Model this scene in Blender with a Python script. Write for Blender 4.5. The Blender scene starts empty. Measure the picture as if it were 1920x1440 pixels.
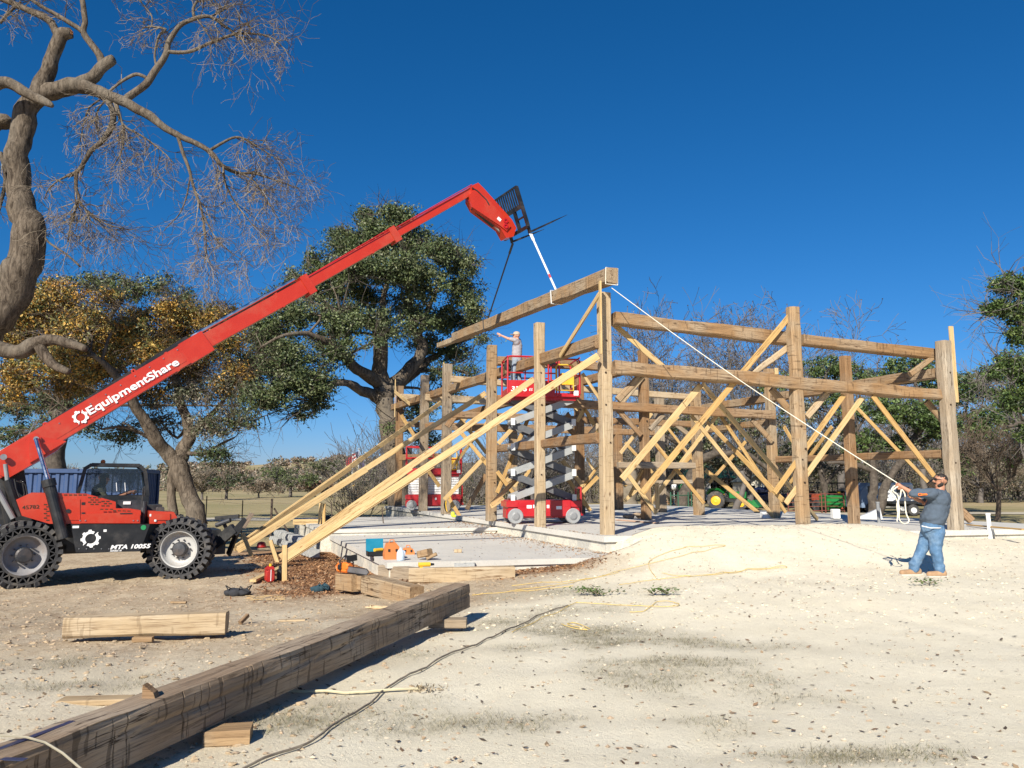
import bpy, math, random
import numpy as np
from mathutils import Vector, Matrix, noise
V = Vector
sc = bpy.context.scene
COL = sc.collection
PI = math.pi
# ---------------------------------------------------------------- camera
F = 1443.0; HZ = 185.0; CZ = 1.62
PITCH = math.atan(HZ / F)
cd = bpy.data.cameras.new('camera'); cam = bpy.data.objects.new('camera', cd); COL.objects.link(cam)
cd.sensor_width = 36; cd.lens = F / 1920 * 36; cd.clip_start = 0.05; cd.clip_end = 3000
cam.location = (0, 0, CZ); cam.rotation_euler = (PI / 2 + PITCH, 0, 0)
sc.camera = cam
# ---------------------------------------------------------------- light
SUN_EL = math.radians(33); SUN_AZ = math.radians(20)      # shadows fall 20 degrees right of the view
w = bpy.data.worlds.new('World'); sc.world = w; w.use_nodes = True
nt = w.node_tree; bg = nt.nodes['Background']
sky = nt.nodes.new('ShaderNodeTexSky'); sky.sky_type = 'NISHITA'; sky.sun_disc = False
sky.sun_elevation = SUN_EL; sky.sun_rotation = PI + SUN_AZ
sky.altitude = 300; sky.air_density = 1.0; sky.dust_density = 0.25; sky.ozone_density = 3.2
g1 = nt.nodes.new('ShaderNodeVectorMath'); g1.operation = 'SCALE'; g1.inputs['Scale'].default_value = 0.1
g2 = nt.nodes.new('ShaderNodeGamma'); g2.inputs[1].default_value = 1.32
g3 = nt.nodes.new('ShaderNodeMix'); g3.data_type = 'RGBA'; g3.blend_type = 'MULTIPLY'; g3.inputs[0].default_value = 1; g3.inputs[7].default_value = (6.6, 8.2, 9.6, 1)
nt.links.new(sky.outputs[0], g1.inputs[0]); nt.links.new(g1.outputs[0], g2.inputs[0]); nt.links.new(g2.outputs[0], g3.inputs[6]); g4 = nt.nodes.new('ShaderNodeSeparateColor'); g5 = nt.nodes.new('ShaderNodeCombineColor'); nt.links.new(g3.outputs[2], g4.inputs[0])
for i_, (k_, gm_) in enumerate(((.61, 1.35), (.55, .765), (.79, .74))):      # clear deep winter sky
    p_ = nt.nodes.new('ShaderNodeMath'); p_.operation = 'MULTIPLY'; p_.inputs[1].default_value = .1464
    q_ = nt.nodes.new('ShaderNodeMath'); q_.operation = 'POWER'; q_.inputs[1].default_value = gm_
    r_ = nt.nodes.new('ShaderNodeMath'); r_.operation = 'MULTIPLY'; r_.inputs[1].default_value = k_ * 10 / 1.68
    nt.links.new(g4.outputs[i_], p_.inputs[0]); nt.links.new(p_.outputs[0], q_.inputs[0]); nt.links.new(q_.outputs[0], r_.inputs[0]); nt.links.new(r_.outputs[0], g5.inputs[i_])
nt.links.new(g5.outputs[0], bg.inputs[0])
bg.inputs[1].default_value = 0.1
sd = bpy.data.lights.new('sun', 'SUN'); sd.energy = 4.6; sd.angle = math.radians(0.5); sd.color = (1.0, 0.93, 0.80)
so = bpy.data.objects.new('sun', sd); COL.objects.link(so)
so.location = (-10, -30, 40)
tos = V((-math.sin(SUN_AZ) * math.cos(SUN_EL), -math.cos(SUN_AZ) * math.cos(SUN_EL), math.sin(SUN_EL)))
so.rotation_euler = tos.to_track_quat('Z', 'Y').to_euler()
sc.view_settings.view_transform = 'Standard'; sc.view_settings.look = 'None'
sc.view_settings.gamma = 1; sc.view_settings.use_curve_mapping = False
sc.view_settings.exposure = 0.75
sc.cycles.max_bounces = 6; sc.cycles.transparent_max_bounces = 6
# ---------------------------------------------------------------- place finding: survey lines of the site
_fw = V((0, math.cos(PITCH), math.sin(PITCH))); _up = V((0, -math.sin(PITCH), math.cos(PITCH)))
CAM = V((0, 0, CZ))
def ray(px, py): return V((1, 0, 0)) * ((px - 960) / F) + _up * ((720 - py) / F) + _fw
def at(px, py, Y): r = ray(px, py); return CAM + r * (Y / r.y)
def onz(px, py, z): r = ray(px, py); return CAM + r * ((z - CZ) / r.z)
class Wall:                                                  # a vertical plane through a ground point
    def __init__(s, p, d): s.p = V((p[0], p[1], 0)); s.d = V((d[0], d[1], 0)).normalized(); s.n = V((s.d.y, -s.d.x, 0))
    def __call__(s, px, py, off=0.0):
        r = ray(px, py); t = ((s.p + s.n * off) - CAM).dot(s.n) / r.dot(s.n); return CAM + r * t
# ---------------------------------------------------------------- objects
_W = {}
def tag(o, label=None, cat=None, group=None, kind=None):
    if label: o['label'] = label
    if cat: o['category'] = cat
    if group: o['group'] = group
    if kind: o['kind'] = kind
    return o
def thing(name, loc, label, cat, group=None):
    o = bpy.data.objects.new(name, None); o.empty_display_size = 0.2
    COL.objects.link(o); o.location = loc; _W[o.name] = V(loc)
    return tag(o, label, cat, group)
def link(o, parent, wloc):
    COL.objects.link(o); wloc = V(wloc); _W[o.name] = wloc
    if parent is not None:
        o.parent = parent; o.location = wloc - _W[parent.name]
    else: o.location = wloc
class MB:
    def __init__(s, M=None): s.v = []; s.f = []; s.m = []; s.M = M; s.mi = 0; s.smooth = False; s.sm = []
    def add(s, vs, fs, mi=None):
        b = len(s.v); M = s.M
        s.v.extend([(M @ V(p)) if M else V(p) for p in vs])
        for f in fs: s.f.append([b + i for i in f]); s.m.append(s.mi if mi is None else mi); s.sm.append(s.smooth)
        return s
    def box(s, c, size, R=None, taper=1.0):
        hx, hy, hz = size[0] / 2, size[1] / 2, size[2] / 2; c = V(c); vs = []
        for z, t in ((-hz, 1), (hz, taper)):
            for x, y in ((-hx, -hy), (hx, -hy), (hx, hy), (-hx, hy)):
                p = V((x * t, y * t, z)); vs.append(c + (R @ p if R else p))
        return s.add(vs, [(3, 2, 1, 0), (4, 5, 6, 7), (0, 1, 5, 4), (1, 2, 6, 5), (2, 3, 7, 6), (3, 0, 4, 7)])
    def bbox(s, a, b): a = V(a); b = V(b); return s.box((a + b) / 2, [abs(b[i] - a[i]) for i in range(3)])
    def cbox(s, c, size, ch=0.01, R=None):                  # box with chamfered long edges (octagonal in xz) and ends
        hx, hy, hz = size[0] / 2, size[1] / 2, size[2] / 2; c = V(c)
        prof = [(-hx + ch, -hz), (hx - ch, -hz), (hx, -hz + ch), (hx, hz - ch), (hx - ch, hz), (-hx + ch, hz), (-hx, hz - ch), (-hx, -hz + ch)]
        vs = []; k = max(0.0, 1)
        for y, q in ((-hy, .5), (-hy + ch, 0), (hy - ch, 0), (hy, .5)):
            for x, z in prof:
                p = V((x - math.copysign(ch * q, x), y, z - math.copysign(ch * q, z))); vs.append(c + (R @ p if R else p))
        fs = [tuple(range(8)), tuple(range(31, 23, -1))]
        for r in range(3):
            for i in range(8): j = (i + 1) % 8; fs.append((r * 8 + j, r * 8 + i, r * 8 + 8 + i, r * 8 + 8 + j))
        return s.add(vs, fs)
    def bar(s, a, b, w, h=None, up=(0, 0, 1)):
        a = V(a); b = V(b); h = w if h is None else h; x = (b - a).normalized(); u = V(up)
        if abs(x.dot(u)) > .98: u = V((0, 1, 0))
        y = u.cross(x).normalized(); z = x.cross(y)
        vs = [p + y * sy * w / 2 + z * sz * h / 2 for p in (a, b) for sy, sz in ((-1, -1), (1, -1), (1, 1), (-1, 1))]
        return s.add(vs, [(0, 1, 2, 3), (7, 6, 5, 4), (4, 5, 1, 0), (5, 6, 2, 1), (6, 7, 3, 2), (7, 4, 0, 3)])
    def tube(s, pts, r, n=8, cap=True, flat=1.0):
        pts = [V(p) for p in pts]; N = len(pts)
        if not hasattr(r, '__len__'): r = [r] * N
        t = (pts[1] - pts[0]).normalized(); u = t.orthogonal().normalized(); vs = []
        for i, p in enumerate(pts):
            tt = (pts[min(i + 1, N - 1)] - pts[max(i - 1, 0)])
            if tt.length > 1e-9:
                tt.normalize(); u = (u - tt * u.dot(tt));
                u = u.normalized() if u.length > 1e-6 else tt.orthogonal().normalized(); t = tt
            w_ = t.cross(u)
            for k in range(n): a = 2 * PI * k / n; vs.append(p + (u * math.cos(a) + w_ * math.sin(a) * flat) * r[i])
        fs = [(i * n + k, i * n + (k + 1) % n, (i + 1) * n + (k + 1) % n, (i + 1) * n + k) for i in range(N - 1) for k in range(n)]
        if cap: fs += [tuple(range(n - 1, -1, -1)), tuple(range((N - 1) * n, N * n))]
        return s.add(vs, fs)
    def cyl(s, a, b, r, n=16, r2=None): return s.tube([a, b], [r, r if r2 is None else r2], n)
    def ring(s, c, ax, r0, r1, d, n=24):                     # annular slab centred at c, axis ax, depth d
        c = V(c); ax = V(ax).normalized(); u = ax.orthogonal().normalized(); w_ = ax.cross(u); vs = []
        for q in (-.5, .5):
            for r in (r0, r1):
                for k in range(n): a = 2 * PI * k / n; vs.append(c + ax * d * q + (u * math.cos(a) + w_ * math.sin(a)) * r)
        fs = []
        for k in range(n):
            j = (k + 1) % n
            fs += [(k, n + k, n + j, j), (2 * n + j, 3 * n + j, 3 * n + k, 2 * n + k), (n + k, 3 * n + k, 3 * n + j, n + j), (j, 2 * n + j, 2 * n + k, k)]
        return s.add(vs, fs)
    def lathe(s, c, ax, prof, n=24, u0=None):                # prof: (radius, along)
        c = V(c); ax = V(ax).normalized(); u = V(u0) if u0 else ax.orthogonal().normalized(); w_ = ax.cross(u); vs = []
        for r, h in prof:
            for k in range(n): a = 2 * PI * k / n; vs.append(c + ax * h + (u * math.cos(a) + w_ * math.sin(a)) * r)
        N = len(prof)
        return s.add(vs, [(i * n + k, i * n + (k + 1) % n, (i + 1) * n + (k + 1) % n, (i + 1) * n + k) for i in range(N - 1) for k in range(n)])
    def prism(s, poly, a, b):                                # poly of 3d points in a plane, extruded by vectors a..b
        n = len(poly); P = [V(p) for p in poly]; a = V(a); b = V(b)
        return s.add([p + a for p in P] + [p + b for p in P], [tuple(range(n - 1, -1, -1)), tuple(range(n, 2 * n))] + [(i, (i + 1) % n, n + (i + 1) % n, n + i) for i in range(n)])
    def ball(s, c, r, n=12, m=8):
        if not hasattr(r, '__len__'): r = (r, r, r)
        c = V(c); vs = [c + V((0, 0, -r[2]))]
        for i in range(1, m):
            a = -PI / 2 + PI * i / m
            for k in range(n): b = 2 * PI * k / n; vs.append(c + V((r[0] * math.cos(a) * math.cos(b), r[1] * math.cos(a) * math.sin(b), r[2] * math.sin(a))))
        vs.append(c + V((0, 0, r[2]))); L = len(vs) - 1
        fs = [(0, 1 + (k + 1) % n, 1 + k) for k in range(n)] + [(L, L - n + k, L - n + (k + 1) % n) for k in range(n)]
        fs += [(1 + i * n + k, 1 + i * n + (k + 1) % n, 1 + (i + 1) * n + (k + 1) % n, 1 + (i + 1) * n + k) for i in range(m - 2) for k in range(n)]
        return s.add(vs, fs)
    def build(s, name, mats, parent=None, label=None, cat=None, group=None, kind=None, origin=None, frame=None):
        if not isinstance(mats, (list, tuple)): mats = [mats]
        co = np.array([tuple(p) for p in s.v], dtype=np.float64)
        if frame is not None:                                # world mesh expressed in a rotated local frame
            R = frame.to_3x3(); o_ = frame.to_translation(); co = (co - np.array(o_)) @ np.array(R)
        else:
            o_ = V(origin) if origin is not None else V(((co[:, 0].min() + co[:, 0].max()) / 2, (co[:, 1].min() + co[:, 1].max()) / 2, co[:, 2].min())); co = co - np.array(o_)
        me = bpy.data.meshes.new(name); me.from_pydata(co.tolist(), [], s.f)
        for m_ in mats: me.materials.append(m_)
        me.polygons.foreach_set('material_index', s.m); me.polygons.foreach_set('use_smooth', s.sm); me.update()
        o = bpy.data.objects.new(name, me); link(o, parent, o_)
        if frame is not None: o.rotation_euler = frame.to_euler()
        return tag(o, label, cat, group, kind)
def copyobj(src, parent, wloc, rot=None):                    # a copy sharing mesh data
    o = src.copy(); o.parent = None; link(o, parent, wloc)
    if rot is not None: o.rotation_euler = rot
    return o
def quads(name, P0, U, Wd, mat, colors=None, parent=None, tri=False, **kw):
    """many small leaf faces: centres P0 (n,3), half-axes U and Wd (n,3)"""
    n = len(P0); c0 = P0.mean(0)
    if tri: co = np.stack([P0 - Wd, P0 + Wd, P0 + U * 2], 1); k = 3
    else: co = np.stack([P0 - U, P0 - Wd * .9 - U * .1, P0 + U, P0 + Wd * .9 - U * .1], 1); k = 4
    co = co.reshape(-1, 3) - c0
    me = bpy.data.meshes.new(name); me.vertices.add(n * k); me.vertices.foreach_set('co', co.astype(np.float32).ravel())
    me.loops.add(n * k); me.loops.foreach_set('vertex_index', np.arange(n * k, dtype=np.int32))
    me.polygons.add(n); me.polygons.foreach_set('loop_start', np.arange(0, n * k, k, dtype=np.int32))
    me.update(); me.materials.append(mat)
    if colors is not None:
        a = me.color_attributes.new('Col', 'FLOAT_COLOR', 'POINT')
        c4 = np.ones((n, 4), dtype=np.float32); c4[:, :3] = colors; a.data.foreach_set('color', np.repeat(c4, k, 0).ravel())
    me.validate(); o = bpy.data.objects.new(name, me); link(o, parent, c0); return tag(o, **kw)
# ---------------------------------------------------------------- materials
def newmat(name):
    m = bpy.data.materials.new(name); m.use_nodes = True; nt = m.node_tree
    return m, nt, nt.nodes, nt.links, nt.nodes['Principled BSDF']
def N(nt, t, **kw):
    n = nt.nodes.new('ShaderNode' + t)
    for k, v in kw.items():
        if k in n.inputs: n.inputs[k].default_value = v
        else: setattr(n, k, v)
    return n
def ramp(nt, src, stops):
    r = nt.nodes.new('ShaderNodeValToRGB'); e = r.color_ramp.elements
    while len(e) < len(stops): e.new(.5)
    for i, (p, c) in enumerate(stops):
        e[i].position = p; e[i].color = (c, c, c, 1) if not hasattr(c, '__len__') else (*c[:3], 1)
    nt.links.new(src, r.inputs[0]); return r.outputs[0]
def mix(nt, fac, a, b, blend='MIX'):
    m = nt.nodes.new('ShaderNodeMix'); m.data_type = 'RGBA'; m.blend_type = blend
    for s, v in ((m.inputs[0], fac), (m.inputs[6], a), (m.inputs[7], b)):
        if isinstance(v, bpy.types.NodeSocket): nt.links.new(v, s)
        elif hasattr(v, '__len__'): s.default_value = (*v[:3], 1)
        else: s.default_value = v
    return m.outputs[2]
def bump(nt, h, strength, dist, bsdf):
    b = nt.nodes.new('ShaderNodeBump'); b.inputs['Strength'].default_value = strength; b.inputs['Distance'].default_value = dist
    nt.links.new(h, b.inputs['Height']); nt.links.new(b.outputs[0], bsdf.inputs['Normal'])
def coords(nt, scale=(1, 1, 1), kind='Object', rnd=True):
    tc = nt.nodes.new('ShaderNodeTexCoord'); mp = nt.nodes.new('ShaderNodeMapping'); mp.inputs['Scale'].default_value = scale
    nt.links.new(tc.outputs[kind], mp.inputs[0])
    if rnd:
        oi = nt.nodes.new('ShaderNodeObjectInfo'); mu = nt.nodes.new('ShaderNodeVectorMath'); mu.operation = 'SCALE'
        cb = nt.nodes.new('ShaderNodeCombineXYZ')
        for i in range(3): nt.links.new(oi.outputs['Random'], cb.inputs[i])
        nt.links.new(cb.outputs[0], mu.inputs[0]); mu.inputs['Scale'].default_value = 37.0; nt.links.new(mu.outputs[0], mp.inputs['Location'])
    return mp.outputs[0]
def simple(name, col, rough=.6, metal=0.0, var=.12, scale=6.0, dirt=None, dirt_amt=.35, bmp=0.0, coat=0.0, spec=None):
    m, nt, nd, lk, b = newmat(name)
    v = coords(nt); n1 = N(nt, 'TexNoise', Scale=scale, Detail=5.0, Roughness=.6); lk.new(v, n1.inputs['Vector'])
    f = ramp(nt, n1.outputs[0], [(.3, 0), (.7, 1)])
    c = mix(nt, f, [x * (1 - var) for x in col], [min(1, x * (1 + var)) for x in col])
    if dirt is not None:
        n2 = N(nt, 'TexNoise', Scale=scale * .5, Detail=8.0, Roughness=.72); lk.new(v, n2.inputs['Vector'])
        c = mix(nt, ramp(nt, n2.outputs[0], [(.5, 0), (.72, dirt_amt)]), c, dirt)
    lk.new(c, b.inputs['Base Color']); b.inputs['Roughness'].default_value = rough; b.inputs['Metallic'].default_value = metal
    if coat: b.inputs['Coat Weight'].default_value = coat; b.inputs['Coat Roughness'].default_value = .15
    if spec is not None: b.inputs['Specular IOR Level'].default_value = spec
    r = ramp(nt, n1.outputs[0], [(.3, max(0, rough - .08)), (.7, min(1, rough + .1))]); lk.new(r, b.inputs['Roughness'])
    if bmp: bump(nt, n1.outputs[0], .6, bmp, b)
    return m
def woodmat(name, c1, c2, grey, crack, knots=.3, greyamt=.5, bmp=.01, hew=0.0, rnd=.35):
    m, nt, nd, lk, b = newmat(name)
    v = coords(nt, (.4, 9, 9)); v1 = coords(nt, (1, 1, 1)); v2 = coords(nt, (1.2, 26, 26)); v3 = coords(nt, (.16, 4, 4))
    g = N(nt, 'TexNoise', Scale=2.2, Detail=8.0, Roughness=.62, Distortion=.2); lk.new(v, g.inputs['Vector'])
    fine = N(nt, 'TexNoise', Scale=2.0, Detail=6.0, Roughness=.7); lk.new(v2, fine.inputs['Vector'])
    big = N(nt, 'TexNoise', Scale=1.3, Detail=4.0); lk.new(v1, big.inputs['Vector'])
    c = mix(nt, ramp(nt, g.outputs[0], [(.32, 0), (.66, 1)]), c2, c1)
    c = mix(nt, ramp(nt, big.outputs[0], [(.42, 0), (.62, greyamt)]), c, grey)
    c = mix(nt, ramp(nt, fine.outputs[0], [(.3, .8), (.49, 0)]), c, crack)
    cr = N(nt, 'TexNoise', Scale=3.0, Detail=4.0, Roughness=.55, Distortion=.05); lk.new(v3, cr.inputs['Vector'])
    crk = ramp(nt, cr.outputs[0], [(.482, 0), (.497, 1), (.503, 1), (.518, 0)])
    gate = ramp(nt, big.outputs[0], [(.45, 0), (.55, 1)])
    ck = N(nt, 'Math', operation='MULTIPLY'); lk.new(crk, ck.inputs[0]); lk.new(gate, ck.inputs[1])
    c = mix(nt, ck.outputs[0], c, crack)
    vo = N(nt, 'TexVoronoi', Scale=1.7); vk = coords(nt, (1.0, 2.2, 2.2)); lk.new(vk, vo.inputs['Vector'])
    c = mix(nt, ramp(nt, vo.outputs['Distance'], [(.03, knots * 2), (.075, knots), (.12, 0)]), c, [x * .8 for x in crack])
    oi = nt.nodes.new('ShaderNodeObjectInfo')
    c = mix(nt, ramp(nt, oi.outputs['Random'], [(0, rnd), (1, 0)]), c, mix(nt, 1.0, c, (.72, .66, .6), 'MULTIPLY'))
    h = fine.outputs[0]
    if hew:
        vh = coords(nt, (22, 3.2, 3.2)); hw = N(nt, 'TexNoise', Scale=1.0, Detail=1.0, Roughness=.4, Distortion=.1); lk.new(vh, hw.inputs['Vector'])
        hk = ramp(nt, hw.outputs[0], [(.655, 0), (.685, hew)]); c = mix(nt, hk, c, [x * .6 for x in crack])
    lk.new(c, b.inputs['Base Color']); b.inputs['Roughness'].default_value = .8; b.inputs['Specular IOR Level'].default_value = .25
    bump(nt, h, .7, bmp, b); return m
WOOD_OLD = woodmat('old_timber', (.40, .275, .155), (.27, .17, .09), (.36, .295, .21), (.095, .055, .028), knots=.5, greyamt=.75, bmp=.014, hew=.5)
WOOD_RED = woodmat('old_timber_brown', (.33, .20, .10), (.21, .115, .055), (.31, .235, .16), (.085, .045, .02), knots=.4, greyamt=.6, bmp=.014, hew=.35)
WOOD_BEAM = woodmat('brown_beam_timber', (.35, .215, .105), (.20, .115, .055), (.36, .28, .19), (.075, .04, .02), knots=.5, greyamt=.75, bmp=.016, hew=.5)
WOOD_GREY = woodmat('weathered_timber', (.35, .28, .20), (.25, .19, .13), (.40, .345, .27), (.09, .065, .045), knots=.4, greyamt=.7, bmp=.012)
WOOD_HEWN = woodmat('hewn_timber', (.34, .25, .17), (.23, .165, .11), (.44, .36, .27), (.055, .035, .022), knots=.2, greyamt=.6, bmp=.02, hew=.55, rnd=.1)
WOOD_PALE = woodmat('pale_timber', (.50, .385, .245), (.38, .28, .165), (.50, .41, .29), (.17, .10, .05), knots=.45, greyamt=.7, bmp=.012, hew=.3)
LUMBER = woodmat('fresh_lumber', (.60, .44, .225), (.49, .34, .15), (.62, .48, .28), (.26, .14, .05), knots=.5, greyamt=.4, bmp=.004, rnd=.3)
LUMBER2 = woodmat('fresh_lumber_orange', (.54, .355, .145), (.44, .275, .10), (.56, .40, .20), (.22, .11, .035), knots=.5, greyamt=.3, bmp=.004, rnd=.3)
RED = simple('red_paint', (.46, .030, .010), .32, var=.06, scale=2, dirt=(.34, .12, .07), dirt_amt=.42, coat=.3)
RED2 = simple('lift_red_paint', (.42, .008, .014), .4, var=.08, scale=3, dirt=(.25, .05, .04), dirt_amt=.3, coat=.2)
BLACK = simple('black_paint', (.014, .015, .017), .45, var=.3, scale=4, dirt=(.09, .08, .07), dirt_amt=.5)
RUBBER = simple('rubber', (.042, .042, .045), .85, var=.25, scale=5, dirt=(.22, .19, .15), dirt_amt=.7, bmp=.004)
TYRE_GREY = simple('tyre_sidewall', (.034, .035, .039), .8, var=.2, scale=6, dirt=(.16, .135, .105), dirt_amt=.4)
RIM = simple('rim_paint', (.40, .40, .39), .45, var=.1, scale=5, dirt=(.22, .15, .09), dirt_amt=.7)
RIMR = simple('rusty_rim_paint', (.24, .235, .24), .5, var=.2, scale=5, dirt=(.15, .09, .05), dirt_amt=.9)
CHROME = simple('chrome', (.62, .63, .66), .18, 1.0, var=.05)
STEEL = simple('steel', (.34, .34, .35), .42, .8, var=.2, dirt=(.18, .12, .08))
DARKSTEEL = simple('dark_steel', (.055, .058, .066), .5, .4, var=.3, dirt=(.16, .10, .06), dirt_amt=.5)
LGREY = simple('light_grey_paint', (.62, .63, .62), .5, var=.08, dirt=(.3, .27, .22), dirt_amt=.5)
MGREY = simple('grey_paint', (.22, .23, .24), .5, var=.12, dirt=(.12, .1, .08), dirt_amt=.4)
ARMW = simple('arm_dimmed_grey', (.30, .31, .31), .5, var=.12, dirt=(.2, .17, .13), dirt_amt=.6); ARMD = simple('arm_shaded_grey', (.10, .105, .115), .5, var=.15, dirt=(.2, .17, .13), dirt_amt=.5)  # raised arms' greys dimmed, their partial shade is put into the colour
WHITE = simple('white_paint', (.78, .78, .77), .5, var=.05, dirt=(.45, .42, .36), dirt_amt=.25)
DECAL = simple('white_decal', (.82, .82, .82), .5, var=.02)
TYRE_W = simple('non_marking_tyre', (.27, .28, .29), .8, var=.12, dirt=(.3, .27, .22))
YELLOW = simple('yellow_plastic', (.72, .43, .03), .5, var=.1, dirt=(.25, .18, .08))
NEON = simple('neon_yellow', (.62, .80, .05), .6)
ORANGE = simple('orange_plastic', (.72, .17, .02), .45, var=.08, dirt=(.2, .09, .04))
TAN_ORANGE = simple('tan_orange_plastic', (.60, .20, .055), .5, var=.06, dirt=(.3, .12, .06))
TEAL = simple('teal_plastic', (.006, .19, .30), .45, var=.08)
GASRED = simple('gas_can_red', (.36, .018, .014), .45, var=.1, dirt=(.28, .06, .05))
GREEN = simple('machine_green', (.010, .16, .035), .42, var=.1)
DGREEN = simple('fence_green', (.02, .09, .05), .6)
BLUEC = simple('container_blue', (.026, .065, .175), .55, var=.15, scale=2, dirt=(.10, .12, .17), dirt_amt=.5)
FABRIC = simple('dark_fabric', (.030, .031, .036), .95, var=.4, scale=14, bmp=.01)
ROPE = simple('white_rope', (.72, .68, .56), .9, var=.1, scale=40, bmp=.003)
ROPEY = simple('yellow_rope', (.60, .42, .10), .9, var=.15, scale=30, dirt=(.5, .42, .28), dirt_amt=.8)
HOSE = simple('dark_cord', (.17, .14, .105), .8, var=.25, scale=8, dirt=(.34, .29, .21), dirt_amt=.8)
HOSEY = simple('cream_hose', (.50, .45, .30), .7, var=.15, scale=8)
STRAP = simple('strap_webbing', (.62, .62, .60), .85, var=.08, scale=25)
STRAPD = simple('dark_strap', (.06, .065, .07), .85, var=.2, scale=25)
def glass(name, col=(.05, .07, .08), alpha=.35):
    m, nt, nd, lk, b = newmat(name)
    b.inputs['Base Color'].default_value = (*col, 1); b.inputs['Roughness'].default_value = .06; b.inputs['Alpha'].default_value = alpha
    return m
CABGLASS = glass('cab_glass', (.03, .045, .06), .26)
DARKGLASS = glass('dark_glass', (.01, .014, .02), 1.0)
JUG = glass('jug_plastic', (.62, .74, .86), .75); JUG.node_tree.nodes['Principled BSDF'].inputs['Roughness'].default_value = .35
# ---------------------------------------------------------------- timber members
def member(name, p0, p1, w, h, mat, parent=None, up=(0, 0, 1), jit=.012, ch=.018, seg=None, seed=0, cut=None, taper=0.0, bow=0.0, **kw):
    """a squared timber from p0 to p1 (w across, h along 'up'); its mesh runs along its own x axis so the grain does too"""
    p0 = V(p0); p1 = V(p1); L = (p1 - p0).length; x = (p1 - p0) / L; u = V(up)
    if abs(x.dot(u)) > .97: u = V((0, 1, 0))
    y = u.cross(x).normalized(); z = x.cross(y)
    if seg is None: seg = max(2, min(40, int(L / .35))) if jit > .003 else 1
    vs = []; rs = seed * 7.31 + L
    for i in range(seg + 1):
        X = L * i / seg; k = 1 - taper * i / seg; b = bow * math.sin(PI * i / seg)
        sy = [1, 1, -1, -1]; sz = [-1, 1, 1, -1]; ww = w / 2 * k; hh = h / 2 * k
        for a in range(4):
            jy = jit * noise.noise(V((X * .9, a * 5.1, rs))); jz = jit * noise.noise(V((X * .9, a * 5.1 + 50, rs)))
            cy = sy[a] * (ww + jy); cz = sz[a] * (hh + jz) + b; c = ch * (1 + .6 * noise.noise(V((X * 2, a * 3.3, rs + 9))) * (jit > .003))
            A = (cy - sy[a] * c, cz); B = (cy, cz - sz[a] * c)
            q = (A, B) if a in (0, 2) else (B, A)
            for yy, zz in q: vs.append(V((X, yy, zz)))
    n = 8; fs = [tuple(range(n - 1, -1, -1)), tuple(range(seg * n, seg * n + n))]
    fs += [(i * n + k, i * n + (k + 1) % n, (i + 1) * n + (k + 1) % n, (i + 1) * n + k) for i in range(seg) for k in range(n)]
    me = bpy.data.meshes.new(name); me.from_pydata([tuple(q - V((L / 2, 0, 0))) for q in vs], [], fs); me.materials.append(mat)
    me.update(); o = bpy.data.objects.new(name, me)
    mid = (p0 + p1) / 2; link(o, parent, mid)
    o.rotation_euler = Matrix((x, y, z)).transposed().to_euler()
    return tag(o, **kw)
def text_obj(name, s, M, size, depth, mat, parent, bold=.0, shear=0.0, sx=1.0, align='LEFT'):
    cu = bpy.data.curves.new(name, 'FONT'); cu.body = s; cu.size = size; cu.offset = bold; cu.shear = shear; cu.extrude = depth
    cu.align_x = align; cu.resolution_u = 3
    t = bpy.data.objects.new(name, cu); COL.objects.link(t); bpy.context.view_layer.update()
    me = bpy.data.meshes.new_from_object(t.evaluated_get(bpy.context.evaluated_depsgraph_get())); bpy.data.objects.remove(t)
    for v_ in me.vertices: v_.co.x *= sx
    me.materials.clear(); me.materials.append(mat); me.name = name
    o = bpy.data.objects.new(name, me); link(o, parent, M.to_translation()); o.rotation_euler = M.to_euler(); return o
rng = random.Random(7); nrg = np.random.default_rng(7)
def ss(a, b, x):
    t = min(1.0, max(0.0, (x - a) / (b - a))); return t * t * (3 - 2 * t)
# frame of the building: corner post, left wall line, front wall line
CA = V((2.15, 17.66, 0)); DA = V((-7.84, 20.62, 0)).normalized(); DF = V((9.10, 2.21, 0)).normalized()
SZ = 0.45; PZ1 = 0.10; PZ2 = 0.27
def lp(u, v): return CA + DF * u + DA * v                    # u along the front wall, v along the left wall
def uv(x, y):
    d = V((x, y, 0)) - CA; det = DF.x * DA.y - DF.y * DA.x
    return (d.x * DA.y - d.y * DA.x) / det, (DF.x * d.y - DF.y * d.x) / det
SLAB = [lp(-.28, -.42), lp(13.6, -.42), lp(13.6, 23.5), lp(-.28, 23.5)]
PAT_C = onz(726, 1055, PZ1)                                  # near left corner of the lower patio
pu, pv = uv(PAT_C.x, PAT_C.y)
RUTS = [((1.6, .55), .9), ((3.5, .55), .9), ((-3.9, -.35), 1.0), ((-5.6, -.35), 1.0), ((4.9, -.2), .6)]
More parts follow.
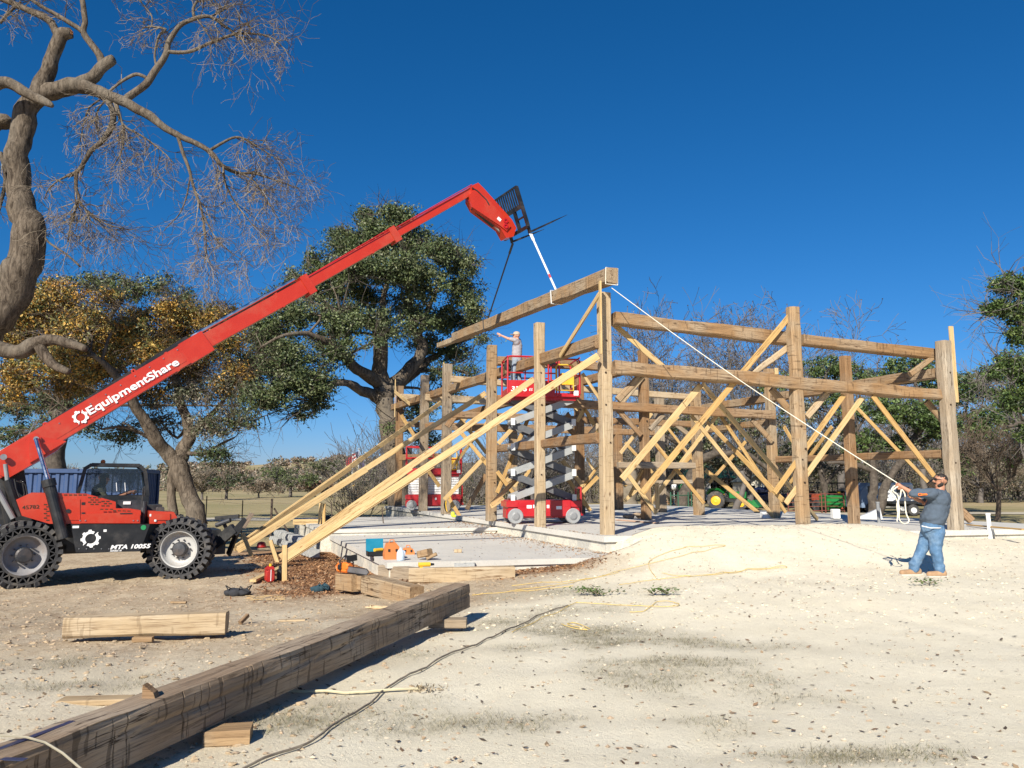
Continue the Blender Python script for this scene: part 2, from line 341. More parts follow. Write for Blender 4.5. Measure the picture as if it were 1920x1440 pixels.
def H(x, y):
    u, v = uv(x, y)
    z = -0.12 * ss(7, 12, y) - 0.24 * ss(0.5, -5.5, x) * ss(6, 15, y) - 0.2 * ss(24, 40, y)
    yf = 17.25 + .242 * (x - 2.1)
    m = ss(yf - 4.8, yf - .35, y) * ss(1.1, 3.6, x) * (1 - .72 * ss(8.3, 10.6, x)) * ss(yf + 9, yf + 1, y)
    z += .56 * m
    z += .20 * ss(-1.0, 3.5, x) * ss(8, 12, y) * ss(30, 20, y)
    if -.1 < u < 13.5 and -.25 < v < 23: z = min(z, 0.1)
    if pu + .1 < u < 0 and pv + .12 < v < 12: z = min(z, -.22)
    if y > 45:
        z += 1.2 * ss(150, 330, y) + 13 * math.exp(-((x + 100) / 130) ** 2) * ss(330, 620, y) + 6 * ss(300, 640, y) + 3 * noise.noise(V((x * .006, y * .006, 0))) * ss(120, 300, y)
    n = noise.noise(V((x * .6, y * .6, 3))) * .035 + noise.noise(V((x * 2.3, y * 2.3, 7))) * .014
    if y < 18:
        for c_, w_ in RUTS:
            d_ = abs(x - (c_[0] + c_[1] * (y - 9) + .25 * math.sin(y * .5 + c_[0])))
            if d_ < .5: z += -.022 * math.exp(-(d_ / .16) ** 2) * w_ + .014 * math.exp(-((d_ - .28) / .09) ** 2) * w_ + .008 * math.sin(y * 42) * math.exp(-(d_ / .15) ** 2) * w_
    if y < 32: z += n + noise.noise(V((x * 6, y * 6, 1))) * .011 + noise.noise(V((x * 13, y * 13, 4))) * .005
    else: z += n * 1.5
    return z
GP = [(onz(px, py, 0), rx, ry, a) for px, py, rx, ry, a in (          # tufty, darker patches of dead grass: place, half axes (m), rotation
    (1090, 1180, 1.3, .5, 0), (1240, 1200, 1.3, .4, -.1), (990, 1210, .9, .35, 0), (1290, 1245, .8, .25, 0), (1270, 1275, 1.5, .38, -.1), (1420, 1300, 1.0, .35, -.3),
    (1560, 1310, .5, .2, .1), (1660, 1418, 1.1, .12, 0), (1340, 1352, .5, .12, -.2), (1450, 1372, .5, .14, 0), (1620, 1425, .9, .16, 0), (840, 1352, .8, .28, .1), (640, 1330, .7, .4, .2), (1010, 1140, 1.0, .45, 0),
    (150, 1240, 1.1, .35, 0), (330, 1260, .9, .3, 0), (120, 1290, .8, .22, 0), (700, 1230, .9, .5, 0), (560, 1350, .5, .4, 0), (1000, 1108, 1.3, .5, .1), (900, 1160, 1.0, .6, 0), (250, 1345, .6, .2, 0))]
def masks(x, y):
    u, v = uv(x, y)
    n1 = noise.noise(V((x * .45, y * .45, 20))); n2 = noise.noise(V((x * 1.6, y * 1.6, 30))); n = n1 * .6 + n2 * .4
    # pale crushed limestone on the right, brown dirt on the left
    e = -1.7 + .06 * (y - 5) + (2.6 * ss(9.5, 13.5, y))      # edge of the limestone
    wht = ss(e - 1.6, e + 1.2, x + n * 2.2)
    wht = max(wht, .75 * ss(.1, .45, n1) * ss(13, 9, y) * ss(-9, -6, x), .62 * ss(8.5, 6.5, y) * ss(-7, -4, x))
    wht *= ss(25, 21, y) if x < 9 else ss(34, 24, y)
    ml = 0.0                                                 # shredded bark round the patio
    if pu - 3.4 < u < .2 and pv - 2.6 < v < 8:
        ml = ss(-3.2, -1.2, u - pu + n * 2) * ss(-2.0, -.4, v - pv + n * 1.4) if u < pu + .5 else ss(-1.5, -.3, v - pv + n * 1.0)
        if v > pv and u > pu - .1 and v < 12: ml = 1
        ml *= 1 - ss(1.2, 2.4, x)
    ml *= (1 - wht * .3)
    gr = 0.0
    for c, rx, ry, a in GP:
        dx = x - c.x; dy = y - c.y
        if abs(dx) > 3.5 or abs(dy) > 3.5: continue
        ca, sa = math.cos(a), math.sin(a); q = ((dx * ca + dy * sa) / rx) ** 2 + ((dy * ca - dx * sa) / ry) ** 2
        gr = max(gr, math.exp(-q * .9) * (.38 + 1.3 * n))
    far = ss(22.5, 25.5, y + n * 2) if x < 0 else max(ss(38, 41, y + n * 2), ss(12, 15, x - (y - 20) * .1) * ss(20.5, 23, y))
    return wht * (1 - far), max(min(1, gr * 1.15), far), ml * (1 - far), far
def axis(a, b, st, lo, hi, g=1.16):
    m = list(np.arange(a, b + 1e-6, st)); s = st; x = m[-1]; hiL = []
    while x < hi: s *= g; x += s; hiL.append(x)
    s = st; x = m[0]; lL = []
    while x > lo: s *= g; x -= s; lL.append(x)
    return lL[::-1] + m + hiL
XS = axis(-11, 13, .14, -1500, 1500); YS = axis(2.2, 24, .13, -60, 1800, 1.09)
nx, ny = len(XS), len(YS); vs = []; cl = []
for y in YS:
    for x in XS:
        vs.append((x, y, H(x, y))); a, b, c, d = masks(x, y) if -40 < x < 60 and y < 60 else (0, 1, 0, 1)
        cl.append((a, b, c, d))
fs = [(j * nx + i, j * nx + i + 1, (j + 1) * nx + i + 1, (j + 1) * nx + i) for j in range(ny - 1) for i in range(nx - 1)]
me = bpy.data.meshes.new('ground'); me.from_pydata(vs, [], fs); me.polygons.foreach_set('use_smooth', [True] * len(fs))
ca_ = me.color_attributes.new('Col', 'FLOAT_COLOR', 'POINT'); ca_.data.foreach_set('color', np.array(cl, dtype=np.float32).ravel())
m, nt, nd, lk, b = newmat('ground_soil')
at_ = N(nt, 'Attribute', attribute_name='Col'); sp = N(nt, 'SeparateColor'); lk.new(at_.outputs['Color'], sp.inputs[0])
v = coords(nt, rnd=False)
na = N(nt, 'TexNoise', Scale=1.1, Detail=10.0, Roughness=.68); nb = N(nt, 'TexNoise', Scale=9.0, Detail=8.0, Roughness=.75); nc = N(nt, 'TexNoise', Scale=45.0, Detail=5.0, Roughness=.8)
nl = N(nt, 'TexNoise', Scale=.05, Detail=6.0, Roughness=.6); vo = N(nt, 'TexVoronoi', Scale=26.0)
for q in (na, nb, nc, nl, vo): lk.new(v, q.inputs['Vector'])
dirt = mix(nt, ramp(nt, na.outputs[0], [(.38, 0), (.60, 1)]), (.52, .425, .295), (.34, .25, .165))
dirt = mix(nt, ramp(nt, nb.outputs[0], [(.45, 0), (.62, .85)]), dirt, (.60, .50, .36))
dirt = mix(nt, ramp(nt, nc.outputs[0], [(.36, .85), (.5, 0)]), dirt, (.21, .15, .095))
white = mix(nt, ramp(nt, na.outputs[0], [(.3, 0), (.7, 1)]), (.71, .64, .485), (.785, .72, .57))
white = mix(nt, ramp(nt, nb.outputs[0], [(.3, .55), (.52, 0)]), white, (.62, .55, .43))
white = mix(nt, ramp(nt, nc.outputs[0], [(.28, .5), (.42, 0)]), white, (.42, .35, .26))
grass = mix(nt, ramp(nt, nb.outputs[0], [(.35, 0), (.65, 1)]), (.36, .325, .25), (.23, .205, .15))
grass = mix(nt, ramp(nt, nc.outputs[0], [(.35, .7), (.55, 0)]), grass, (.15, .13, .09))
lawn = mix(nt, ramp(nt, nl.outputs[0], [(.4, 0), (.6, 1)]), (.40, .315, .185), (.24, .215, .10))
lawn = mix(nt, ramp(nt, na.outputs[0], [(.35, .55), (.6, 0)]), lawn, (.21, .18, .085))
lawn = mix(nt, ramp(nt, nb.outputs[0], [(.35, .3), (.6, 0)]), lawn, (.42, .34, .2))
mulch = mix(nt, ramp(nt, nc.outputs[0], [(.35, 0), (.6, 1)]), (.14, .065, .032), (.36, .20, .105))
c = mix(nt, sp.outputs[0], dirt, white)
gm = N(nt, 'Math', operation='MULTIPLY'); lk.new(sp.outputs[1], gm.inputs[0]); lk.new(ramp(nt, nb.outputs[0], [(.36, .25), (.56, 1)]), gm.inputs[1])
c = mix(nt, gm.outputs[0], c, grass); c = mix(nt, sp.outputs[2], c, mulch); c = mix(nt, at_.outputs['Alpha'], c, lawn)
lk.new(c, b.inputs['Base Color']); b.inputs['Roughness'].default_value = .95; b.inputs['Specular IOR Level'].default_value = .15
ad = N(nt, 'Math', operation='ADD'); lk.new(nb.outputs[0], ad.inputs[0]); lk.new(nc.outputs[0], ad.inputs[1]); bump(nt, ad.outputs[0], .8, .014, b)
me.materials.append(m); o = bpy.data.objects.new('ground', me); COL.objects.link(o); tag(o, 'pale crushed limestone and brown dirt ground running out to dry grass', kind='structure')
import bisect
def Hg(x, y):                                                # height of the ground sheet as meshed
    i = min(nx - 2, max(0, bisect.bisect_right(XS, x) - 1)); j = min(ny - 2, max(0, bisect.bisect_right(YS, y) - 1)); a = (x - XS[i]) / (XS[i + 1] - XS[i]); b_ = (y - YS[j]) / (YS[j + 1] - YS[j])
    z = lambda i_, j_: vs0[j_ * nx + i_][2]
    return (z(i, j) * (1 - a) + z(i + 1, j) * a) * (1 - b_) + (z(i, j + 1) * (1 - a) + z(i + 1, j + 1) * a) * b_
vs0 = vs
# gravel road crossing the pasture beyond the fence
def strip(name, pts, wd, mat, dz=.03, **kw):
    vs = []; 
    for i, p in enumerate(pts):
        a = pts[max(0, i - 1)]; c_ = pts[min(len(pts) - 1, i + 1)]; t = (V((c_[0] - a[0], c_[1] - a[1]))).normalized(); nrm = V((-t.y, t.x))
        for s_ in (-.5, .5): x_, y_ = p[0] + nrm.x * wd * s_, p[1] + nrm.y * wd * s_; vs.append((x_, y_, Hg(x_, y_) + dz))
    mb = MB(); mb.add(vs, [(2 * i, 2 * i + 2, 2 * i + 3, 2 * i + 1) for i in range(len(pts) - 1)]); return mb.build(name, mat, **kw)
PALE = simple('pale_gravel', (.44, .39, .30), .95, var=.15, scale=3)
strip('gravel_road', [(x, 47 + 2.0 * math.sin(x * .02) + max(0, x) * .03) for x in np.arange(-70, 90, .8)], 3.4, PALE, dz=.035, kind='structure', label='pale gravel road crossing the pasture')
# ---------------------------------------------------------------- concrete
m, nt, nd, lk, b = newmat('concrete'); v = coords(nt, rnd=False)
na = N(nt, 'TexNoise', Scale=.7, Detail=7.0, Roughness=.62); nb = N(nt, 'TexNoise', Scale=24.0, Detail=5.0, Roughness=.7); lk.new(v, na.inputs['Vector']); lk.new(v, nb.inputs['Vector'])
c = mix(nt, ramp(nt, na.outputs[0], [(.32, 0), (.68, 1)]), (.60, .575, .52), (.49, .47, .43)); c = mix(nt, ramp(nt, nb.outputs[0], [(.3, .45), (.5, 0)]), c, (.36, .33, .28))
lk.new(c, b.inputs['Base Color']); b.inputs['Roughness'].default_value = .85; bump(nt, nb.outputs[0], .3, .006, b); CONC = m
m, nt, nd, lk, b = newmat('stained_concrete_wall'); v = coords(nt, rnd=False)
na = N(nt, 'TexNoise', Scale=1.6, Detail=7.0, Roughness=.7); nb = N(nt, 'TexNoise', Scale=18.0, Detail=6.0, Roughness=.75); lk.new(v, na.inputs['Vector']); lk.new(v, nb.inputs['Vector'])
c = mix(nt, ramp(nt, na.outputs[0], [(.45, 0), (.55, 1)]), (.44, .43, .39), (.62, .58, .49)); c = mix(nt, ramp(nt, nb.outputs[0], [(.32, .7), (.5, 0)]), c, (.30, .26, .20))
lk.new(c, b.inputs['Base Color']); b.inputs['Roughness'].default_value = .9; bump(nt, nb.outputs[0], .5, .01, b); CONCW = m
m, nt, nd, lk, b = newmat('grey_block'); v = coords(nt); nb = N(nt, 'TexNoise', Scale=14.0, Detail=6.0, Roughness=.75); lk.new(v, nb.inputs['Vector'])
lk.new(mix(nt, ramp(nt, nb.outputs[0], [(.3, 0), (.7, 1)]), (.30, .31, .31), (.44, .44, .42)), b.inputs['Base Color']); b.inputs['Roughness'].default_value = .95; bump(nt, nb.outputs[0], .8, .01, b); BLOCKM = m
def platform(name, u0, u1, v0, v1, z, lip, base, inset, label):
    P = [lp(u0, v0), lp(u1, v0), lp(u1, v1), lp(u0, v1)]
    mb = MB(); mb.prism([(p.x, p.y, z - lip) for p in P], (0, 0, 0), (0, 0, lip)); mb.mi = 1
    Q = [lp(u0 + inset, v0 + inset), lp(u1 - inset, v0 + inset), lp(u1 - inset, v1 - inset), lp(u0 + inset, v1 - inset)]
    mb.prism([(p.x, p.y, base) for p in Q], (0, 0, 0), (0, 0, z - lip - base)); return mb.build(name, [CONC, CONCW], kind='structure', label=label)
platform('building_slab', -.28, 13.6, -.42, 23.5, SZ, .13, -.9, .06, 'raised concrete slab under the timber frame')
VP2 = uv(*onz(907, 989, PZ2).xy)[1]
pu2 = uv(*onz(612, 999, PZ2).xy)[0]
platform('lower_patio_slab', pu, -.225, pv, VP2 + .5, PZ1, .11, -.7, .05, 'lower concrete patio slab with leaves along its edge')
platform('upper_patio_slab', pu2, -.222, VP2, VP2 + 8.2, PZ2, .10, -.62, .04, 'upper concrete patio slab one step up')
# stepped split face block wall at the left end of the patio
bw = thing('block_wall', (onz(560, 1010, -.2)), 'stepped grey split-face block wall at the end of the patio', 'retaining wall')
a0 = onz(517, 1003, -.05); b0 = onz(598, 1030, -.05); dd = (b0 - a0); dd.z = 0; nb_ = 18; st = dd / nb_; dn = dd.normalized(); pn = V((dn.y, -dn.x, 0))
if pn.y > 0: pn = -pn
bm = MB(); bm.add([(-.065, -.1, 0), (.065, -.1, 0), (.07, .16, 0), (-.07, .16, 0), (-.05, -.135, .1), (.05, -.135, .1), (-.065, -.1, .195), (.065, -.1, .195), (.07, .16, .195), (-.07, .16, .195)],
   [(0, 1, 5, 4), (4, 5, 7, 6), (1, 2, 8, 7, 5), (3, 0, 4, 6, 9), (2, 3, 9, 8), (6, 7, 8, 9), (3, 2, 1, 0)])
src = None; ang = math.atan2(dn.y, dn.x)
for k in range(2):
    for i in range(nb_ if k == 0 else nb_ - 3):
        p = a0 + st * (i + .5 * (k % 2)) - dd * .05 + pn * (-.10 * k + .03 * rng.random()); p.z = -.30 + .2 * k
        if src is None: src = bm.build('block', BLOCKM, bw, origin=(0, 0, 0)); src.location = p - _W[bw.name]; src.rotation_euler = (0, 0, ang)
        else: copyobj(src, bw, p, (0, 0, ang + rng.uniform(-.04, .04)))
# ---------------------------------------------------------------- loose stuff on the ground
def gpt(px, py, z0=0.0):                                     # where a survey line first meets the ground
    r = ray(px, py); r = r / r.y; t = 2.5; st = .25
    while t < 120:
        q = CAM + r * t
        if q.z <= H(q.x, q.y):
            lo, hi = t - st, t
            for _ in range(10):
                m_ = (lo + hi) / 2; q = CAM + r * m_
                if q.z <= H(q.x, q.y): hi = m_
                else: lo = m_
            q = CAM + r * hi; return V((q.x, q.y, H(q.x, q.y)))
        t += st
    return onz(px, py, z0)
def inside_conc(x, y):
    u, v = uv(x, y); return (-.3 < u < 13.6 and -.45 < v < 23.5) or (pu < u < -.2 and pv < v < VP2 + 8)
def surf(x, y):
    u, v = uv(x, y)
    if -.28 < u < 13.6 and -.42 < v < 23.5: return SZ
    if pu < u < -.2 and pv < v < VP2: return PZ1
    if pu2 < u < -.2 and VP2 <= v < VP2 + 8.2: return PZ2
    return H(x, y)
def sample(n, dens, x0=-11, x1=12, y0=3.2, y1=20, near=True):
    out = []
    while len(out) < n:
        y = y0 + (y1 - y0) * (rng.random() ** 1.6 if near else rng.random()); x = rng.uniform(max(x0, -y * .72 - .5), min(x1, y * .72 + .5))
        if rng.random() < dens(x, y): out.append((x, y))
    return out
_t = (1 + 5 ** .5) / 2
ICO = ([V(q).normalized() for q in ((-1, _t, 0), (1, _t, 0), (-1, -_t, 0), (1, -_t, 0), (0, -1, _t), (0, 1, _t), (0, -1, -_t), (0, 1, -_t), (_t, 0, -1), (_t, 0, 1), (-_t, 0, -1), (-_t, 0, 1))],
    [(0, 11, 5), (0, 5, 1), (0, 1, 7), (0, 7, 10), (0, 10, 11), (1, 5, 9), (5, 11, 4), (11, 10, 2), (10, 7, 6), (7, 1, 8), (3, 9, 4), (3, 4, 2), (3, 2, 6), (3, 6, 8), (3, 8, 9), (4, 9, 5), (2, 4, 11), (6, 2, 10), (8, 6, 7), (9, 8, 1)])
def stones(name, pts, rlo, rhi, mat, label, shape=None):
    vs = []; fs = []
    base = [V(q).normalized() for q in ((1, 0, .1), (.3, .9, 0), (-.8, .5, .1), (-.8, -.6, 0), (.3, -1, .1), (.1, 0, .8), (0, 0, -.6))]
    F_ = [(0, 1, 5), (1, 2, 5), (2, 3, 5), (3, 4, 5), (4, 0, 5), (1, 0, 6), (2, 1, 6), (3, 2, 6), (4, 3, 6), (0, 4, 6)]
    if shape: base, F_ = shape
    for x, y in pts:
        r = rlo + (rhi - rlo) * rng.random() ** 3; a = rng.random() * 6.28; ca, sa = math.cos(a), math.sin(a); b_ = len(vs); z = surf(x, y) + r * .15
        for q in base:
            k = r * rng.uniform(.55, 1.4); vs.append((x + (q.x * ca - q.y * sa) * k * 1.2, y + (q.x * sa + q.y * ca) * k, z + q.z * k * .6))
        fs += [tuple(b_ + i for i in f) for f in F_]
    me = bpy.data.meshes.new(name); me.from_pydata(vs, [], fs); me.materials.append(mat); o = bpy.data.objects.new(name, me); COL.objects.link(o); return tag(o, label, 'gravel', kind='stuff')
PEB = simple('pale_stone', (.50, .43, .33), .9, var=.2, scale=3); PEBD = simple('brown_stone', (.36, .27, .185), .9, var=.35, scale=3)
stones('pale_gravel', sample(4200, lambda x, y: (.25 + .75 * masks(x, y)[0]) * (not inside_conc(x, y))), .004, .018, PEB, 'pale limestone chips scattered over the ground')
stones('brown_gravel', sample(9000, lambda x, y: (1.0 - .85 * masks(x, y)[0]) * (not inside_conc(x, y))), .004, .022, PEBD, 'brown clods and stones scattered over the dirt')
stones('dirt_clods', sample(2600, lambda x, y: (1.0 - masks(x, y)[0]) * (not inside_conc(x, y)), -11, 3, 4.5, 17), .008, .030, simple('clod', (.36, .275, .18), .95, var=.3, scale=6), 'larger clods and chips of stone on the dirt at left', ICO)
stones('mound_chips', sample(1500, lambda x, y: masks(x, y)[0] * (not inside_conc(x, y)), -2, 12, 9, 18, False), .008, .026, simple('mound_chip', (.60, .53, .40), .95, var=.15), 'coarse limestone chips on the slope of the mound', ICO)
def flat(name, pts, smin, smax, cols, label, cat='leaves', lift=.008, asp=.5, curl=.35):
    n = len(pts); P = np.array([(x, y, surf(x, y) + lift) for x, y in pts]); a = nrg.random(n) * 6.28; s = smin + (smax - smin) * nrg.random(n) ** 2
    U = np.stack([np.cos(a), np.sin(a), nrg.uniform(-curl, curl, n)], 1) * s[:, None]; Wd = np.stack([-np.sin(a), np.cos(a), nrg.uniform(-curl, curl, n)], 1) * (s * asp)[:, None]
    c = np.array(cols)[nrg.integers(0, len(cols), n)] * nrg.uniform(.7, 1.25, (n, 1)); return quads(name, P, U, Wd, LEAFV, c, label=label, cat=cat, kind='stuff')
m, nt, nd, lk, b = newmat('leaf_tinted'); a_ = N(nt, 'Attribute', attribute_name='Col'); lk.new(a_.outputs['Color'], b.inputs['Base Color']); b.inputs['Roughness'].default_value = .55; b.inputs['Specular IOR Level'].default_value = .3
LEAFV = m
BR = [(.14, .085, .05), (.22, .14, .08), (.09, .065, .045), (.28, .20, .12), (.16, .12, .08)]
flat('fallen_leaves', sample(3600, lambda x, y: .3 + .7 * ss(8.5, 13, y) * masks(x, y)[0]), .014, .036, BR, 'small brown oak leaves scattered over the limestone')
flat('bark_mulch', sample(9000, lambda x, y: masks(x, y)[2] * (not inside_conc(x, y)), -8, 2.2, 10.5, 22, False), .02, .055, [(.34, .18, .085), (.20, .095, .045), (.46, .27, .14), (.12, .06, .03)], 'shredded brown bark mulch and leaves round the patio', 'mulch', .015, .4, .6)
def edge_leaves(x, y):
    u, v = uv(x, y); return (pu2 < u < -.2 and pv < v < VP2 + 6) and (rng.random() < (math.exp(-abs(u + .3) * 2.4) + .7 * math.exp(-abs(v - VP2 + .15) * 5) * ss(-5, -1.2, u)) * .9)
flat('patio_leaves', sample(1500, edge_leaves, -7, 2.4, 13, 27, False), .02, .045, [(.34, .19, .09), (.45, .28, .15), (.22, .12, .06)], 'dry leaves drifted against the steps of the patio', 'leaves', .012, .5, .5)
flat('slab_litter', sample(260, lambda x, y: inside_conc(x, y), -5, 12, 14, 30, False), .012, .03, BR, 'bits of leaf and wood lying on the concrete', 'litter')
# dead grass
def tufts(name, pts, per, hlo, hhi, cols, label):
    n = len(pts) * per; P = np.repeat(np.array([(x, y, surf(x, y)) for x, y in pts]), per, 0); P[:, :2] += nrg.normal(0, .035, (n, 2))
    h = nrg.uniform(hlo, hhi, n); a = nrg.random(n) * 6.28; ln = nrg.uniform(.3, 1.6, n)
    U = np.stack([np.cos(a) * ln, np.sin(a) * ln, np.ones(n)], 1) * (h / 2)[:, None]; b_ = nrg.random(n) * 3.14; Wd = np.stack([np.cos(b_), np.sin(b_), np.zeros(n)], 1) * (h * .055)[:, None]
    c = np.array(cols)[nrg.integers(0, len(cols), n)] * nrg.uniform(.7, 1.2, (n, 1)); return quads(name, P, U, Wd, LEAFV, c, tri=True, label=label, cat='grass', kind='stuff')
DG = [(.26, .225, .14), (.17, .15, .10), (.40, .35, .24), (.12, .11, .07), (.15, .15, .075)]
tufts('dead_grass', sample(5200, lambda x, y: max(0, masks(x, y)[1] - .2) * (not inside_conc(x, y)), -9, 9, 3.3, 14), 4, .010, .038, DG, 'wispy dead grass lying in the pale soil')
tufts('pasture_grass', sample(3800, lambda x, y: (masks(x, y)[3] > .5) * (not inside_conc(x, y)), -30, 26, 21, 48, False), 4, .03, .10, DG[:2] + [(.16, .18, .06)], 'short dry pasture grass beyond the building')
# green oak sprigs dropped on the limestone
def sprig(px, py, r, n, label, grp=None):
    c = gpt(px, py)
    P = []; mb = MB(); t = thing('oak_sprig', (c.x, c.y, c.z), label, 'leafy twig', grp)
    for k in range(6):
        a = rng.random() * 6.28; q = V((math.cos(a) * r * 1.6, math.sin(a) * r * .8, .05)); mb.tube([c + V((0, 0, .02)), c + q * .5 + V((0, 0, .05)), c + q], [.006, .004, .002], 4)
        for i in range(n // 6): s_ = rng.random(); P.append(tuple(c + q * s_ + V((rng.gauss(0, .05), rng.gauss(0, .05), rng.uniform(0, .06) + .02))))
    mb.build('twig', WOOD_GREY, t); P = np.array(P); n = len(P); a = nrg.random(n) * 6.28
    U = np.stack([np.cos(a), np.sin(a), nrg.uniform(-.6, .6, n)], 1) * .028; Wd = np.stack([-np.sin(a), np.cos(a), nrg.uniform(-.6, .6, n)], 1) * .014
    quads('foliage', P, U, Wd, LEAFV, np.array([(.075, .13, .025), (.12, .17, .05), (.05, .09, .02)])[nrg.integers(0, 3, n)], parent=t)
sprig(1125, 1117, .26, 200, 'larger spray of green oak leaves lying on the limestone')
sprig(1225, 1117, .13, 60, 'thin row of green oak leaves between the two bigger sprays')
sprig(1250, 1117, .10, 90, 'small dense spray of green oak leaves on the limestone')
sprig(1743, 1098, .20, 80, 'wilted greenish sprig on the ground in front of the man in jeans')
WA = Wall(CA, DA); WF = Wall(CA + DA * .14, DF)
UR = uv(*onz(1790, 993, SZ).xy)[0]
WR = Wall(lp(UR, 0), DA)
V2 = (uv(*onz(1212, 975, SZ).xy)[1] + uv(*onz(1453, 973, SZ).xy)[1]) / 2 + .15
V3 = 10.9; V4 = 15.3; V5 = 21.5
R2 = Wall(lp(0, V2), DF); R3 = Wall(lp(0, V3), DF); R4 = Wall(lp(0, V4), DF); R5 = Wall(lp(0, V5), DF)
WM = Wall(lp(4.4, 0), DA)
FR = thing('unfinished_barn', lp(4.5, 10) + V((0, 0, SZ)), 'unroofed barn frame of hand-hewn posts and beams with yellow temporary bracing boards', 'barn')
WD = {'o': WOOD_OLD, 'r': WOOD_RED, 'g': WOOD_GREY, 'p': WOOD_PALE, 'l': LUMBER, 'm': LUMBER2, 'h': WOOD_HEWN, 'b': WOOD_BEAM}
sid = [0]
def nseed(): sid[0] += 1; return sid[0]
POSTS = [(1139, 1003, 550, .265, 'p'), (1013, 988, 606, .25, 'p'), (921, 977, 648, .29, 'o'), (836, 964, 683, .33, 'g'), (793, 958, 704, .33, 'g'), (746, 950, 724, .33, 'r'),
    (1506, 998, 577, .31, 'o'), (1793, 994, 640, .33, 'g'), (1602, 983, 668, .26, 'r'), (1212, 975, 657, .265, 'r'), (1453, 972, 692, .27, 'o'), (1311, 966, 733, .31, 'o'),
    (1241, 961, 747, .31, 'g'), (1160, 956, 797, .34, 'r'), (1088, 965, 703, .30, 'r'), (962, 955, 787, .32, 'o')]
PP = {}
for x, yb, yt, wd_, k in POSTS:
    f_ = onz(x, yb, SZ); b_ = f_ + V((f_.x, f_.y, 0)).normalized() * wd_ * .5; t_ = at(x, yt, b_.y); b_.z = SZ - .002
    big = x in (1506, 1793)
    PP[x] = (b_, member('post', b_, (b_.x, b_.y, t_.z), wd_, wd_ * .96, WD[k], FR, up=DA, jit=.022 if big else .014, ch=.07 if big else .02, seed=nseed()))
def bm_(name, wall, a, b, h, wd_, k, off=0.0, off2=None, jit=.02, up=(0, 0, 1), ch=.025, ext=0, **kw):
    p = wall(*a, off); q = wall(*b, off if off2 is None else off2)
    if ext: d_ = (q - p).normalized() * ext; p = p - d_; q = q + d_
    return member(name, p, q, wd_, h, WD[k], FR, up=up, jit=jit, ch=ch, seed=nseed(), **kw)
# heavy beams: wall, two survey points, depth, width
bm_('beam', WA, (737, 764), (1123, 640), .31, .22, 'b', -.07, ch=.03)
bm_('beam', WA, (917, 843), (1124, 821), .24, .2, 'r', -.06)
bm_('beam', WF, (1150, 598), (1491, 637), .30, .28, 'b', -.02, jit=.035)
bm_('beam', WF, (1502, 638), (1776, 667), .27, .26, 'b', -.02, jit=.02)
bm_('beam', WF, (1150, 689), (1779, 742), .29, .26, 'b', .29, jit=.05, seg=34)
bm_('beam', WR, (1776, 697), (1300, 768), .27, .24, 'b', 0)
bm_('beam', WR, (1458, 862), (1768, 851), .21, .18, 'r', 0)
bm_('beam', WR, (1315, 808), (1446, 791), .22, .2, 'b', 0)
bm_('beam', R2, (932, 749), (1450, 779), .28, .24, 'r', .12, jit=.035)
bm_('beam', R2, (932, 677), (1452, 706), .26, .24, 'r', 0)
bm_('beam', R3, (844, 711), (1310, 746), .24, .22, 'p', 0)
bm_('beam', R3, (845, 777), (1306, 796), .25, .22, 'r', 0)
bm_('beam', R4, (797, 745), (1238, 768), .28, .24, 'p', 0)
bm_('beam', R5, (750, 744), (962, 757), .28, .24, 'p', 0)
bm_('beam', R5, (750, 795), (1160, 806), .26, .24, 'r', 0)
bm_('beam', WM, (832, 789), (964, 752), .34, .26, 'r', 0)
bm_('beam', R2, (1158, 872), (1302, 873), .2, .18, 'g', .3)
bm_('beam', R4, (1248, 872), (1300, 872), .2, .18, 'g', 0)
bm_('beam', R5, (748, 858), (838, 855), .28, .22, 'r', 0)
bm_('beam', R4, (797, 800), (1240, 812), .26, .22, 'r', 0)
bm_('beam', WM, (1090, 716), (1208, 684), .3, .24, 'r', .2)
bm_('beam', R3, (1168, 906), (1306, 903), .16, .14, 'g', .4)
# knee braces with curved backs
for wl, a, b, k, h in [(WF, (1158, 750), (1204, 702), 'o', .17), (WF, (1446, 729), (1496, 788), 'o', .17), (WF, (1550, 737), (1512, 782), 'p', .16), (WF, (1737, 752), (1779, 803), 'o', .17),
    (WF, (1486, 645), (1404, 706), 'p', .15), (WF, (1749, 671), (1706, 702), 'o', .15), (R2, (1158, 768), (1202, 816), 'r', .17), (R2, (1410, 787), (1448, 828), 'o', .17),
    (R2, (1219, 806), (1244, 778), 'g', .15), (R3, (1268, 797), (1300, 822), 'g', .17), (R2, (1054, 790), (1084, 822), 'r', .17), (R2, (1105, 816), (1123, 795), 'p', .15),
    (R3, (938, 789), (976, 759), 'p', .17), (R4, (852, 806), (876, 780), 'p', .20), (WM, (1032, 830), (1066, 776), 'r', .2), (WA, (1094, 630), (1124, 652), 'o', .0),
    (R3, (853, 780), (838, 800), 'r', .22), (R2, (1206, 706), (1160, 762), 'p', .14), (R4, (1236, 790), (1218, 812), 'g', .2), (WR, (1434, 792), (1410, 800), 'r', .1)]:
    if h > 0: bm_('knee_brace', wl, a, b, h, .1, k, .05, jit=.012)
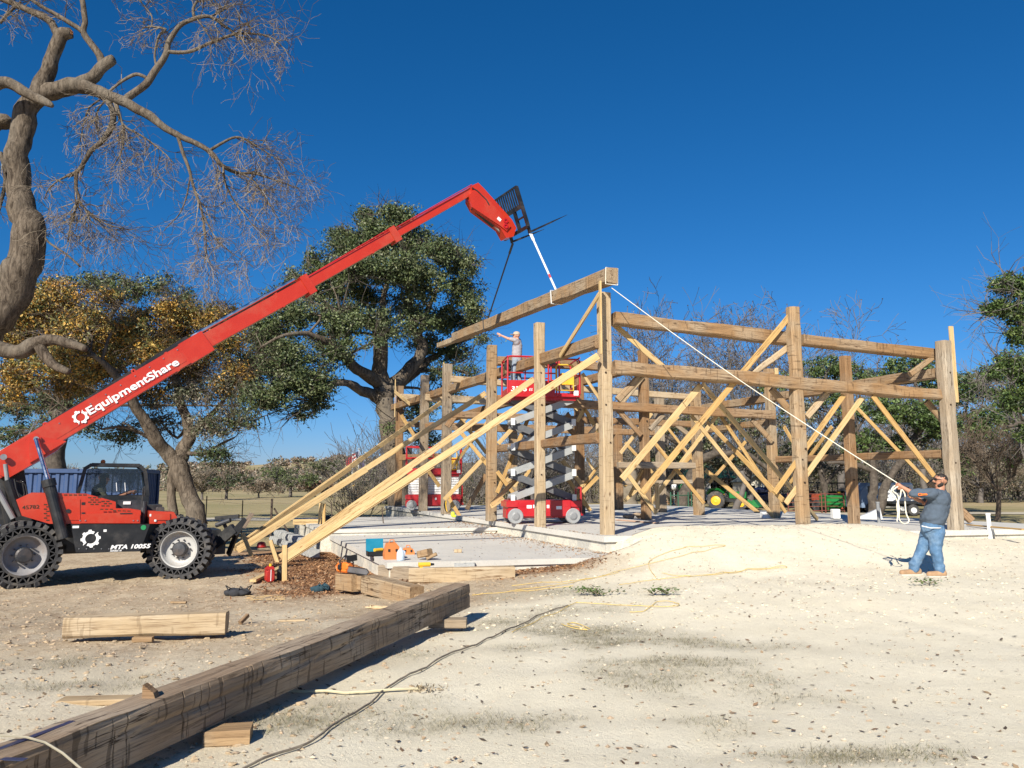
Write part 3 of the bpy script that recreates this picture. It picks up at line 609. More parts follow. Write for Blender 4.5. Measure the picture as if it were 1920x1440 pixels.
# temporary bracing boards
B_ = .042
FRB = [(WF, (1122, 583), (1262, 704), .13, -.25, 'l'), (WF, (1481, 592), (1204, 924), .14, .22, 'm'), (WF, (1314, 722), (1166, 898), .15, .06, 'l'),
    (WF, (1582, 741), (1452, 924), .12, .25, 'm'), (WF, (1616, 746), (1473, 944), .13, .22, 'l'), (WF, (1636, 742), (1751, 892), .13, .3, 'm')]
for wl, a, b, h, off, k in FRB: bm_('brace_board', wl, a, b, h, B_, k, off, jit=.0, ch=.004)
for wl, a, b, h, off, k in [(R2, (1352, 769), (1216, 948), .13, -.1, 'l'), (R2, (1349, 777), (1473, 961), .12, -.14, 'm'), (R2, (1296, 779), (1453, 972), .13, -.05, 'l'),
    (R3, (1322, 881), (1431, 969), .16, 0, 'm'), (R2, (1222, 824), (1320, 944), .12, .1, 'm'), (R2, (1160, 866), (1231, 963), .13, .1, 'l'), (R2, (1606, 764), (1742, 906), .13, -.6, 'm'),
    (WM, (1326, 790), (1468, 938), .12, .0, 'm'), (R3, (1163, 850), (1222, 775), .13, .1, 'l'), (R3, (1272, 781), (1250, 800), .13, .1, 'l'), (R3, (1164, 898), (1174, 912), .13, .1, 'm'),
    (WA, (1124, 551), (1050, 668), .11, -.24, 'l'), (R2, (1087, 752), (1124, 812), .12, -.3, 'm'), (R2, (1068, 776), (1040, 808), .12, -.3, 'r'), (R2, (1092, 700), (1124, 748), .1, -.2, 'l'),
    (R2, (999, 764), (932, 924), .12, -.4, 'm'), (R2, (977, 786), (934, 832), .13, -.4, 'l'), (R2, (1104, 752), (1082, 790), .12, -.3, 'l'), (R2, (1044, 870), (1107, 958), .12, .2, 'm'),
    (R2, (1054, 863), (1094, 912), .13, .2, 'l'), (R2, (1120, 876), (1093, 912), .08, .2, 'm'), (R2, (1121, 894), (1074, 942), .12, .3, 'm'), (R2, (1100, 858), (1112, 880), .08, .2, 'l'),
    (R3, (908, 858), (833, 937), .15, .1, 'l'), (R3, (862, 808), (942, 906), .14, .1, 'm'), (R4, (752, 778), (776, 816), .15, .1, 'm'), (R4, (916, 788), (846, 878), .13, .1, 'm'),
    (R4, (911, 890), (875, 955), .18, .1, 'r'), (R4, (804, 884), (824, 912), .15, .1, 'm'), (R3, (948, 888), (968, 912), .13, .1, 'm'), (R2, (945, 935), (920, 950), .13, -.2, 'l'),
    (R2, (932, 884), (968, 932), .12, -.2, 'm'), (R2, (974, 880), (950, 902), .14, -.3, 'l'), (R2, (1008, 912), (990, 926), .14, -.3, 'l'), (WA, (740, 734), (768, 757), .16, -.25, 'l'),
    (R3, (842, 935), (862, 968), .13, -.3, 'm'), (R2, (1100, 910), (1112, 902), .12, .1, 'm'), (R3, (1246, 908), (1302, 848), .12, .1, 'm'), (R4, (1172, 830), (1236, 900), .13, .1, 'm'), (R3, (1330, 905), (1398, 828), .12, 0, 'm'), (WM, (1180, 930), (1205, 880), .12, 0, 'm'), (R3, (1170, 940), (1236, 880), .13, .2, 'l'), (R4, (1250, 800), (1304, 868), .12, .1, 'm'), (WR, (1482, 905), (1560, 800), .12, .1, 'm'), (WR, (1470, 800), (1500, 850), .12, .1, 'm'), (R4, (860, 780), (912, 850), .14, .1, 'm'), (R3, (1008, 860), (980, 900), .12, .1, 'm')]:
    bm_('brace_board', wl, a, b, h, B_, k, off, jit=.0, ch=.004)
# props running down from the front beam to the slab inside
for a, f_, h, k in [((1318, 722), (1533, 974), .15, 'l'), ((976, 890), (922, 946), .14, 'l')]:
    p = (WF if a[0] > 1200 else R2)(*a, .2); q = onz(f_[0], f_[1], SZ + .03) if a[0] > 1200 else R2(*f_, .3)
    member('brace_board', p, q, B_, h, WD[k], FR, jit=0, ch=.004, seed=nseed())
# boards nailed upright on the outer faces of the posts
for i, (x, y0, y1, wd_, k, off) in enumerate([(1127, 526, 664, .10, 'l', -.24), (1005, 616, 716, .10, 'l', -.2), (915, 655, 742, .10, 'l', -.2), (831, 680, 754, .10, 'l', -.22), (789, 706, 750, .1, 'l', -.2),
    (740, 712, 782, .10, 'l', -.2)]):
    p = WA(x, y1, off); q = WA(x, y0, off); q.x, q.y = p.x, p.y; member('nailed_board', p, q, wd_, B_, WD[k], FR, up=DF, jit=0, ch=.004, seed=nseed())
for x, y0, y1 in [(1777, 615, 756), (1456, 690, 702), (1233, 905, 955)]:
    p = WF(x, y1, .0) if x > 1700 else R2(x, y1, .2); q = V((p.x, p.y, at(x, y0, p.y).z)); member('nailed_board', p + V((.1 * (x > 1700), -.22 * (x > 1700), 0)), q + V((.1 * (x > 1700), -.22 * (x > 1700), 0)), .045, .13, LUMBER, FR, up=DF, jit=0, ch=.004, seed=nseed())
# peg holes as proud dark discs, the hole's shade put into the colour
SHADE_PRINT = simple('recess_shade_and_print', (.05, .028, .015), .95, var=.4)
PEG = simple('peg', (.62, .42, .2), .8)
for wl, x, y, off, s_ in [(WF, 1508, 864, .02, (.09, .16)), (WF, 1791, 870, -.09, (.10, .15)), (WA, 1013, 900, -.17, (.06, .06)), (WF, 1127, 745, .1, (.05, .1))]:
    pass
for x, ys in [(1139, (640, 700, 760, 830)), (1506, (800, 842, 862, 905)), (1793, (700, 760, 868)), (1013, (700, 890, 760)), (921, (735, 905)), (1212, (790, 900)), (836, (745, 850)), (793, (830,)), (1602, (860, 900))]:
    b_, po = PP[x]; wd_ = [q[3] for q in POSTS if q[0] == x][0]
    for y in ys:
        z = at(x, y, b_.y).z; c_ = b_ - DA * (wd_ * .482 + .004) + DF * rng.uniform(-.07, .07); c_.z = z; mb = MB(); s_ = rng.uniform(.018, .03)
        mb.cyl(c_ + DA * .02, c_ - DA * .012, s_, 8); mb.build('peg_hole_shade', SHADE_PRINT, FR)
# cross blocks left on the braces in front of the lift
for a, b, wl, off in [((975, 892), (962, 912), R2, -.4), ((996, 896), (1006, 912), R2, -.45), ((957, 905), (972, 893), R2, -.5), ((1068, 752), (1085, 768), R2, -.4)]:
    member('cleat', wl(*a, off), wl(*b, off), .05, .16, LUMBER, FR, jit=0, ch=.005, seed=nseed())
# ---------------------------------------------------------------- long raking shores
FOOT1 = onz(532, 1050, -.28); FOOT2 = onz(440, 1033, -.33)
def raker(a, foot, off, label, k='l'):
    p = WA(*a, -.2); t = thing('raking_shore', (foot.x, foot.y, foot.z), label, 'shore', 'long raking shores')
    q = foot + V((0, 0, .05)) + off
    member('board', p, q, .045, .165, WD[k], t, up=(0, 0, 1), jit=0.004, ch=.005, seg=8, seed=nseed()); d_ = (q - p).normalized()
    member('board', p + (q - p) * .52 + V((.055, .01, .0)), q + V((.055, .01, 0)) - d_ * rng.uniform(-.1, .3), .045, .165, WD[k], t, up=(0, 0, 1), jit=0.004, ch=.005, seg=6, seed=nseed()); return t
raker((1122, 667), FOOT1, V((.06, .0, 0)), 'lowest long yellow prop, running from the near corner post down to the stakes by the red can')
raker((1001, 711), FOOT1, V((-.12, .12, 0)), 'long yellow prop from the second post of the left wall down to the stakes by the red can')
raker((911, 737), FOOT2, V((.1, 0, 0)), 'long yellow prop from the third post of the left wall, passing over the block wall towards the telehandler')
raker((827, 755), FOOT2, V((-.06, .1, 0)), 'topmost long yellow prop, from the fourth post of the left wall towards the telehandler')
def stake(a, b, z0, wd_, label, point=True, sz=.045):
    f_ = onz(b[0], b[1], z0); t_ = at(a[0], a[1], f_.y); t = thing('stake', f_, label, 'stake', 'stakes holding the props')
    member('board', f_ - V((0, 0, .08)), t_, wd_, sz, LUMBER, t, up=(0, 1, 0), jit=.002, ch=.004, seed=nseed()); return t
stake((507, 1013), (521, 1050), -.29, .10, 'short yellow stake leaning left beside the feet of the two lower props')
stake((534, 1022), (534, 1086), -.30, .10, 'upright yellow stake behind the red fuel can')
t = thing('sole_board', onz(505, 1088, -.31), 'flat yellow board lying at the foot of the props beside the red can', 'board'); member('board', onz(474, 1089, -.29), onz(530, 1062, -.26), .13, .05, LUMBER, t, jit=.003, ch=.004, seed=3)
stake((455, 1000), (474, 1042), -.33, .10, 'yellow stake leaning under the two upper props')
# ---------------------------------------------------------------- the beam hanging from the forks
HBW = Wall(CA - DA * .5, DA)
p0 = HBW(1148, 516, -.0); p1 = HBW(852, 634, 0); hb = thing('hoisted_beam', (p0 + p1) / 2, 'long hewn beam hanging in two slings above the left wall of the frame', 'beam')
member('beam', p0, p1, .28, .34, WOOD_OLD, hb, jit=.035, ch=.025, seed=91, seg=30, label=None)
hd = (p1 - p0).normalized(); hu = V((0, 0, 1)); hy = hu.cross(hd).normalized(); hz_ = hd.cross(hy)
member('tenon', p1 - hz_ * .07, p1 + hd * 2.2 - hz_ * .05, .2, .19, WOOD_PALE, hb, jit=.01, ch=.01, seed=12)
def wrapat(px):
    tpar = None; best = 1e9
    for i in range(401):
        q = p0 + (p1 - p0) * i / 400; r = q - CAM; x_ = 960 + F * r.x / (r.dot(_fw))
        if abs(x_ - px) < best: best = abs(x_ - px); tpar = q
    return tpar
# ---------------------------------------------------------------- telehandler (local frame: x forward, y away from the camera, z up)
TO = V((-8.77, 16.55, -.36)); TU = V((2.49, 1.4, 0)).normalized(); TV = V((-TU.y, TU.x, 0))
TM = Matrix((( TU.x, TV.x, 0, TO.x), (TU.y, TV.y, 0, TO.y), (0, 0, 1, TO.z), (0, 0, 0, 1)))
def TL(px, py, yl=0.0):
    r = ray(px, py); t = (TO + TV * yl - CAM).dot(TV) / r.dot(TV); p = CAM + r * t - TO; return V((p.dot(TU), yl, p.z))
TH = thing('telehandler', TO, 'red and black telehandler with its long boom raised over the frame', 'telehandler')
def tb(): return MB(TM)
def tprism(name, pts, yl, y0, y1, mat, parent=TH, **kw):
    mb = tb(); P = [TL(x, y, yl) for x, y in pts]
    for p in P: p.y = 0
    mb.prism(P, (0, y0, 0), (0, y1, 0)); return mb.build(name, mat, parent, **kw)
mb = tb(); mb.bbox((-1.9, -.45, .55), (1.9, .45, 1.0)); mb.bbox((-1.7, -.75, .75), (.0, .75, 1.15)); mb.bbox((1.2, -.5, .5), (2.4, .5, .95)); mb.bbox((-.55, -.72, .62), (1.2, .9, 1.12))
mb.cyl((1.5, -1.0, .62), (1.5, 1.0, .62), .13, 10); mb.cyl((-1.28, -1.0, .62), (-1.28, 1.0, .62), .13, 10); mb.build('chassis', BLACK, TH)
HOLE_SHADE = simple('hole_shade_black', (.006, .006, .007), .95)  # near-black colour carries the shade inside the tyre's sidewall holes
def make_wheel(c, ang, rimmat):
    wc = TM @ V(c); wh = thing('wheel', wc, None, None); COL.objects.unlink(wh); link(wh, TH, wc)
    M_ = Matrix.Translation(wc) @ Matrix.Rotation(math.atan2(TU.y, TU.x) + ang, 4, 'Z')
    R = .60; W_ = .40; h = W_ / 2
    mb = MB(M_); mb.lathe((0, 0, 0), (0, 1, 0), [(.37, h - .01), (.40, h), (.40, h - .10), (.545, h - .10), (.545, h), (.575, h - .02), (.575, -h + .02), (.552, -h), (.545, -h + .12), (.40, -h + .12), (.395, -h), (.37, -h)], 40)
    for sgn, yo in ((-1, -h + .01), (1, h - .01)):           # open web of the sidewall
        mb.ring((0, yo, 0), (0, 1, 0), .375, .415, .05, 40); mb.ring((0, yo, 0), (0, 1, 0), .515, .56, .05, 40); pass
        for k in range(44):
            a = 2 * PI * k / 44; b_ = 2 * PI * (k + 1) / 44; r0, r1 = (.412, .525) if k % 2 else (.525, .412)
            mb.bar((math.cos(a) * r0, yo, math.sin(a) * r0), (math.cos(b_) * r1, yo, math.sin(b_) * r1), .05, .02, up=(math.cos(a) * .7 - math.sin(a) * .7, 0, math.sin(a) * .7 + math.cos(a) * .7))
    for k in range(26):                                      # lugs, two staggered rows
        for sgn in (-1, 1):
            a = 2 * PI * (k + (.5 if sgn > 0 else 0)) / 26; rr = .598
            c_ = V((math.cos(a) * rr, sgn * .115, math.sin(a) * rr)); R_ = Matrix.Rotation(-a, 3, 'Y') @ Matrix.Rotation(sgn * .32, 3, 'X')
            mb.box(c_, (.085, .215, .088), R_)
    t_ = mb.build('tyre', RUBBER, wh); mb = MB(M_); mb.ring((0, -h + .10, 0), (0, 1, 0), .41, .53, .02, 40); mb.ring((0, h - .10, 0), (0, 1, 0), .41, .53, .02, 40); mb.build('web_hole_shade', HOLE_SHADE, wh)
    mb = MB(M_); f_ = -h
    mb.lathe((0, 0, 0), (0, 1, 0), [(.385, f_ - .005), (.36, f_ - .01), (.345, f_ + .02), (.33, f_ + .12), (.24, f_ + .16), (.12, f_ + .12), (.0, f_ + .12)], 40); mb.sm = [True] * len(mb.sm)
    mb.build('rim', rimmat, wh)
    mb = MB(M_); mb.lathe((0, 0, 0), (0, 1, 0), [(.15, f_ + .13), (.15, f_ + .04), (.12, f_ + .01), (.0, f_ + .0)], 20)
    for k in range(10): a = 2 * PI * k / 10; mb.cyl((math.cos(a) * .19, f_ + .16, math.sin(a) * .19), (math.cos(a) * .19, f_ + .09, math.sin(a) * .19), .016, 6)
    mb.build('hub', DARKSTEEL, wh)
make_wheel((1.56, -1.0, .61), -.42, RIM); make_wheel((-1.27, -1.0, .61), .22, RIMR)
make_wheel((1.56, 1.0, .61), -.42, RIM); make_wheel((-1.27, 1.0, .61), .22, RIMR)
# bodywork on the near side
tprism('side_tank', [(133, 983), (281, 983), (263, 1034), (142, 1036)], -1.2, -1.2, -.75, BLACK)
hood = tprism('engine_hood', [(30, 937), (58, 924), (162, 926), (217, 941), (217, 953), (245, 954), (264, 957), (264, 982), (92, 982), (41, 967)], -1.1, -1.1, -.2, RED)
tprism('hood_step', [(153, 964), (250, 960), (262, 965), (262, 981), (150, 981)], -1.1, -1.15, -1.09, RED)
tprism('front_cover', [(280, 961), (281, 958), (326, 960), (332, 970), (332, 982), (280, 982)], -1.0, -1.0, -.1, RED)
tprism('cover_panel', [(287, 963), (319, 963), (319, 975), (287, 975)], -1.0, -1.02, -.98, RED)
tprism('lower_frame', [(275, 983), (345, 983), (345, 1010), (300, 1030), (268, 1020)], -.8, -.8, -.5, BLACK)
tprism('rear_frame', [(86, 980), (140, 985), (146, 1030), (120, 1020), (92, 1000)], -.75, -.8, -.4, BLACK)
def vents(x0, y0, x1, y1, slope=0.0, yl=-1.1, row=4.2, st=9):
    mb = tb(); r = 0; y = y0
    while y <= y1:
        x = x0 + (st / 2 if r % 2 else 0)
        while x <= x1:
            P = [TL(x, y + (x - x0) * slope, yl), TL(x + 6, y + (x - x0 + 6) * slope, yl), TL(x + 6, y + 2 + (x - x0 + 6) * slope, yl), TL(x, y + 2 + (x - x0) * slope, yl)]
            mb.prism(P, (0, -.006, 0), (0, .002, 0)); x += st
        y += row; r += 1
    mb.build('vent_grille', SHADE_PRINT, TH)
vents(120, 927, 156, 931); vents(165, 932, 186, 948, .0); vents(190, 939, 207, 948); vents(188, 954, 210, 956, 0, -1.156); vents(212, 956.5, 245, 957.5, .03, -1.156); vents(82, 945, 88, 975)
mb = tb()
for x, y in ((156, 944), (156, 963), (113, 938)): p = TL(x, y, -1.1); mb.box(p, (.06, .02, .05))
mb.build('latch', BLACK, TH)
# cab, on the far side of the boom
mb = tb(); q = [TL(*p, .35) for p in ((146, 927), (160, 878), (172, 871), (262, 873), (272, 883), (277, 930))]
for yy in (.32, 1.12):
    for i in range(5): a, b_ = V(q[i]), V(q[i + 1]); a.y = b_.y = yy; mb.bar(a, b_, .07, .06, up=(0, 1, 0))
for p in q[1:5]: a = V(p); a.y = .32; b_ = V(p); b_.y = 1.12; mb.bar(a, b_, .07, .05)
tl, tr = q[2], q[3]; mb.bbox((tl.x, .32, tl.z - .02), (tr.x, 1.12, tl.z + .03)); mb.build('cab_frame', BLACK, TH)
mb = tb(); lo = min(p.z for p in (q[0], q[5])); mb.bbox((q[0].x - .02, .30, .9), (q[5].x + .02, 1.14, lo + .02)); mb.bbox((q[5].x - .1, -.3, .9), (q[5].x + .25, .5, lo - .18)); mb.build('cab_body', BLACK, TH)
for yy in (.29, 1.13):
    mb = tb(); P = [V((p.x, 0, p.z)) for p in (TL(156, 922, .3), TL(164, 880, .3), TL(176, 877, .3), TL(263, 879, .3), TL(274, 925, .3))]; mb.prism(P, (0, yy, 0), (0, yy + .008, 0)); mb.build('cab_window', CABGLASS, TH)
mb = tb(); a = TL(274, 926, .3); mb.bbox((a.x - .42, .5, lo - .2), (a.x - .9, .95, lo + .02)); mb.bbox((a.x - .80, .5, lo), (a.x - .92, .95, lo + .45)); mb.build('seat', FABRIC, TH)
mb = tb(); p = TL(193, 869, .7); mb.lathe(p, (0, 0, 1), [(.05, -.04), (.05, .05), (.03, .08), (0, .085)], 12); mb.build('beacon', ORANGE, TH)
mb = tb()
for x in (218, 234): mb.bar(TL(x, 905, .28), TL(x + 1, 921, .28), .012, .012)
mb.build('lever', DECAL, TH)
# engine bits between hood and cab
mb = tb(); mb.bbox(TL(222, 938, -.6), TL(262, 956, -.3)); a = TL(270, 940, -.7); mb.cyl((a.x, -.7, 1.15), (a.x, -.7, a.z), .06, 10); mb.build('exhaust', DARKSTEEL, TH)
# boom
secs = [((-14, 881), (384, 643), .30, .46, .50), ((372, 648), (578, 534), .22, .345, .38), ((566, 539), (740, 440), .18, .265, .30), ((730, 446), (884, 358), .15, .20, .23)]
BPT = []
for i, (a, b_, _, hh, ww) in enumerate(secs):
    A_ = TL(*a); B_2 = TL(*b_); BPT.append((A_, B_2)); mb = tb(); d = (B_2 - A_).normalized(); up_ = V((-d.z, 0, d.x))
    mb.bar(A_, B_2, ww, hh, up=up_)
    if i < 3:
        mb.bar(B_2 - d * (.55 if i == 0 else .16), B_2 + d * .04, ww + (.012 if i == 0 else .06), hh + (.05 if i == 0 else .15), up=up_); mb.bar(B_2 - d * .9, B_2 - d * .84, ww + .004, hh + .04, up=up_)
    if i == 0:
        mb.bar(A_ + up_ * .02, B_2 + up_ * .02 - d * .6, ww + .012, hh * .72, up=up_)
    s_ = mb.build('boom_section', RED, TH)
    mb = tb()
    if i in (1, 2, 3): mb.bar(A_ - up_ * (hh / 2 + .004), B_2 - up_ * (hh / 2 + .004) - d * .2, ww * .45, .008, up=up_); mb.build('wear_reflect_strip', simple('worn_dusty_reflect_%d' % i, (.55, .30, .20), .6, var=.25, scale=5), s_)  # pale underside: dusty wear plus reflected ground light put into the colour
d1 = (BPT[0][1] - BPT[0][0]).normalized(); u1 = V((-d1.z, 0, d1.x))
mb = tb(); mb.bar(TL(72, 808, -.12), TL(352, 634, -.12), .10, .11, up=u1); mb.build('hose_channel', BLACK, TH)
mb = tb(); mb.cyl(TL(358, 632, -.05), TL(552, 524, -.05), .045, 12); mb.build('extension_cylinder', CHROME, TH)
mb = tb(); a = TL(372, 634, .08); b_ = TL(552, 528, .08)
for k in range(60):
    c_ = a.lerp(b_, k / 59); mb.box(c_, (.035, .07, .06), Matrix.Rotation(-math.atan2(d1.z, d1.x), 3, 'Y'))
mb.build('drag_chain', BLACK, TH)
mb = tb(); mb.cyl(TL(575, 520, -.1), TL(732, 428, -.1), .015, 6); mb.cyl(TL(575, 521, -.16), TL(885, 346, -.16), .012, 6); mb.cyl(TL(735, 431, -.1), TL(885, 350, -.1), .012, 6); mb.build('hydraulic_line', RED2, TH)
mb = tb()
for x, y in ((85, 796), (250, 696), (575, 521)): p = TL(x, y, -.2); mb.ring(p, (0, 1, 0), .02, .05, .03, 10)
mb.build('hose_bracket', RED, TH)
# tail and gusset of the boom with its pins
tprism('boom_gusset', [(-5, 852), (58, 815), (66, 812), (74, 818), (124, 827), (104, 846), (16, 896), (-5, 890)], -.28, -.27, .27, RED)
tprism('gusset_plate', [(54, 833), (57, 820), (66, 814), (76, 819), (80, 830), (124, 828), (56, 868)], -.30, -.33, -.26, RED)
mb = tb(); p = TL(68, 823, -.34); mb.cyl(p, p + V((0, -.06, 0)), .05, 14); p = TL(7, 857, -.34); mb.cyl(p, p + V((0, -.06, 0)), .06, 14); mb.build('pivot_pin', STEEL, TH)
mb = tb(); mb.cyl(TL(119, 1010, -1.20), TL(90, 900, -1.12), .105, 16); a = TL(90, 899, -1.12); b_ = TL(68, 823, -.4); dd_ = (TL(119, 1010, -1.20) - a).normalized(); mb.cyl(a, a + dd_ * .14, .125, 16); mb.build('lift_cylinder', BLACK, TH)
mb = tb(); mb.cyl(TL(92, 905, -1.12), TL(68, 824, -.42), .045, 12); mb.build('lift_rod', CHROME, TH)
mb = tb(); mb.cyl(TL(14, 900, -.5), TL(37, 968, -.5), .09, 12); mb.cyl(TL(4, 905, -.3), TL(20, 985, -.3), .10, 12); mb.build('levelling_cylinder', BLACK, TH)
mb = tb(); mb.cyl(TL(10, 870, -.5), TL(14, 902, -.5), .04, 10); mb.cyl(TL(-6, 916, -.62), TL(25, 972, -.62), .05, 10); mb.build('levelling_rod', MGREY, TH)
for pts in ([(27, 898), (30, 915), (36, 932)], [(38, 900), (48, 910), (51, 925), (48, 940), (42, 948)], [(30, 902), (42, 905), (46, 925), (40, 945)], [(85, 942), (76, 950), (78, 962), (70, 972)], [(92, 905), (80, 912), (84, 925)]):
    mb = tb(); mb.tube([TL(x, y, -.62) for x, y in pts], .016, 6); mb.build('hydraulic_hose', BLACK, TH)
mb = tb(); mb.bar(TL(64, 794, -.2), TL(52, 818, -.2), .02, .02); mb.tube([TL(0, 846, -.2), TL(40, 824, -.2), TL(53, 816, -.2), TL(58, 808, -.2)], .015, 6); mb.build('steel_line', STEEL, TH)
tprism('turret_frame', [(-20, 905), (10, 880), (44, 880), (52, 930), (62, 985), (-20, 985)], .0, .22, .30, BLACK)
# boom head
hp = [(878, 352), (892, 346), (903, 357), (955, 415), (963, 430), (958, 446), (944, 449), (934, 431), (886, 395), (877, 378)]
tprism('boom_head', hp, -.0, -.16, .16, RED)
tprism('head_plate', [(880, 366), (893, 350), (905, 362), (950, 412), (958, 424), (950, 433), (938, 423), (885, 388)], -.2, -.20, -.14, RED)
mb = tb(); mb.cyl(TL(886, 388, .0), TL(926, 422, .0), .09, 12); mb.build('tilt_cylinder', BLACK, TH)
mb = tb(); mb.cyl(TL(924, 420, .0), TL(940, 436, .0), .04, 10); mb.build('tilt_rod', CHROME, TH)
mb = tb(); mb.tube([TL(885, 352, -.2), TL(895, 358, -.2), TL(912, 375, -.2), TL(917, 384, -.2)], .02, 6); mb.build('head_hose', BLACK, TH)
mb = tb(); p = TL(936, 411, -.205); mb.box(p, (.12, .01, .09), Matrix.Rotation(.6, 3, 'Y')); mb.build('head_label', DECAL, TH)
mb = tb()
for x, y in ((948, 424), (948, 414)): p = TL(x, y, -.2); mb.ring(p, (0, 1, 0), .035, .075, .05, 12)
mb.build('head_pin', RED2, TH)
# fork carriage
cb_ = TL(968, 437); ct_ = TL(946, 364); cu_ = (ct_ - cb_); cH = cu_.length; cu_.normalize(); fwd_ = V((cu_.z, 0, -cu_.x)); HW = .68
Pc = lambda y, u_, f_=0: cb_ + cu_ * u_ + fwd_ * f_ + V((0, y, 0))
mb = tb(); mid = cH * .52
mb.bar(Pc(-HW, .0), Pc(HW, .0), .08, .09, up=cu_); mb.bar(Pc(-HW, mid), Pc(HW, mid), .06, .12, up=cu_); mb.bar(Pc(-HW, cH), Pc(HW, cH), .04, .05, up=cu_)
for y in (-HW, HW): mb.bar(Pc(y, 0), Pc(y, cH), .06 if abs(y) < HW else .09, .07, up=(0, 1, 0))
for y in (-.22, .22): mb.bar(Pc(y, 0), Pc(y, mid), .09, .07, up=(0, 1, 0))
mb.bar(Pc(-HW + .1, mid * .5), Pc(-.2, mid * .5), .04, .05, up=cu_); car = mb.build('fork_carriage', BLACK, TH)
for k in range(11):
    y = -HW + .1 + (2 * HW - .2) * k / 10; mb = tb(); mb.bar(Pc(y, mid), Pc(y, cH), .02, .045, up=fwd_); mb.build('backrest_bar', BLACK, car)
for px, py, rx, ry, y in ((1063, 403, 997, 426, -.60), (1020, 430, 950, 446, .42)):
    r_ = TL(rx, ry, y); r_ = Pc(y, -.16, .03); tip = TL(px, py, y); mb = tb(); d_ = (tip - r_); L_ = d_.length; d_.normalize()
    mb.bar(Pc(y, .45, .05), Pc(y, -.18, .05), .11, .045, up=fwd_); u_ = d_.cross(V((0, 1, 0)))
    vs_ = []
    for s_, wd_, th in ((0, .065, .028), (.6, .055, .02), (1, .02, .004)):
        for a_, b2 in ((-1, -1), (1, -1), (1, 1), (-1, 1)): vs_.append(r_ + d_ * L_ * s_ + V((0, a_ * wd_, 0)) + u_ * b2 * th)
    mb.add(vs_, [(0, 1, 2, 3), (11, 10, 9, 8)] + [(r * 4 + (i + 1) % 4, r * 4 + i, r * 4 + 4 + i, r * 4 + 4 + (i + 1) % 4) for r in range(2) for i in range(4)]); mb.build('fork', BLACK, TH)
ROOT = {-1: TM @ Pc(-.60, -.2, .06), 1: TM @ Pc(.42, -.2, .06)}
# raised front stabiliser
mb = tb(); mb.bar(TL(392, 1030, -.45), TL(440, 990, -.75), .16, .22); mb.bar(TL(438, 1000, -.75), TL(462, 974, -.80), .12, .16); mb.bbox((1.9, -.55, .42), (2.5, .55, .80)); mb.bar(TL(404, 972, -.4), TL(448, 968, -.7), .07, .09); mb.bar(TL(428, 1040, -.4), TL(448, 990, -.7), .05, .12); mb.build('stabiliser', BLACK, TH)
mb = tb(); c_ = TL(464, 976, -.85); mb.box(c_, (.36, .4, .03), Matrix.Rotation(-1.05, 3, 'Y')); mb.build('stabiliser_foot', simple('worn_steel', (.20, .15, .11), .7, .3, var=.4), TH)
mb = tb(); mb.cyl(TL(405, 985, -.5), TL(432, 975, -.7), .05, 8); mb.cyl(TL(425, 992, -.5), TL(418, 978, -.6), .04, 8); mb.build('stabiliser_cylinder', DARKSTEEL, TH)
# markings
def face(px, py, yl, ang, M0=TM):                            # text frame on the near side: x along 'ang' in the side plane, facing the camera
    p = TL(px, py, yl); X = V((math.cos(ang), 0, math.sin(ang))); Y = V((-math.sin(ang), 0, math.cos(ang))); Z = X.cross(Y)
    return M0 @ Matrix(((X.x, Y.x, Z.x, p.x), (X.y, Y.y, Z.y, p.y), (X.z, Y.z, Z.z, p.z), (0, 0, 0, 1)))
def gear(name, px, py, yl, r, ang):
    Mf = face(px, py, yl, ang); mb = MB(Mf); n = 96
    def rad(a): return r * (1.0 if math.cos(a * 8) > -.05 else .84)
    for h0, h1 in ((.22, PI - .08), (PI + .22, 2 * PI - .08)):
        k = 40; vs_ = []
        for i in range(k + 1):
            a = h0 + (h1 - h0) * i / k
            for z in (0, .004): vs_ += [V((math.cos(a + .9) * r * .55, math.sin(a + .9) * r * .55, z)), V((math.cos(a + .9) * rad(a), math.sin(a + .9) * rad(a), z))]
        fs_ = []
        for i in range(k): q_ = i * 4; fs_ += [(q_ + 2, q_ + 3, q_ + 7, q_ + 6), (q_ + 1, q_ + 5, q_ + 7, q_ + 3)]
        mb.add(vs_, fs_)
    return mb.build(name, DECAL, TH)
ba = math.atan2(d1.z, d1.x)
ys_ = -.268
gear('gear_emblem', 151, 782, ys_, .155, ba); gear('gear_emblem', 170, 1010, -1.206, .175, 0)
L0 = TL(167, 779, ys_); L1 = TL(336, 683, ys_); ba2 = math.atan2(L1.z - L0.z, L1.x - L0.x)
to_ = text_obj('boom_lettering', 'EquipmentShare', face(167, 779, ys_, ba2), .235, .003, DECAL, TH, bold=.006)
xs_ = [v_.co.x for v_ in to_.data.vertices]; k_ = (L1 - L0).length / (max(xs_) - min(xs_))
for v_ in to_.data.vertices: v_.co.x *= k_
to_ = text_obj('model_lettering', 'MTA 10055', face(206, 1030, -1.205, 0), .115, .003, DECAL, TH, bold=.004, shear=.25, sx=1.3)
text_obj('series_lettering', 'SERIES III', face(206, 1034.5, -1.205, 0), .045, .002, DECAL, TH, bold=.001, shear=.2, sx=1.2)
text_obj('fleet_number', '45782', face(41, 955, -1.106, .05), .10, .002, SHADE_PRINT, TH, sx=1.15)
for x, y, w_, h_, yl in ((142, 988, .11, .045, -1.203), (197, 995, .055, .045, -1.203), (238, 943, .14, .06, -.62), (291, 976, .04, .04, -1.022), (282, 966, .03, .05, -1.004), (115, 938, .06, .03, -1.104)):
    mb = tb(); mb.box(TL(x, y, yl), (w_, .004, h_)); mb.build('sticker', DECAL, TH)
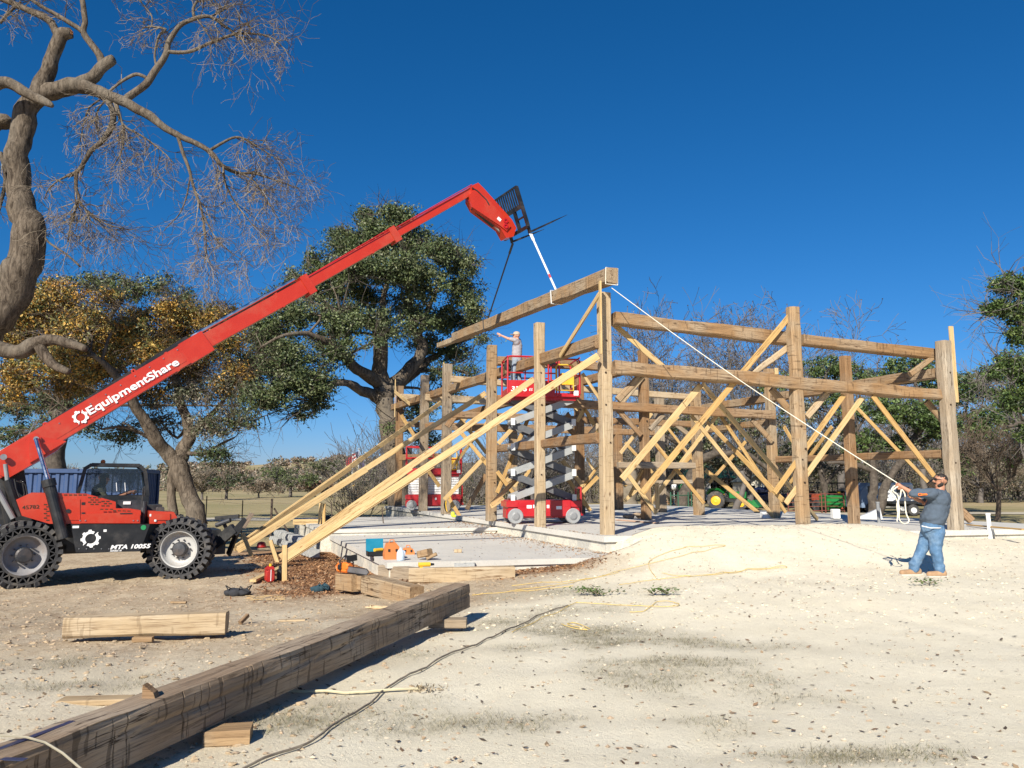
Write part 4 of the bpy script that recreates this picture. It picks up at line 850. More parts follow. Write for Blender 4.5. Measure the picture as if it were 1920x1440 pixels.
mb = tb(); p = TL(269, 989, -1.203); mb.cyl(p, p + V((0, -.005, 0)), .05, 16); mb.build('green_badge', simple('badge_green', (.02, .25, .09), .5), TH)
mb = tb()
for x in range(148, 262, 14): p = TL(x, 1029 - (x > 140) * 0, -1.2); mb.cyl(p, p + V((0, -.012, 0)), .012, 6)
for x in (150, 160, 250, 258): p = TL(x, 976, -1.15); mb.cyl(p, p + V((0, -.012, 0)), .014, 6)
for s_, (a, b_) in enumerate((((96, 803), (345, 648)), ((135, 838), (385, 676)))):
    A_ = TL(*a, -.255); B_2 = TL(*b_, -.255)
    for i in range(9): p = A_.lerp(B_2, (i + .5) / 9); mb.cyl(p, p + V((0, -.014, 0)), .014, 6)
mb.build('bolts', STEEL, TH, kind='stuff')
tprism('hood_panel', [(98, 934), (150, 936), (150, 975), (102, 975)], -1.1, -1.112, -1.09, RED)
tprism('tank_step', [(150, 1012), (195, 1012), (192, 1016), (152, 1016)], -1.2, -1.26, -1.19, DARKSTEEL) if 0 else None
mb = tb(); p = TL(300, 956, -.9); mb.cbox(p, (.16, .12, .12), .02); mb.build('headlight', DARKSTEEL, TH); mb = tb(); mb.tube([TL(266, 952, -1.0), TL(268, 915, -1.0), TL(272, 915, -1.0)], .012, 6); mb.cbox(TL(271, 921, -1.0), (.03, .16, .2), .01); mb.build('mirror', BLACK, TH)
mb = tb(); p = TL(225, 963, -1.15); mb.bar(p, p + V((.22, 0, 0)), .02, .02); mb.cyl(TL(128, 958, -1.1), TL(128, 958, -1.13), .04, 12); mb.build('hood_handle', BLACK, TH)
# ---------------------------------------------------------------- slings
def sling(name, fk, bx, mat, w_, label):
    a = ROOT[fk]; b_ = wrapat(bx); t = thing(name, b_, label, 'sling'); top = b_ + hz_ * .18
    mb = MB(); mb.bar(a, top + (a - top) * .0, w_, .012, up=(0, 1, 0)); mb.bar(a, a + (top - a) * .12, w_ * 1.5, .02, up=(0, 1, 0)); mb.build('strap', mat, t)
    mb = MB(); hh = .186; ww = .156
    pr = [b_ + hy * sy * ww + hz_ * sz * hh + hd * sz * .04 for sy, sz in ((-1, -1), (1, -1), (1, 1), (-1, 1))]
    for i in range(4): mb.bar(pr[i], pr[(i + 1) % 4], .05, .012, up=(hy if i % 2 else hz_))
    mb.build('choker_loop', mat, t); return t, a, top
t, a, top = sling('lifting_sling', -1, 1043, STRAP, .05, 'white webbing sling from the near fork to the hanging beam')
mb = MB(); q = a.lerp(top, .72); q2 = a.lerp(top, .78); mb.bar(q, q2, .056, .016, up=(0, 1, 0)); mb.build('sling_tag', RED2, t)
sling('lifting_sling', 1, 914, STRAPD, .045, 'dark blue-grey sling from the far fork to the hanging beam')
# ---------------------------------------------------------------- scissor lifts
def rail(mb, pts, r=.022): mb.tube([V(p) for p in pts], r, 6)
def make_lift(name, c, ang, deck, label, L=2.5, W=1.15, number=True):
    M_ = Matrix.Translation(c) @ Matrix.Rotation(ang, 4, 'Z'); t = thing(name, c, label, 'scissor lift', 'scissor lifts on the slab')
    nb = lambda: MB(M_)
    mb = nb(); mb.cbox((0, 0, .42), (L * .98, W * .86, .50), .03, Matrix.Rotation(PI / 2, 3, 'Z') if 0 else None)
    mb.bbox((-L / 2, -W * .30, .16), (L / 2, W * .30, .42)); ch = mb.build('chassis', RED2, t)
    for s in (-1, 1):
        mb = nb(); mb.cbox((0, s * W * .44, .44), (L * .72, .12, .46), .02); mb.bbox((-L * .36, s * W * .44 - .065, .50), (L * .36, s * W * .44 + .065, .515)); mb.build('side_cabinet', RED2, t)
    for sx in (-1, 1):
        mb = nb(); mb.bar((sx * L * .43, -W * .47, .56), (sx * L * .43, W * .47, .56), .36, .16); mb.build('end_cover', RED2, t)
    for x in (-L * .39, L * .39):
        for s in (-1, 1):
            wp = M_ @ V((x, s * W * .45, .22)); mb = nb()
            mb.lathe((x, s * W * .45, .22), (0, 1, 0), [(.0, -.07), (.15, -.075), (.20, -.08), (.22, -.06), (.22, .06), (.20, .08), (.15, .075), (.0, .07)], 20)
            wl = mb.build('wheel', TYRE_W, t); mb = nb(); mb.lathe((x, s * W * .45, .22), (0, 1, 0), [(.0, -.1), (.08, -.10), (.12, -.083), (.12, .083), (.08, .10), (0, .10)], 12); mb.build('hub', MGREY, wl)
    mb = nb()
    for s in (-1, 1): mb.tube([V((L * .5 + .06, s * W * .28, .25)), V((L * .5 + .06, s * W * .28, 1.05))], .03, 6)
    for z in (.3, .62, 1.02): mb.bar((L * .5 + .06, -W * .28, z), (L * .5 + .06, W * .28, z), .04, .06)
    mb.bbox((L * .5 - .05, -W * .3, .22), (L * .5 + .12, W * .3, .3)); mb.build('ladder', RED2, t)
    # scissor stack
    n = 4 if deck > 2 else 3; z0 = .70; dz = (deck - .12 - z0) / n; X = L * .40 if deck > 2 else L * .46
    if deck > 2:
        X = L * .42
        for i in range(n):
            za = z0 + dz * i + .03; zb = z0 + dz * (i + 1) - .03
            for s in (-1, 1):
                y = s * W * .30
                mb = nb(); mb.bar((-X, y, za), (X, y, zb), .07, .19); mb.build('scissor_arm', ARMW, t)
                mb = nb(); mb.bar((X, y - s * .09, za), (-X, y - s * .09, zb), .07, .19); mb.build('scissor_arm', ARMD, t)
            for xx, zz in ((-X, za), (X, za), (0, (za + zb) / 2)): mb = nb(); mb.cyl((xx, -W * .36, zz), (xx, W * .36, zz), .045, 8); mb.build('pivot_tube', MGREY, t)
            mb = nb(); mb.bbox((-.35, -W * .2, (za + zb) / 2 - .05), (.25, W * .2, (za + zb) / 2 + .05)); mb.build('cross_plate', ARMD, t)
            for xx in (-X, X): mb = nb(); mb.box((xx, -W * .40, za), (.12, .05, .20)); mb.build('link_plate', LGREY, t)
        mb = nb(); mb.cyl((-X * .6, 0, z0 + .1), (X * .5, 0, z0 + dz * 2), .07, 10); mb.cyl((-X * .6, 0, z0 + dz * 2), (X * .5, 0, z0 + dz * 3.6), .07, 10); mb.build('lift_ram', DARKSTEEL, t)
    else:
        for i in range(7):
            for s in (-1, 1):
                mb = nb(); z = z0 + .02 + i * .105; y = s * W * .33; mb.bar((-X, y, z), (X, y, z + .02), .07, .085); mb.build('scissor_arm', WHITE, t)
        for i in range(7):
            for x in (-X, -X * .33, X * .33, X): mb = nb(); mb.cyl((x, -W * .385, z0 + .03 + i * .105), (x, W * .385, z0 + .03 + i * .105), .022, 6); mb.build('pivot_tube', DARKSTEEL, t)
    # platform
    mb = nb(); mb.bbox((-L / 2, -W / 2, deck - .08), (L / 2, W / 2, deck)); mb.bbox((-L / 2 + .1, -W / 2 + .1, deck - .18), (L / 2 - .1, W / 2 - .1, deck - .06)); mb.build('platform', RED2, t)
    th_ = .38 if deck > 2 else .16
    for nm, a, b_ in (('toe_board', (-L / 2, -W / 2 - .012, deck - .10), (L / 2 - .75, -W / 2 + .012, deck + th_)), ('toe_board', (L / 2 - .02, -W / 2, deck - .1), (L / 2 + .005, W / 2, deck + .3)), ('toe_board', (-L / 2 - .005, -W / 2, deck - .1), (-L / 2 + .02, W / 2, deck + .16)), ('toe_board', (-L / 2, W / 2 - .012, deck - .1), (L / 2, W / 2 + .012, deck + .16))):
        mb = nb(); mb.bbox(a, b_); mb.build(nm, RED2, t)
    h = 1.08; ht = h
    for s in (-1, 1):
        mb = nb(); y = s * W / 2
        x0, x1 = -L / 2, L / 2 - .7
        rail(mb, [(x0, y, deck), (x0, y, deck + ht - .05), (x0 + .05, y, deck + ht), (x1 - .05, y, deck + ht), (x1, y, deck + ht - .05), (x1, y, deck)], .028)
        rail(mb, [(x0, y, deck + .6), (x1, y, deck + .6)], .022)
        for k in (.33, .66): rail(mb, [(x0 + (x1 - x0) * k, y, deck), (x0 + (x1 - x0) * (k + .05), y, deck + ht)], .02)
        x0, x1 = L / 2 - .62, L / 2
        rail(mb, [(x0, y, deck), (x0, y, deck + ht - .12), (x0 + .05, y, deck + ht - .05), (x1 - .05, y, deck + ht - .05), (x1, y, deck + ht - .1), (x1, y, deck)], .028); rail(mb, [(x0, y, deck + .55), (x1, y, deck + .55)], .02)
        mb.build('guard_rail', RED2, t)
    for x in (-L / 2, L / 2):
        mb = nb()
        for z in (.55, ht): rail(mb, [(x, -W / 2, deck + z), (x, W / 2, deck + z)], .025)
        mb.build('end_rail', RED2, t)
    mb = nb(); rail(mb, [(L / 2 - .72, -W / 2 - .03, deck + .1), (L / 2 - .72, -W / 2 - .03, deck + .8), (L / 2 - .66, -W / 2 - .03, deck + .86), (L / 2 - .25, -W / 2 - .03, deck + .86), (L / 2 - .2, -W / 2 - .03, deck + .8), (L / 2 - .2, -W / 2 - .03, deck + .1), (L / 2 - .72, -W / 2 - .03, deck + .1)], .022)
    mb.bbox((L / 2 - .55, -W / 2 + .02, deck + .28), (L / 2 - .15, -W / 2 + .2, deck + .62)); mb.build('yellow_gate', YELLOW, t)
    mb = nb(); mb.cbox((-L / 2 + .12, W * .1, deck + .92), (.2, .22, .28), .02); mb.build('control_box', BLACK, t)
    if number:
        X_ = M_ @ Matrix(((1, 0, 0, -L / 2 + .08), (0, 0, -1, -W / 2 - .018), (0, 1, 0, deck + .06), (0, 0, 0, 1))); text_obj('number_lettering', '3346', X_, .19, .002, DECAL, t, bold=.004, shear=.2, sx=1.25)
        X_ = M_ @ Matrix(((1, 0, 0, -L / 2 + .62), (0, 0, -1, -W / 2 - .018), (0, 1, 0, deck + .07), (0, 0, 0, 1))); text_obj('suffix_lettering', 'ES', X_, .11, .002, DECAL, t, shear=.2)
    for dx, dz, s_ in ((-.45, .12, .14), (-.3, .14, .08), (.1, .13, .07), (.42, .04, .16)):
        mb = nb(); mb.box((dx, -W * .44 - .064, .44 + dz * .4), (s_, .006, .09)); mb.build('sticker', DECAL, t)
    mb = nb(); mb.box((L / 2 - .12, -W / 2 - .016, deck + .03), (.14, .006, .14)); mb.build('sticker', DECAL, t)
    return t, M_
lc = onz(1016, 983, SZ); ang1 = math.atan2(DF.y, DF.x) - .08
lc = lc + V((.0, .75, 0)); lc.z = SZ
pz = at(1016, 742, lc.y).z - SZ
LIFT1, LM1 = make_lift('scissor_lift', lc, ang1, pz, 'red scissor lift with its scissors fully raised and a worker on the platform', L=2.15, W=1.15)
lc2 = onz(810, 957, SZ) + V((.0, .5, 0)); lc2.z = SZ
LIFT2, LM2 = make_lift('scissor_lift', lc2, ang1 - .05, 1.62, 'red scissor lift parked folded down at the far left of the slab', L=2.35, W=1.2, number=False)
# ---------------------------------------------------------------- trees
m, nt, nd, lk, b = newmat('bark'); v = coords(nt, (1, 1, .28), kind='Object'); na = N(nt, 'TexNoise', Scale=11.0, Detail=8.0, Roughness=.7, Distortion=.8); nb = N(nt, 'TexNoise', Scale=1.2, Detail=4.0); lk.new(v, na.inputs['Vector']); lk.new(v, nb.inputs['Vector'])
c = mix(nt, ramp(nt, na.outputs[0], [(.36, 0), (.62, 1)]), (.04, .03, .022), (.18, .145, .11)); c = mix(nt, ramp(nt, nb.outputs[0], [(.45, 0), (.65, .5)]), c, (.20, .175, .14))
lk.new(c, b.inputs['Base Color']); b.inputs['Roughness'].default_value = .95; b.inputs['Specular IOR Level'].default_value = .15; bump(nt, na.outputs[0], 1.0, .05, b); BARK = m
BARKD = simple('dark_bark', (.075, .06, .048), .95, var=.45, scale=5, dirt=(.17, .15, .12), dirt_amt=.6, bmp=.03)
TWIG = simple('twig_bark', (.105, .078, .056), .95, var=.35, scale=3); TWIGL = simple('pale_twig_bark', (.20, .165, .12), .95, var=.3, scale=3); TWIGG = simple('grey_twig_bark', (.125, .11, .10), .95, var=.3, scale=3)
TORN = simple('torn_wood', (.34, .15, .065), .9, var=.4, scale=6, bmp=.02)
m, nt, nd, lk, b = newmat('leaf'); a_ = N(nt, 'Attribute', attribute_name='Col'); lk.new(a_.outputs['Color'], b.inputs['Base Color']); b.inputs['Roughness'].default_value = .5; b.inputs['Specular IOR Level'].default_value = .35
LEAF = m
def smoothpath(P, k=4):                                     # Catmull-Rom through (point, radius)
    out = []; n = len(P)
    for i in range(n - 1):
        p0, p1, p2, p3 = P[max(0, i - 1)], P[i], P[i + 1], P[min(n - 1, i + 2)]
        for j in range(k):
            t = j / k; t2 = t * t; t3 = t2 * t
            q = (p1[0] * 2 + (p2[0] - p0[0]) * t + (p0[0] * 2 - p1[0] * 5 + p2[0] * 4 - p3[0]) * t2 + (p1[0] * 3 - p0[0] - p2[0] * 3 + p3[0]) * t3) * .5
            out.append((q, p1[1] + (p2[1] - p1[1]) * t))
    out.append(P[-1]); return out
def limb(mb, P, n=10, k=4, rough=.12):
    S = smoothpath(P, k); pts = []; rr = []
    for i, (q, r) in enumerate(S):
        pts.append(q + V((noise.noise(q * 1.7), noise.noise(q * 1.7 + V((9, 0, 0))), noise.noise(q * 1.7 + V((0, 9, 0))))) * r * .5); rr.append(r * (1 + rough * noise.noise(q * 3.1)))
    f0 = len(mb.v); mb.tube(pts, rr, n, cap=True)
    if n >= 8:
        for i in range(f0, len(mb.v)):
            q = mb.v[i]; c_ = pts[(i - f0) // n]; d_ = q - c_; mb.v[i] = c_ + d_ * (1 + .16 * noise.noise(q * V((3, 3, 1)) if 0 else V((q.x * 5, q.y * 5, q.z * 1.5))))
    return S
def grow(out, p, d, L, r, lvl, rg, droop=-.1, wig=.35, kids=3, spread=.7, seg=4):
    pts = [p]; rad = [r]; q = p; dd = d.normalized(); rr = r
    for i in range(seg):
        dd = (dd + V((rg.gauss(0, wig), rg.gauss(0, wig), rg.gauss(0, wig))) * .5 + V((0, 0, droop)) * (.5 + .3 * i)).normalized()
        q = q + dd * (L / seg); rr = r * (1 - .75 * (i + 1) / seg); pts.append(q); rad.append(max(rr, .0048))
    out.append((pts, rad))
    if lvl > 0:
        for k in range(kids):
            i = rg.randint(1, seg); a = pts[i]; base = (pts[i] - pts[i - 1]).normalized()
            nd_ = (base + V((rg.gauss(0, 1), rg.gauss(0, 1), rg.gauss(0, 1))).normalized() * spread).normalized()
            grow(out, a, nd_, L * rg.uniform(.5, .8), rad[i] * .75, lvl - 1, rg, droop, wig, kids, spread, max(2, seg - 1))
def twigmesh(name, polys, mat, parent, sides=3, kind=None):
    vs = []; fs = []
    for pts, rad in polys:
        b0 = len(vs); t = (pts[-1] - pts[0]); u = t.orthogonal().normalized() if t.length > 1e-6 else V((1, 0, 0)); w_ = t.normalized().cross(u) if t.length > 1e-6 else V((0, 1, 0))
        for p, r in zip(pts, rad):
            for k in range(sides): a = 2 * PI * k / sides; vs.append(tuple(p + (u * math.cos(a) + w_ * math.sin(a)) * r))
        for i in range(len(pts) - 1):
            for k in range(sides): fs.append((b0 + i * sides + k, b0 + i * sides + (k + 1) % sides, b0 + (i + 1) * sides + (k + 1) % sides, b0 + (i + 1) * sides + k))
    co = np.array(vs); o_ = co.mean(0); me = bpy.data.meshes.new(name); me.from_pydata((co - o_).tolist(), [], fs); me.materials.append(mat); me.update()
    o = bpy.data.objects.new(name, me); link(o, parent, o_); return tag(o, kind=kind or 'stuff')
def leafcloud(C_, R_, nclump, per, cr, size, cols, rg, shell=.55, asp=.55, jitc=.25):
    """clumps of small leaves inside an ellipsoid -> arrays of centres, half axes, colours"""
    d = rg.normal(size=(nclump, 3)); d /= np.linalg.norm(d, axis=1)[:, None]; rad = (shell + (1 - shell) * rg.random(nclump) ** .6)[:, None]
    cc = np.array(C_) + d * rad * np.array(R_) * rg.uniform(.75, 1.12, (nclump, 1)); cs = cr * rg.uniform(.45, 1.25, nclump)
    n = nclump * per; P = np.repeat(cc, per, 0) + rg.normal(size=(n, 3)) * np.repeat(cs, per)[:, None] * np.array([.55, .55, .38])
    a = rg.normal(size=(n, 3)); a /= np.linalg.norm(a, axis=1)[:, None]; b_ = rg.normal(size=(n, 3)); b_ -= a * (a * b_).sum(1)[:, None]; b_ /= np.linalg.norm(b_, axis=1)[:, None]
    s = size * rg.uniform(.6, 1.35, n)[:, None]; cl = np.repeat(rg.uniform(1 - jitc, 1 + jitc, (nclump, 1)), per, 0) * rg.uniform(.8, 1.2, (n, 1))
    ci = np.repeat(rg.integers(0, len(cols), nclump), per); sw = rg.random(n) < .3; ci[sw] = rg.integers(0, len(cols), sw.sum())
    return P, a * s, b_ * s * asp, np.array(cols)[ci] * cl
def cat(L): return [np.concatenate([q[i] for q in L]) for i in range(4)]
OAKG = [(.065, .092, .035), (.09, .12, .042), (.12, .145, .06), (.048, .068, .03), (.145, .16, .08)]
OAKD = [(.035, .055, .022), (.055, .080, .028), (.075, .10, .04), (.11, .12, .07)]
GOLD = [(.42, .225, .035), (.50, .30, .06), (.32, .165, .035), (.52, .35, .10), (.24, .15, .045), (.13, .145, .045), (.11, .12, .05), (.34, .27, .08), (.16, .155, .055), (.20, .18, .07)]
GREYG = [(.15, .15, .10), (.20, .18, .13), (.11, .12, .065), (.24, .21, .16), (.085, .095, .045)]
BROWNS = [(.20, .15, .10), (.26, .20, .14), (.17, .12, .085), (.22, .19, .15)]
def px3(Y, pts):                                             # survey points on one tree: (px, py, dy, radius)
    return [(at(x, y, Y + dy), r) for x, y, dy, r in pts]
def blobs(Y, bl, size, dens, cr, cols, rg, depthk=1.0, shell=.5, per=26, zk=None):
    out = []
    for q in bl:
        x, y, rx, ry, dy = q[:5]; k = q[5] if len(q) > 5 else 1.0; c_ = q[6] if len(q) > 6 else cols
        C_ = at(x, y, Y + dy); s = (Y + dy) / F; R_ = (rx * s, (rx + ry) * .5 * s * depthk, ry * s)
        vol = R_[0] * R_[1] + R_[0] * R_[2]; ncl = max(4, int(vol * dens * k)); out.append(leafcloud(C_, R_, ncl, per, cr, size, c_, rg, shell))
    return out
def support(mb, nodes, bl, Y, rg, n=5, r0=.09):             # a limb from the nearest skeleton node to each foliage mass
    ends = []
    for q in bl:
        C_ = at(q[0], q[1], Y + q[4]); best = min(nodes, key=lambda s_: (s_[0] - C_).length + max(0, s_[0].z - C_.z) * 1.5); a = best[0]; m_ = (a + C_) / 2 + V((rg.gauss(0, .3), rg.gauss(0, .3), rg.gauss(.2, .3))); r = min(best[1] * .6, r0)
        limb(mb, [(a, r), (m_, r * .7), (C_, r * .35)], n, 3); ends.append((a, m_, C_, r))
    return ends
def sprigs(ends, rg, n, L, r=.02, lvl=1, kids=3, droop=0):
    out = []
    for a, m_, c_, rr in ends:
        for _ in range(n):
            t = rg.random(); p = m_.lerp(c_, t); grow(out, p, (c_ - a).normalized() + V((rg.gauss(0, 1), rg.gauss(0, 1), rg.gauss(.1, .8))), L * rg.uniform(.6, 1.3), r, lvl, rg, droop, .5, kids, .9, 3)
    return out
def foliage(name, parts, par): P, U, Wd, c_ = cat(parts); return quads(name, P, U, Wd, LEAF, c_, parent=par)
# --- the big live oak behind the left wall
Y = 43.0; rg = random.Random(11); ng = np.random.default_rng(11)
b0 = at(748, 955, Y); T = thing('live_oak', (b0.x, b0.y, H(b0.x, b0.y)), 'big spreading live oak with dark evergreen leaves behind the left wall of the frame', 'tree')
mb = MB(); mb.smooth = True; nodes = []
SK = [[(752, 990, 0, .85), (746, 900, 0, .62), (738, 820, 0, .58), (724, 765, 0, .54), (712, 735, 0, .50)],
    [(713, 740, 0, .55), (712, 700, 0, .46), (717, 663, -.5, .40), (713, 630, -.8, .36), (696, 610, -1, .28), (667, 597, -1.5, .16), (640, 590, -2, .08)],
    [(716, 650, -.5, .30), (722, 610, 0, .24), (718, 575, .3, .18), (725, 530, .5, .12), (735, 480, .5, .07), (742, 420, 0, .04)],
    [(712, 722, 0, .42), (676, 697, -1.5, .32), (647, 668, -2.2, .26), (617, 643, -3, .2), (577, 627, -4, .13), (530, 630, -5, .08), (490, 650, -5, .05)],
    [(709, 745, 0, .34), (680, 735, -1, .27), (650, 718, -2, .2), (613, 727, -3, .13), (594, 752, -3, .07)],
    [(716, 742, 0, .5), (747, 714, .5, .42), (778, 680, 1, .36), (792, 648, 1.2, .28), (774, 613, 1, .22), (770, 577, .5, .16), (760, 520, 0, .1), (752, 462, 0, .05)],
    [(740, 728, 1, .32), (780, 697, 2, .28), (808, 673, 3, .2), (845, 650, 3, .13), (880, 630, 3, .08)],
    [(780, 640, 1, .2), (800, 590, 1.5, .15), (820, 540, 2, .1), (850, 500, 2, .06)]]
for s_ in SK: nodes += limb(mb, px3(Y, s_), 12)
BL = [(745, 408, 45, 30, 0), (705, 440, 50, 38, -1), (780, 455, 50, 38, 1), (655, 470, 48, 38, -1), (845, 485, 46, 34, 1), (725, 505, 60, 40, -2), (640, 445, 30, 24, 1), (795, 530, 55, 42, -1), (866, 545, 38, 42, 1), (615, 530, 50, 45, -1),
    (575, 545, 38, 38, 1), (525, 560, 32, 26, 0), (555, 590, 50, 34, -3), (500, 625, 50, 40, -3, 1.5), (530, 670, 58, 40, -4, 1.5), (478, 690, 44, 38, -3, 1.4), (565, 715, 58, 38, -4, 1.4), (500, 745, 50, 34, -4, 1.2), (585, 758, 34, 24, -3), (620, 670, 40, 26, -3, .8), (640, 590, 50, 30, -1, 1.2), (640, 610, 44, 28, -3), (830, 600, 50, 34, 2), (800, 650, 42, 26, 3, .8),
    (880, 610, 28, 30, 2), (848, 660, 38, 24, 3), (690, 560, 50, 30, 3, .7), (760, 575, 40, 28, 3, .7), (600, 640, 40, 24, 2, .6), (455, 735, 26, 30, -2, .7), (660, 520, 44, 40, 2), (720, 455, 46, 34, 2), (820, 470, 34, 28, -1), (880, 500, 22, 30, 0), (590, 490, 26, 26, 0, .8), (548, 520, 14, 24, 0), (690, 405, 26, 18, 0), (890, 580, 18, 40, 0),
    (790, 770, 40, 26, 2, .6), (840, 745, 36, 26, 3, .5), (870, 700, 30, 22, 2, .5), (725, 800, 8, 30, -2, .5), (800, 820, 40, 20, 4, .5), (905, 632, 14, 16, 0, .8), (560, 780, 18, 14, -3, .6), (470, 790, 24, 16, -2, .6), (700, 640, 26, 16, -3, .4), (740, 620, 40, 26, -2, .5), (640, 650, 40, 20, -3, .6), (700, 600, 50, 24, -2, .8), (780, 600, 44, 26, 0, .8), (820, 700, 36, 24, 2, .5), (600, 720, 40, 26, -3, .7), (670, 500, 50, 30, -3), (760, 500, 50, 34, -2)]
ends = support(mb, nodes, BL, Y, rg, 6, .10); mb.build('trunk', BARK, T)
twigmesh('branch_twigs', sprigs(ends, rg, 9, 1.6, .035, 1, 3), BARKD, T)
foliage('crown', blobs(Y, BL, .078, 30, .44, OAKG, ng, .9, .15, 46), T)
# --- the golden oak behind the telehandler
Y = 25.0; rg = random.Random(12); ng = np.random.default_rng(12)
b0 = at(345, 975, Y); T = thing('autumn_oak', (b0.x, b0.y, H(b0.x, b0.y)), 'oak with golden autumn leaves and a forked twin trunk behind the telehandler', 'tree')
mb = MB(); mb.smooth = True; nodes = []
SK = [[(323, 985, 0, .17), (322, 930, 0, .13), (323, 895, 0, .14), (330, 872, 0, .2)], [(372, 985, -.3, .34), (362, 945, -.2, .28), (345, 905, 0, .27), (334, 875, 0, .3), (328, 860, 0, .32)],
    [(330, 872, 0, .24), (315, 850, 0, .23), (299, 832, -.2, .22), (286, 805, -.4, .20), (270, 785, -.6, .17), (245, 745, -1, .17), (215, 700, -1.5, .12), (170, 660, -2, .07)],
    [(332, 870, 0, .26), (343, 845, .3, .24), (353, 820, .5, .2), (352, 790, .5, .17), (338, 750, .6, .14), (330, 700, .5, .1), (320, 640, .5, .06)],
    [(353, 815, .5, .13), (385, 790, .8, .1), (420, 750, 1, .07), (450, 700, 1, .04)], [(300, 835, -.2, .08), (270, 815, -.5, .06), (230, 800, -.8, .05), (190, 805, -1, .03)], [(352, 850, .2, .08), (385, 850, .3, .06), (410, 835, .5, .05), (440, 820, .5, .03)]]
for s_ in SK: nodes += limb(mb, px3(Y, s_), 10)
BL = [(75, 600, 60, 45, 1), (200, 650, 60, 40, 1), (330, 640, 60, 40, 1), (420, 600, 36, 34, 1), (130, 720, 60, 34, 1, .8), (350, 700, 50, 30, 1, .8), (440, 690, 30, 30, 0, .7), (20, 740, 40, 30, 0, .5), (40, 580, 60, 42, -1), (110, 560, 55, 38, 0), (30, 640, 50, 40, -1), (160, 615, 60, 42, -1), (235, 625, 50, 38, -1), (320, 590, 55, 36, 0), (390, 600, 42, 34, 0), (285, 660, 55, 36, -1), (110, 670, 55, 40, -2), (40, 700, 55, 36, -1, .9), (370, 655, 46, 32, 0), (430, 645, 34, 34, 0), (180, 690, 50, 30, -1),
    (420, 720, 40, 28, 0, .8, GREYG + GOLD[:1]), (360, 740, 44, 30, 0, .7, GREYG), (290, 745, 44, 26, 0, .6, GREYG + GOLD[:2]), (430, 790, 40, 28, 0, .55, OAKD + GREYG), (380, 800, 44, 24, 0, .5, GREYG), (300, 790, 44, 22, 1, .4, GREYG), (230, 815, 50, 22, 0, .35, OAKD), (400, 852, 44, 14, 0, .55, OAKD), (120, 640, 34, 24, 0), (200, 560, 30, 20, 0, .7), (260, 600, 30, 24, 0, .8), (160, 800, 40, 24, 0, .3, OAKD)]
ends = support(mb, nodes, BL, Y, rg, 6, .07); mb.build('trunk', BARK, T)
twigmesh('branch_twigs', sprigs(ends, rg, 16, .9, .016, 2, 3), TWIG, T)
foliage('crown', blobs(Y, BL, .046, 105, .28, GOLD, ng, .8, .1, 44), T)
# --- green oaks behind it
Y = 36.0; rg = random.Random(13); ng = np.random.default_rng(13); b0 = at(150, 950, Y); T = thing('green_oak', (b0.x, b0.y, H(b0.x, b0.y)), 'dark green oak standing behind the golden one at the far left', 'tree')
mb = MB(); mb.smooth = True; nodes = []
for s_ in [[(110, 970, 0, .5), (105, 860, 0, .42), (115, 780, 0, .4), (140, 700, 0, .3), (190, 620, 0, .16), (230, 560, 0, .07)], [(112, 780, 0, .3), (70, 730, 0, .2), (20, 680, 0, .1)], [(140, 720, 0, .2), (220, 690, 0, .15), (300, 640, 0, .08)]]: nodes += limb(mb, px3(Y, s_), 9)
BL = [(235, 545, 50, 34, 0), (300, 540, 36, 26, 0), (180, 530, 50, 26, 1), (345, 560, 30, 22, 0), (100, 545, 50, 30, 0, .7), (20, 560, 40, 34, 0, .7), (150, 590, 60, 30, 2, .6), (30, 760, 50, 30, 0), (100, 755, 55, 26, 0), (30, 815, 40, 28, 0), (90, 800, 40, 24, 0, .7), (160, 740, 46, 26, 0, .7), (10, 860, 26, 20, 0, .7), (400, 600, 28, 24, 1, .6), (450, 760, 36, 40, 2, .5), (250, 720, 40, 20, 1, .5)]
ends = support(mb, nodes, BL, Y, rg, 5, .09); mb.build('trunk', BARKD, T); twigmesh('branch_twigs', sprigs(ends, rg, 8, 1.3, .022, 1, 3), TWIG, T)
foliage('crown', blobs(Y, BL, .072, 32, .32, OAKG[:4] + [(.13, .15, .08)], ng, .8, .25, 28), T)
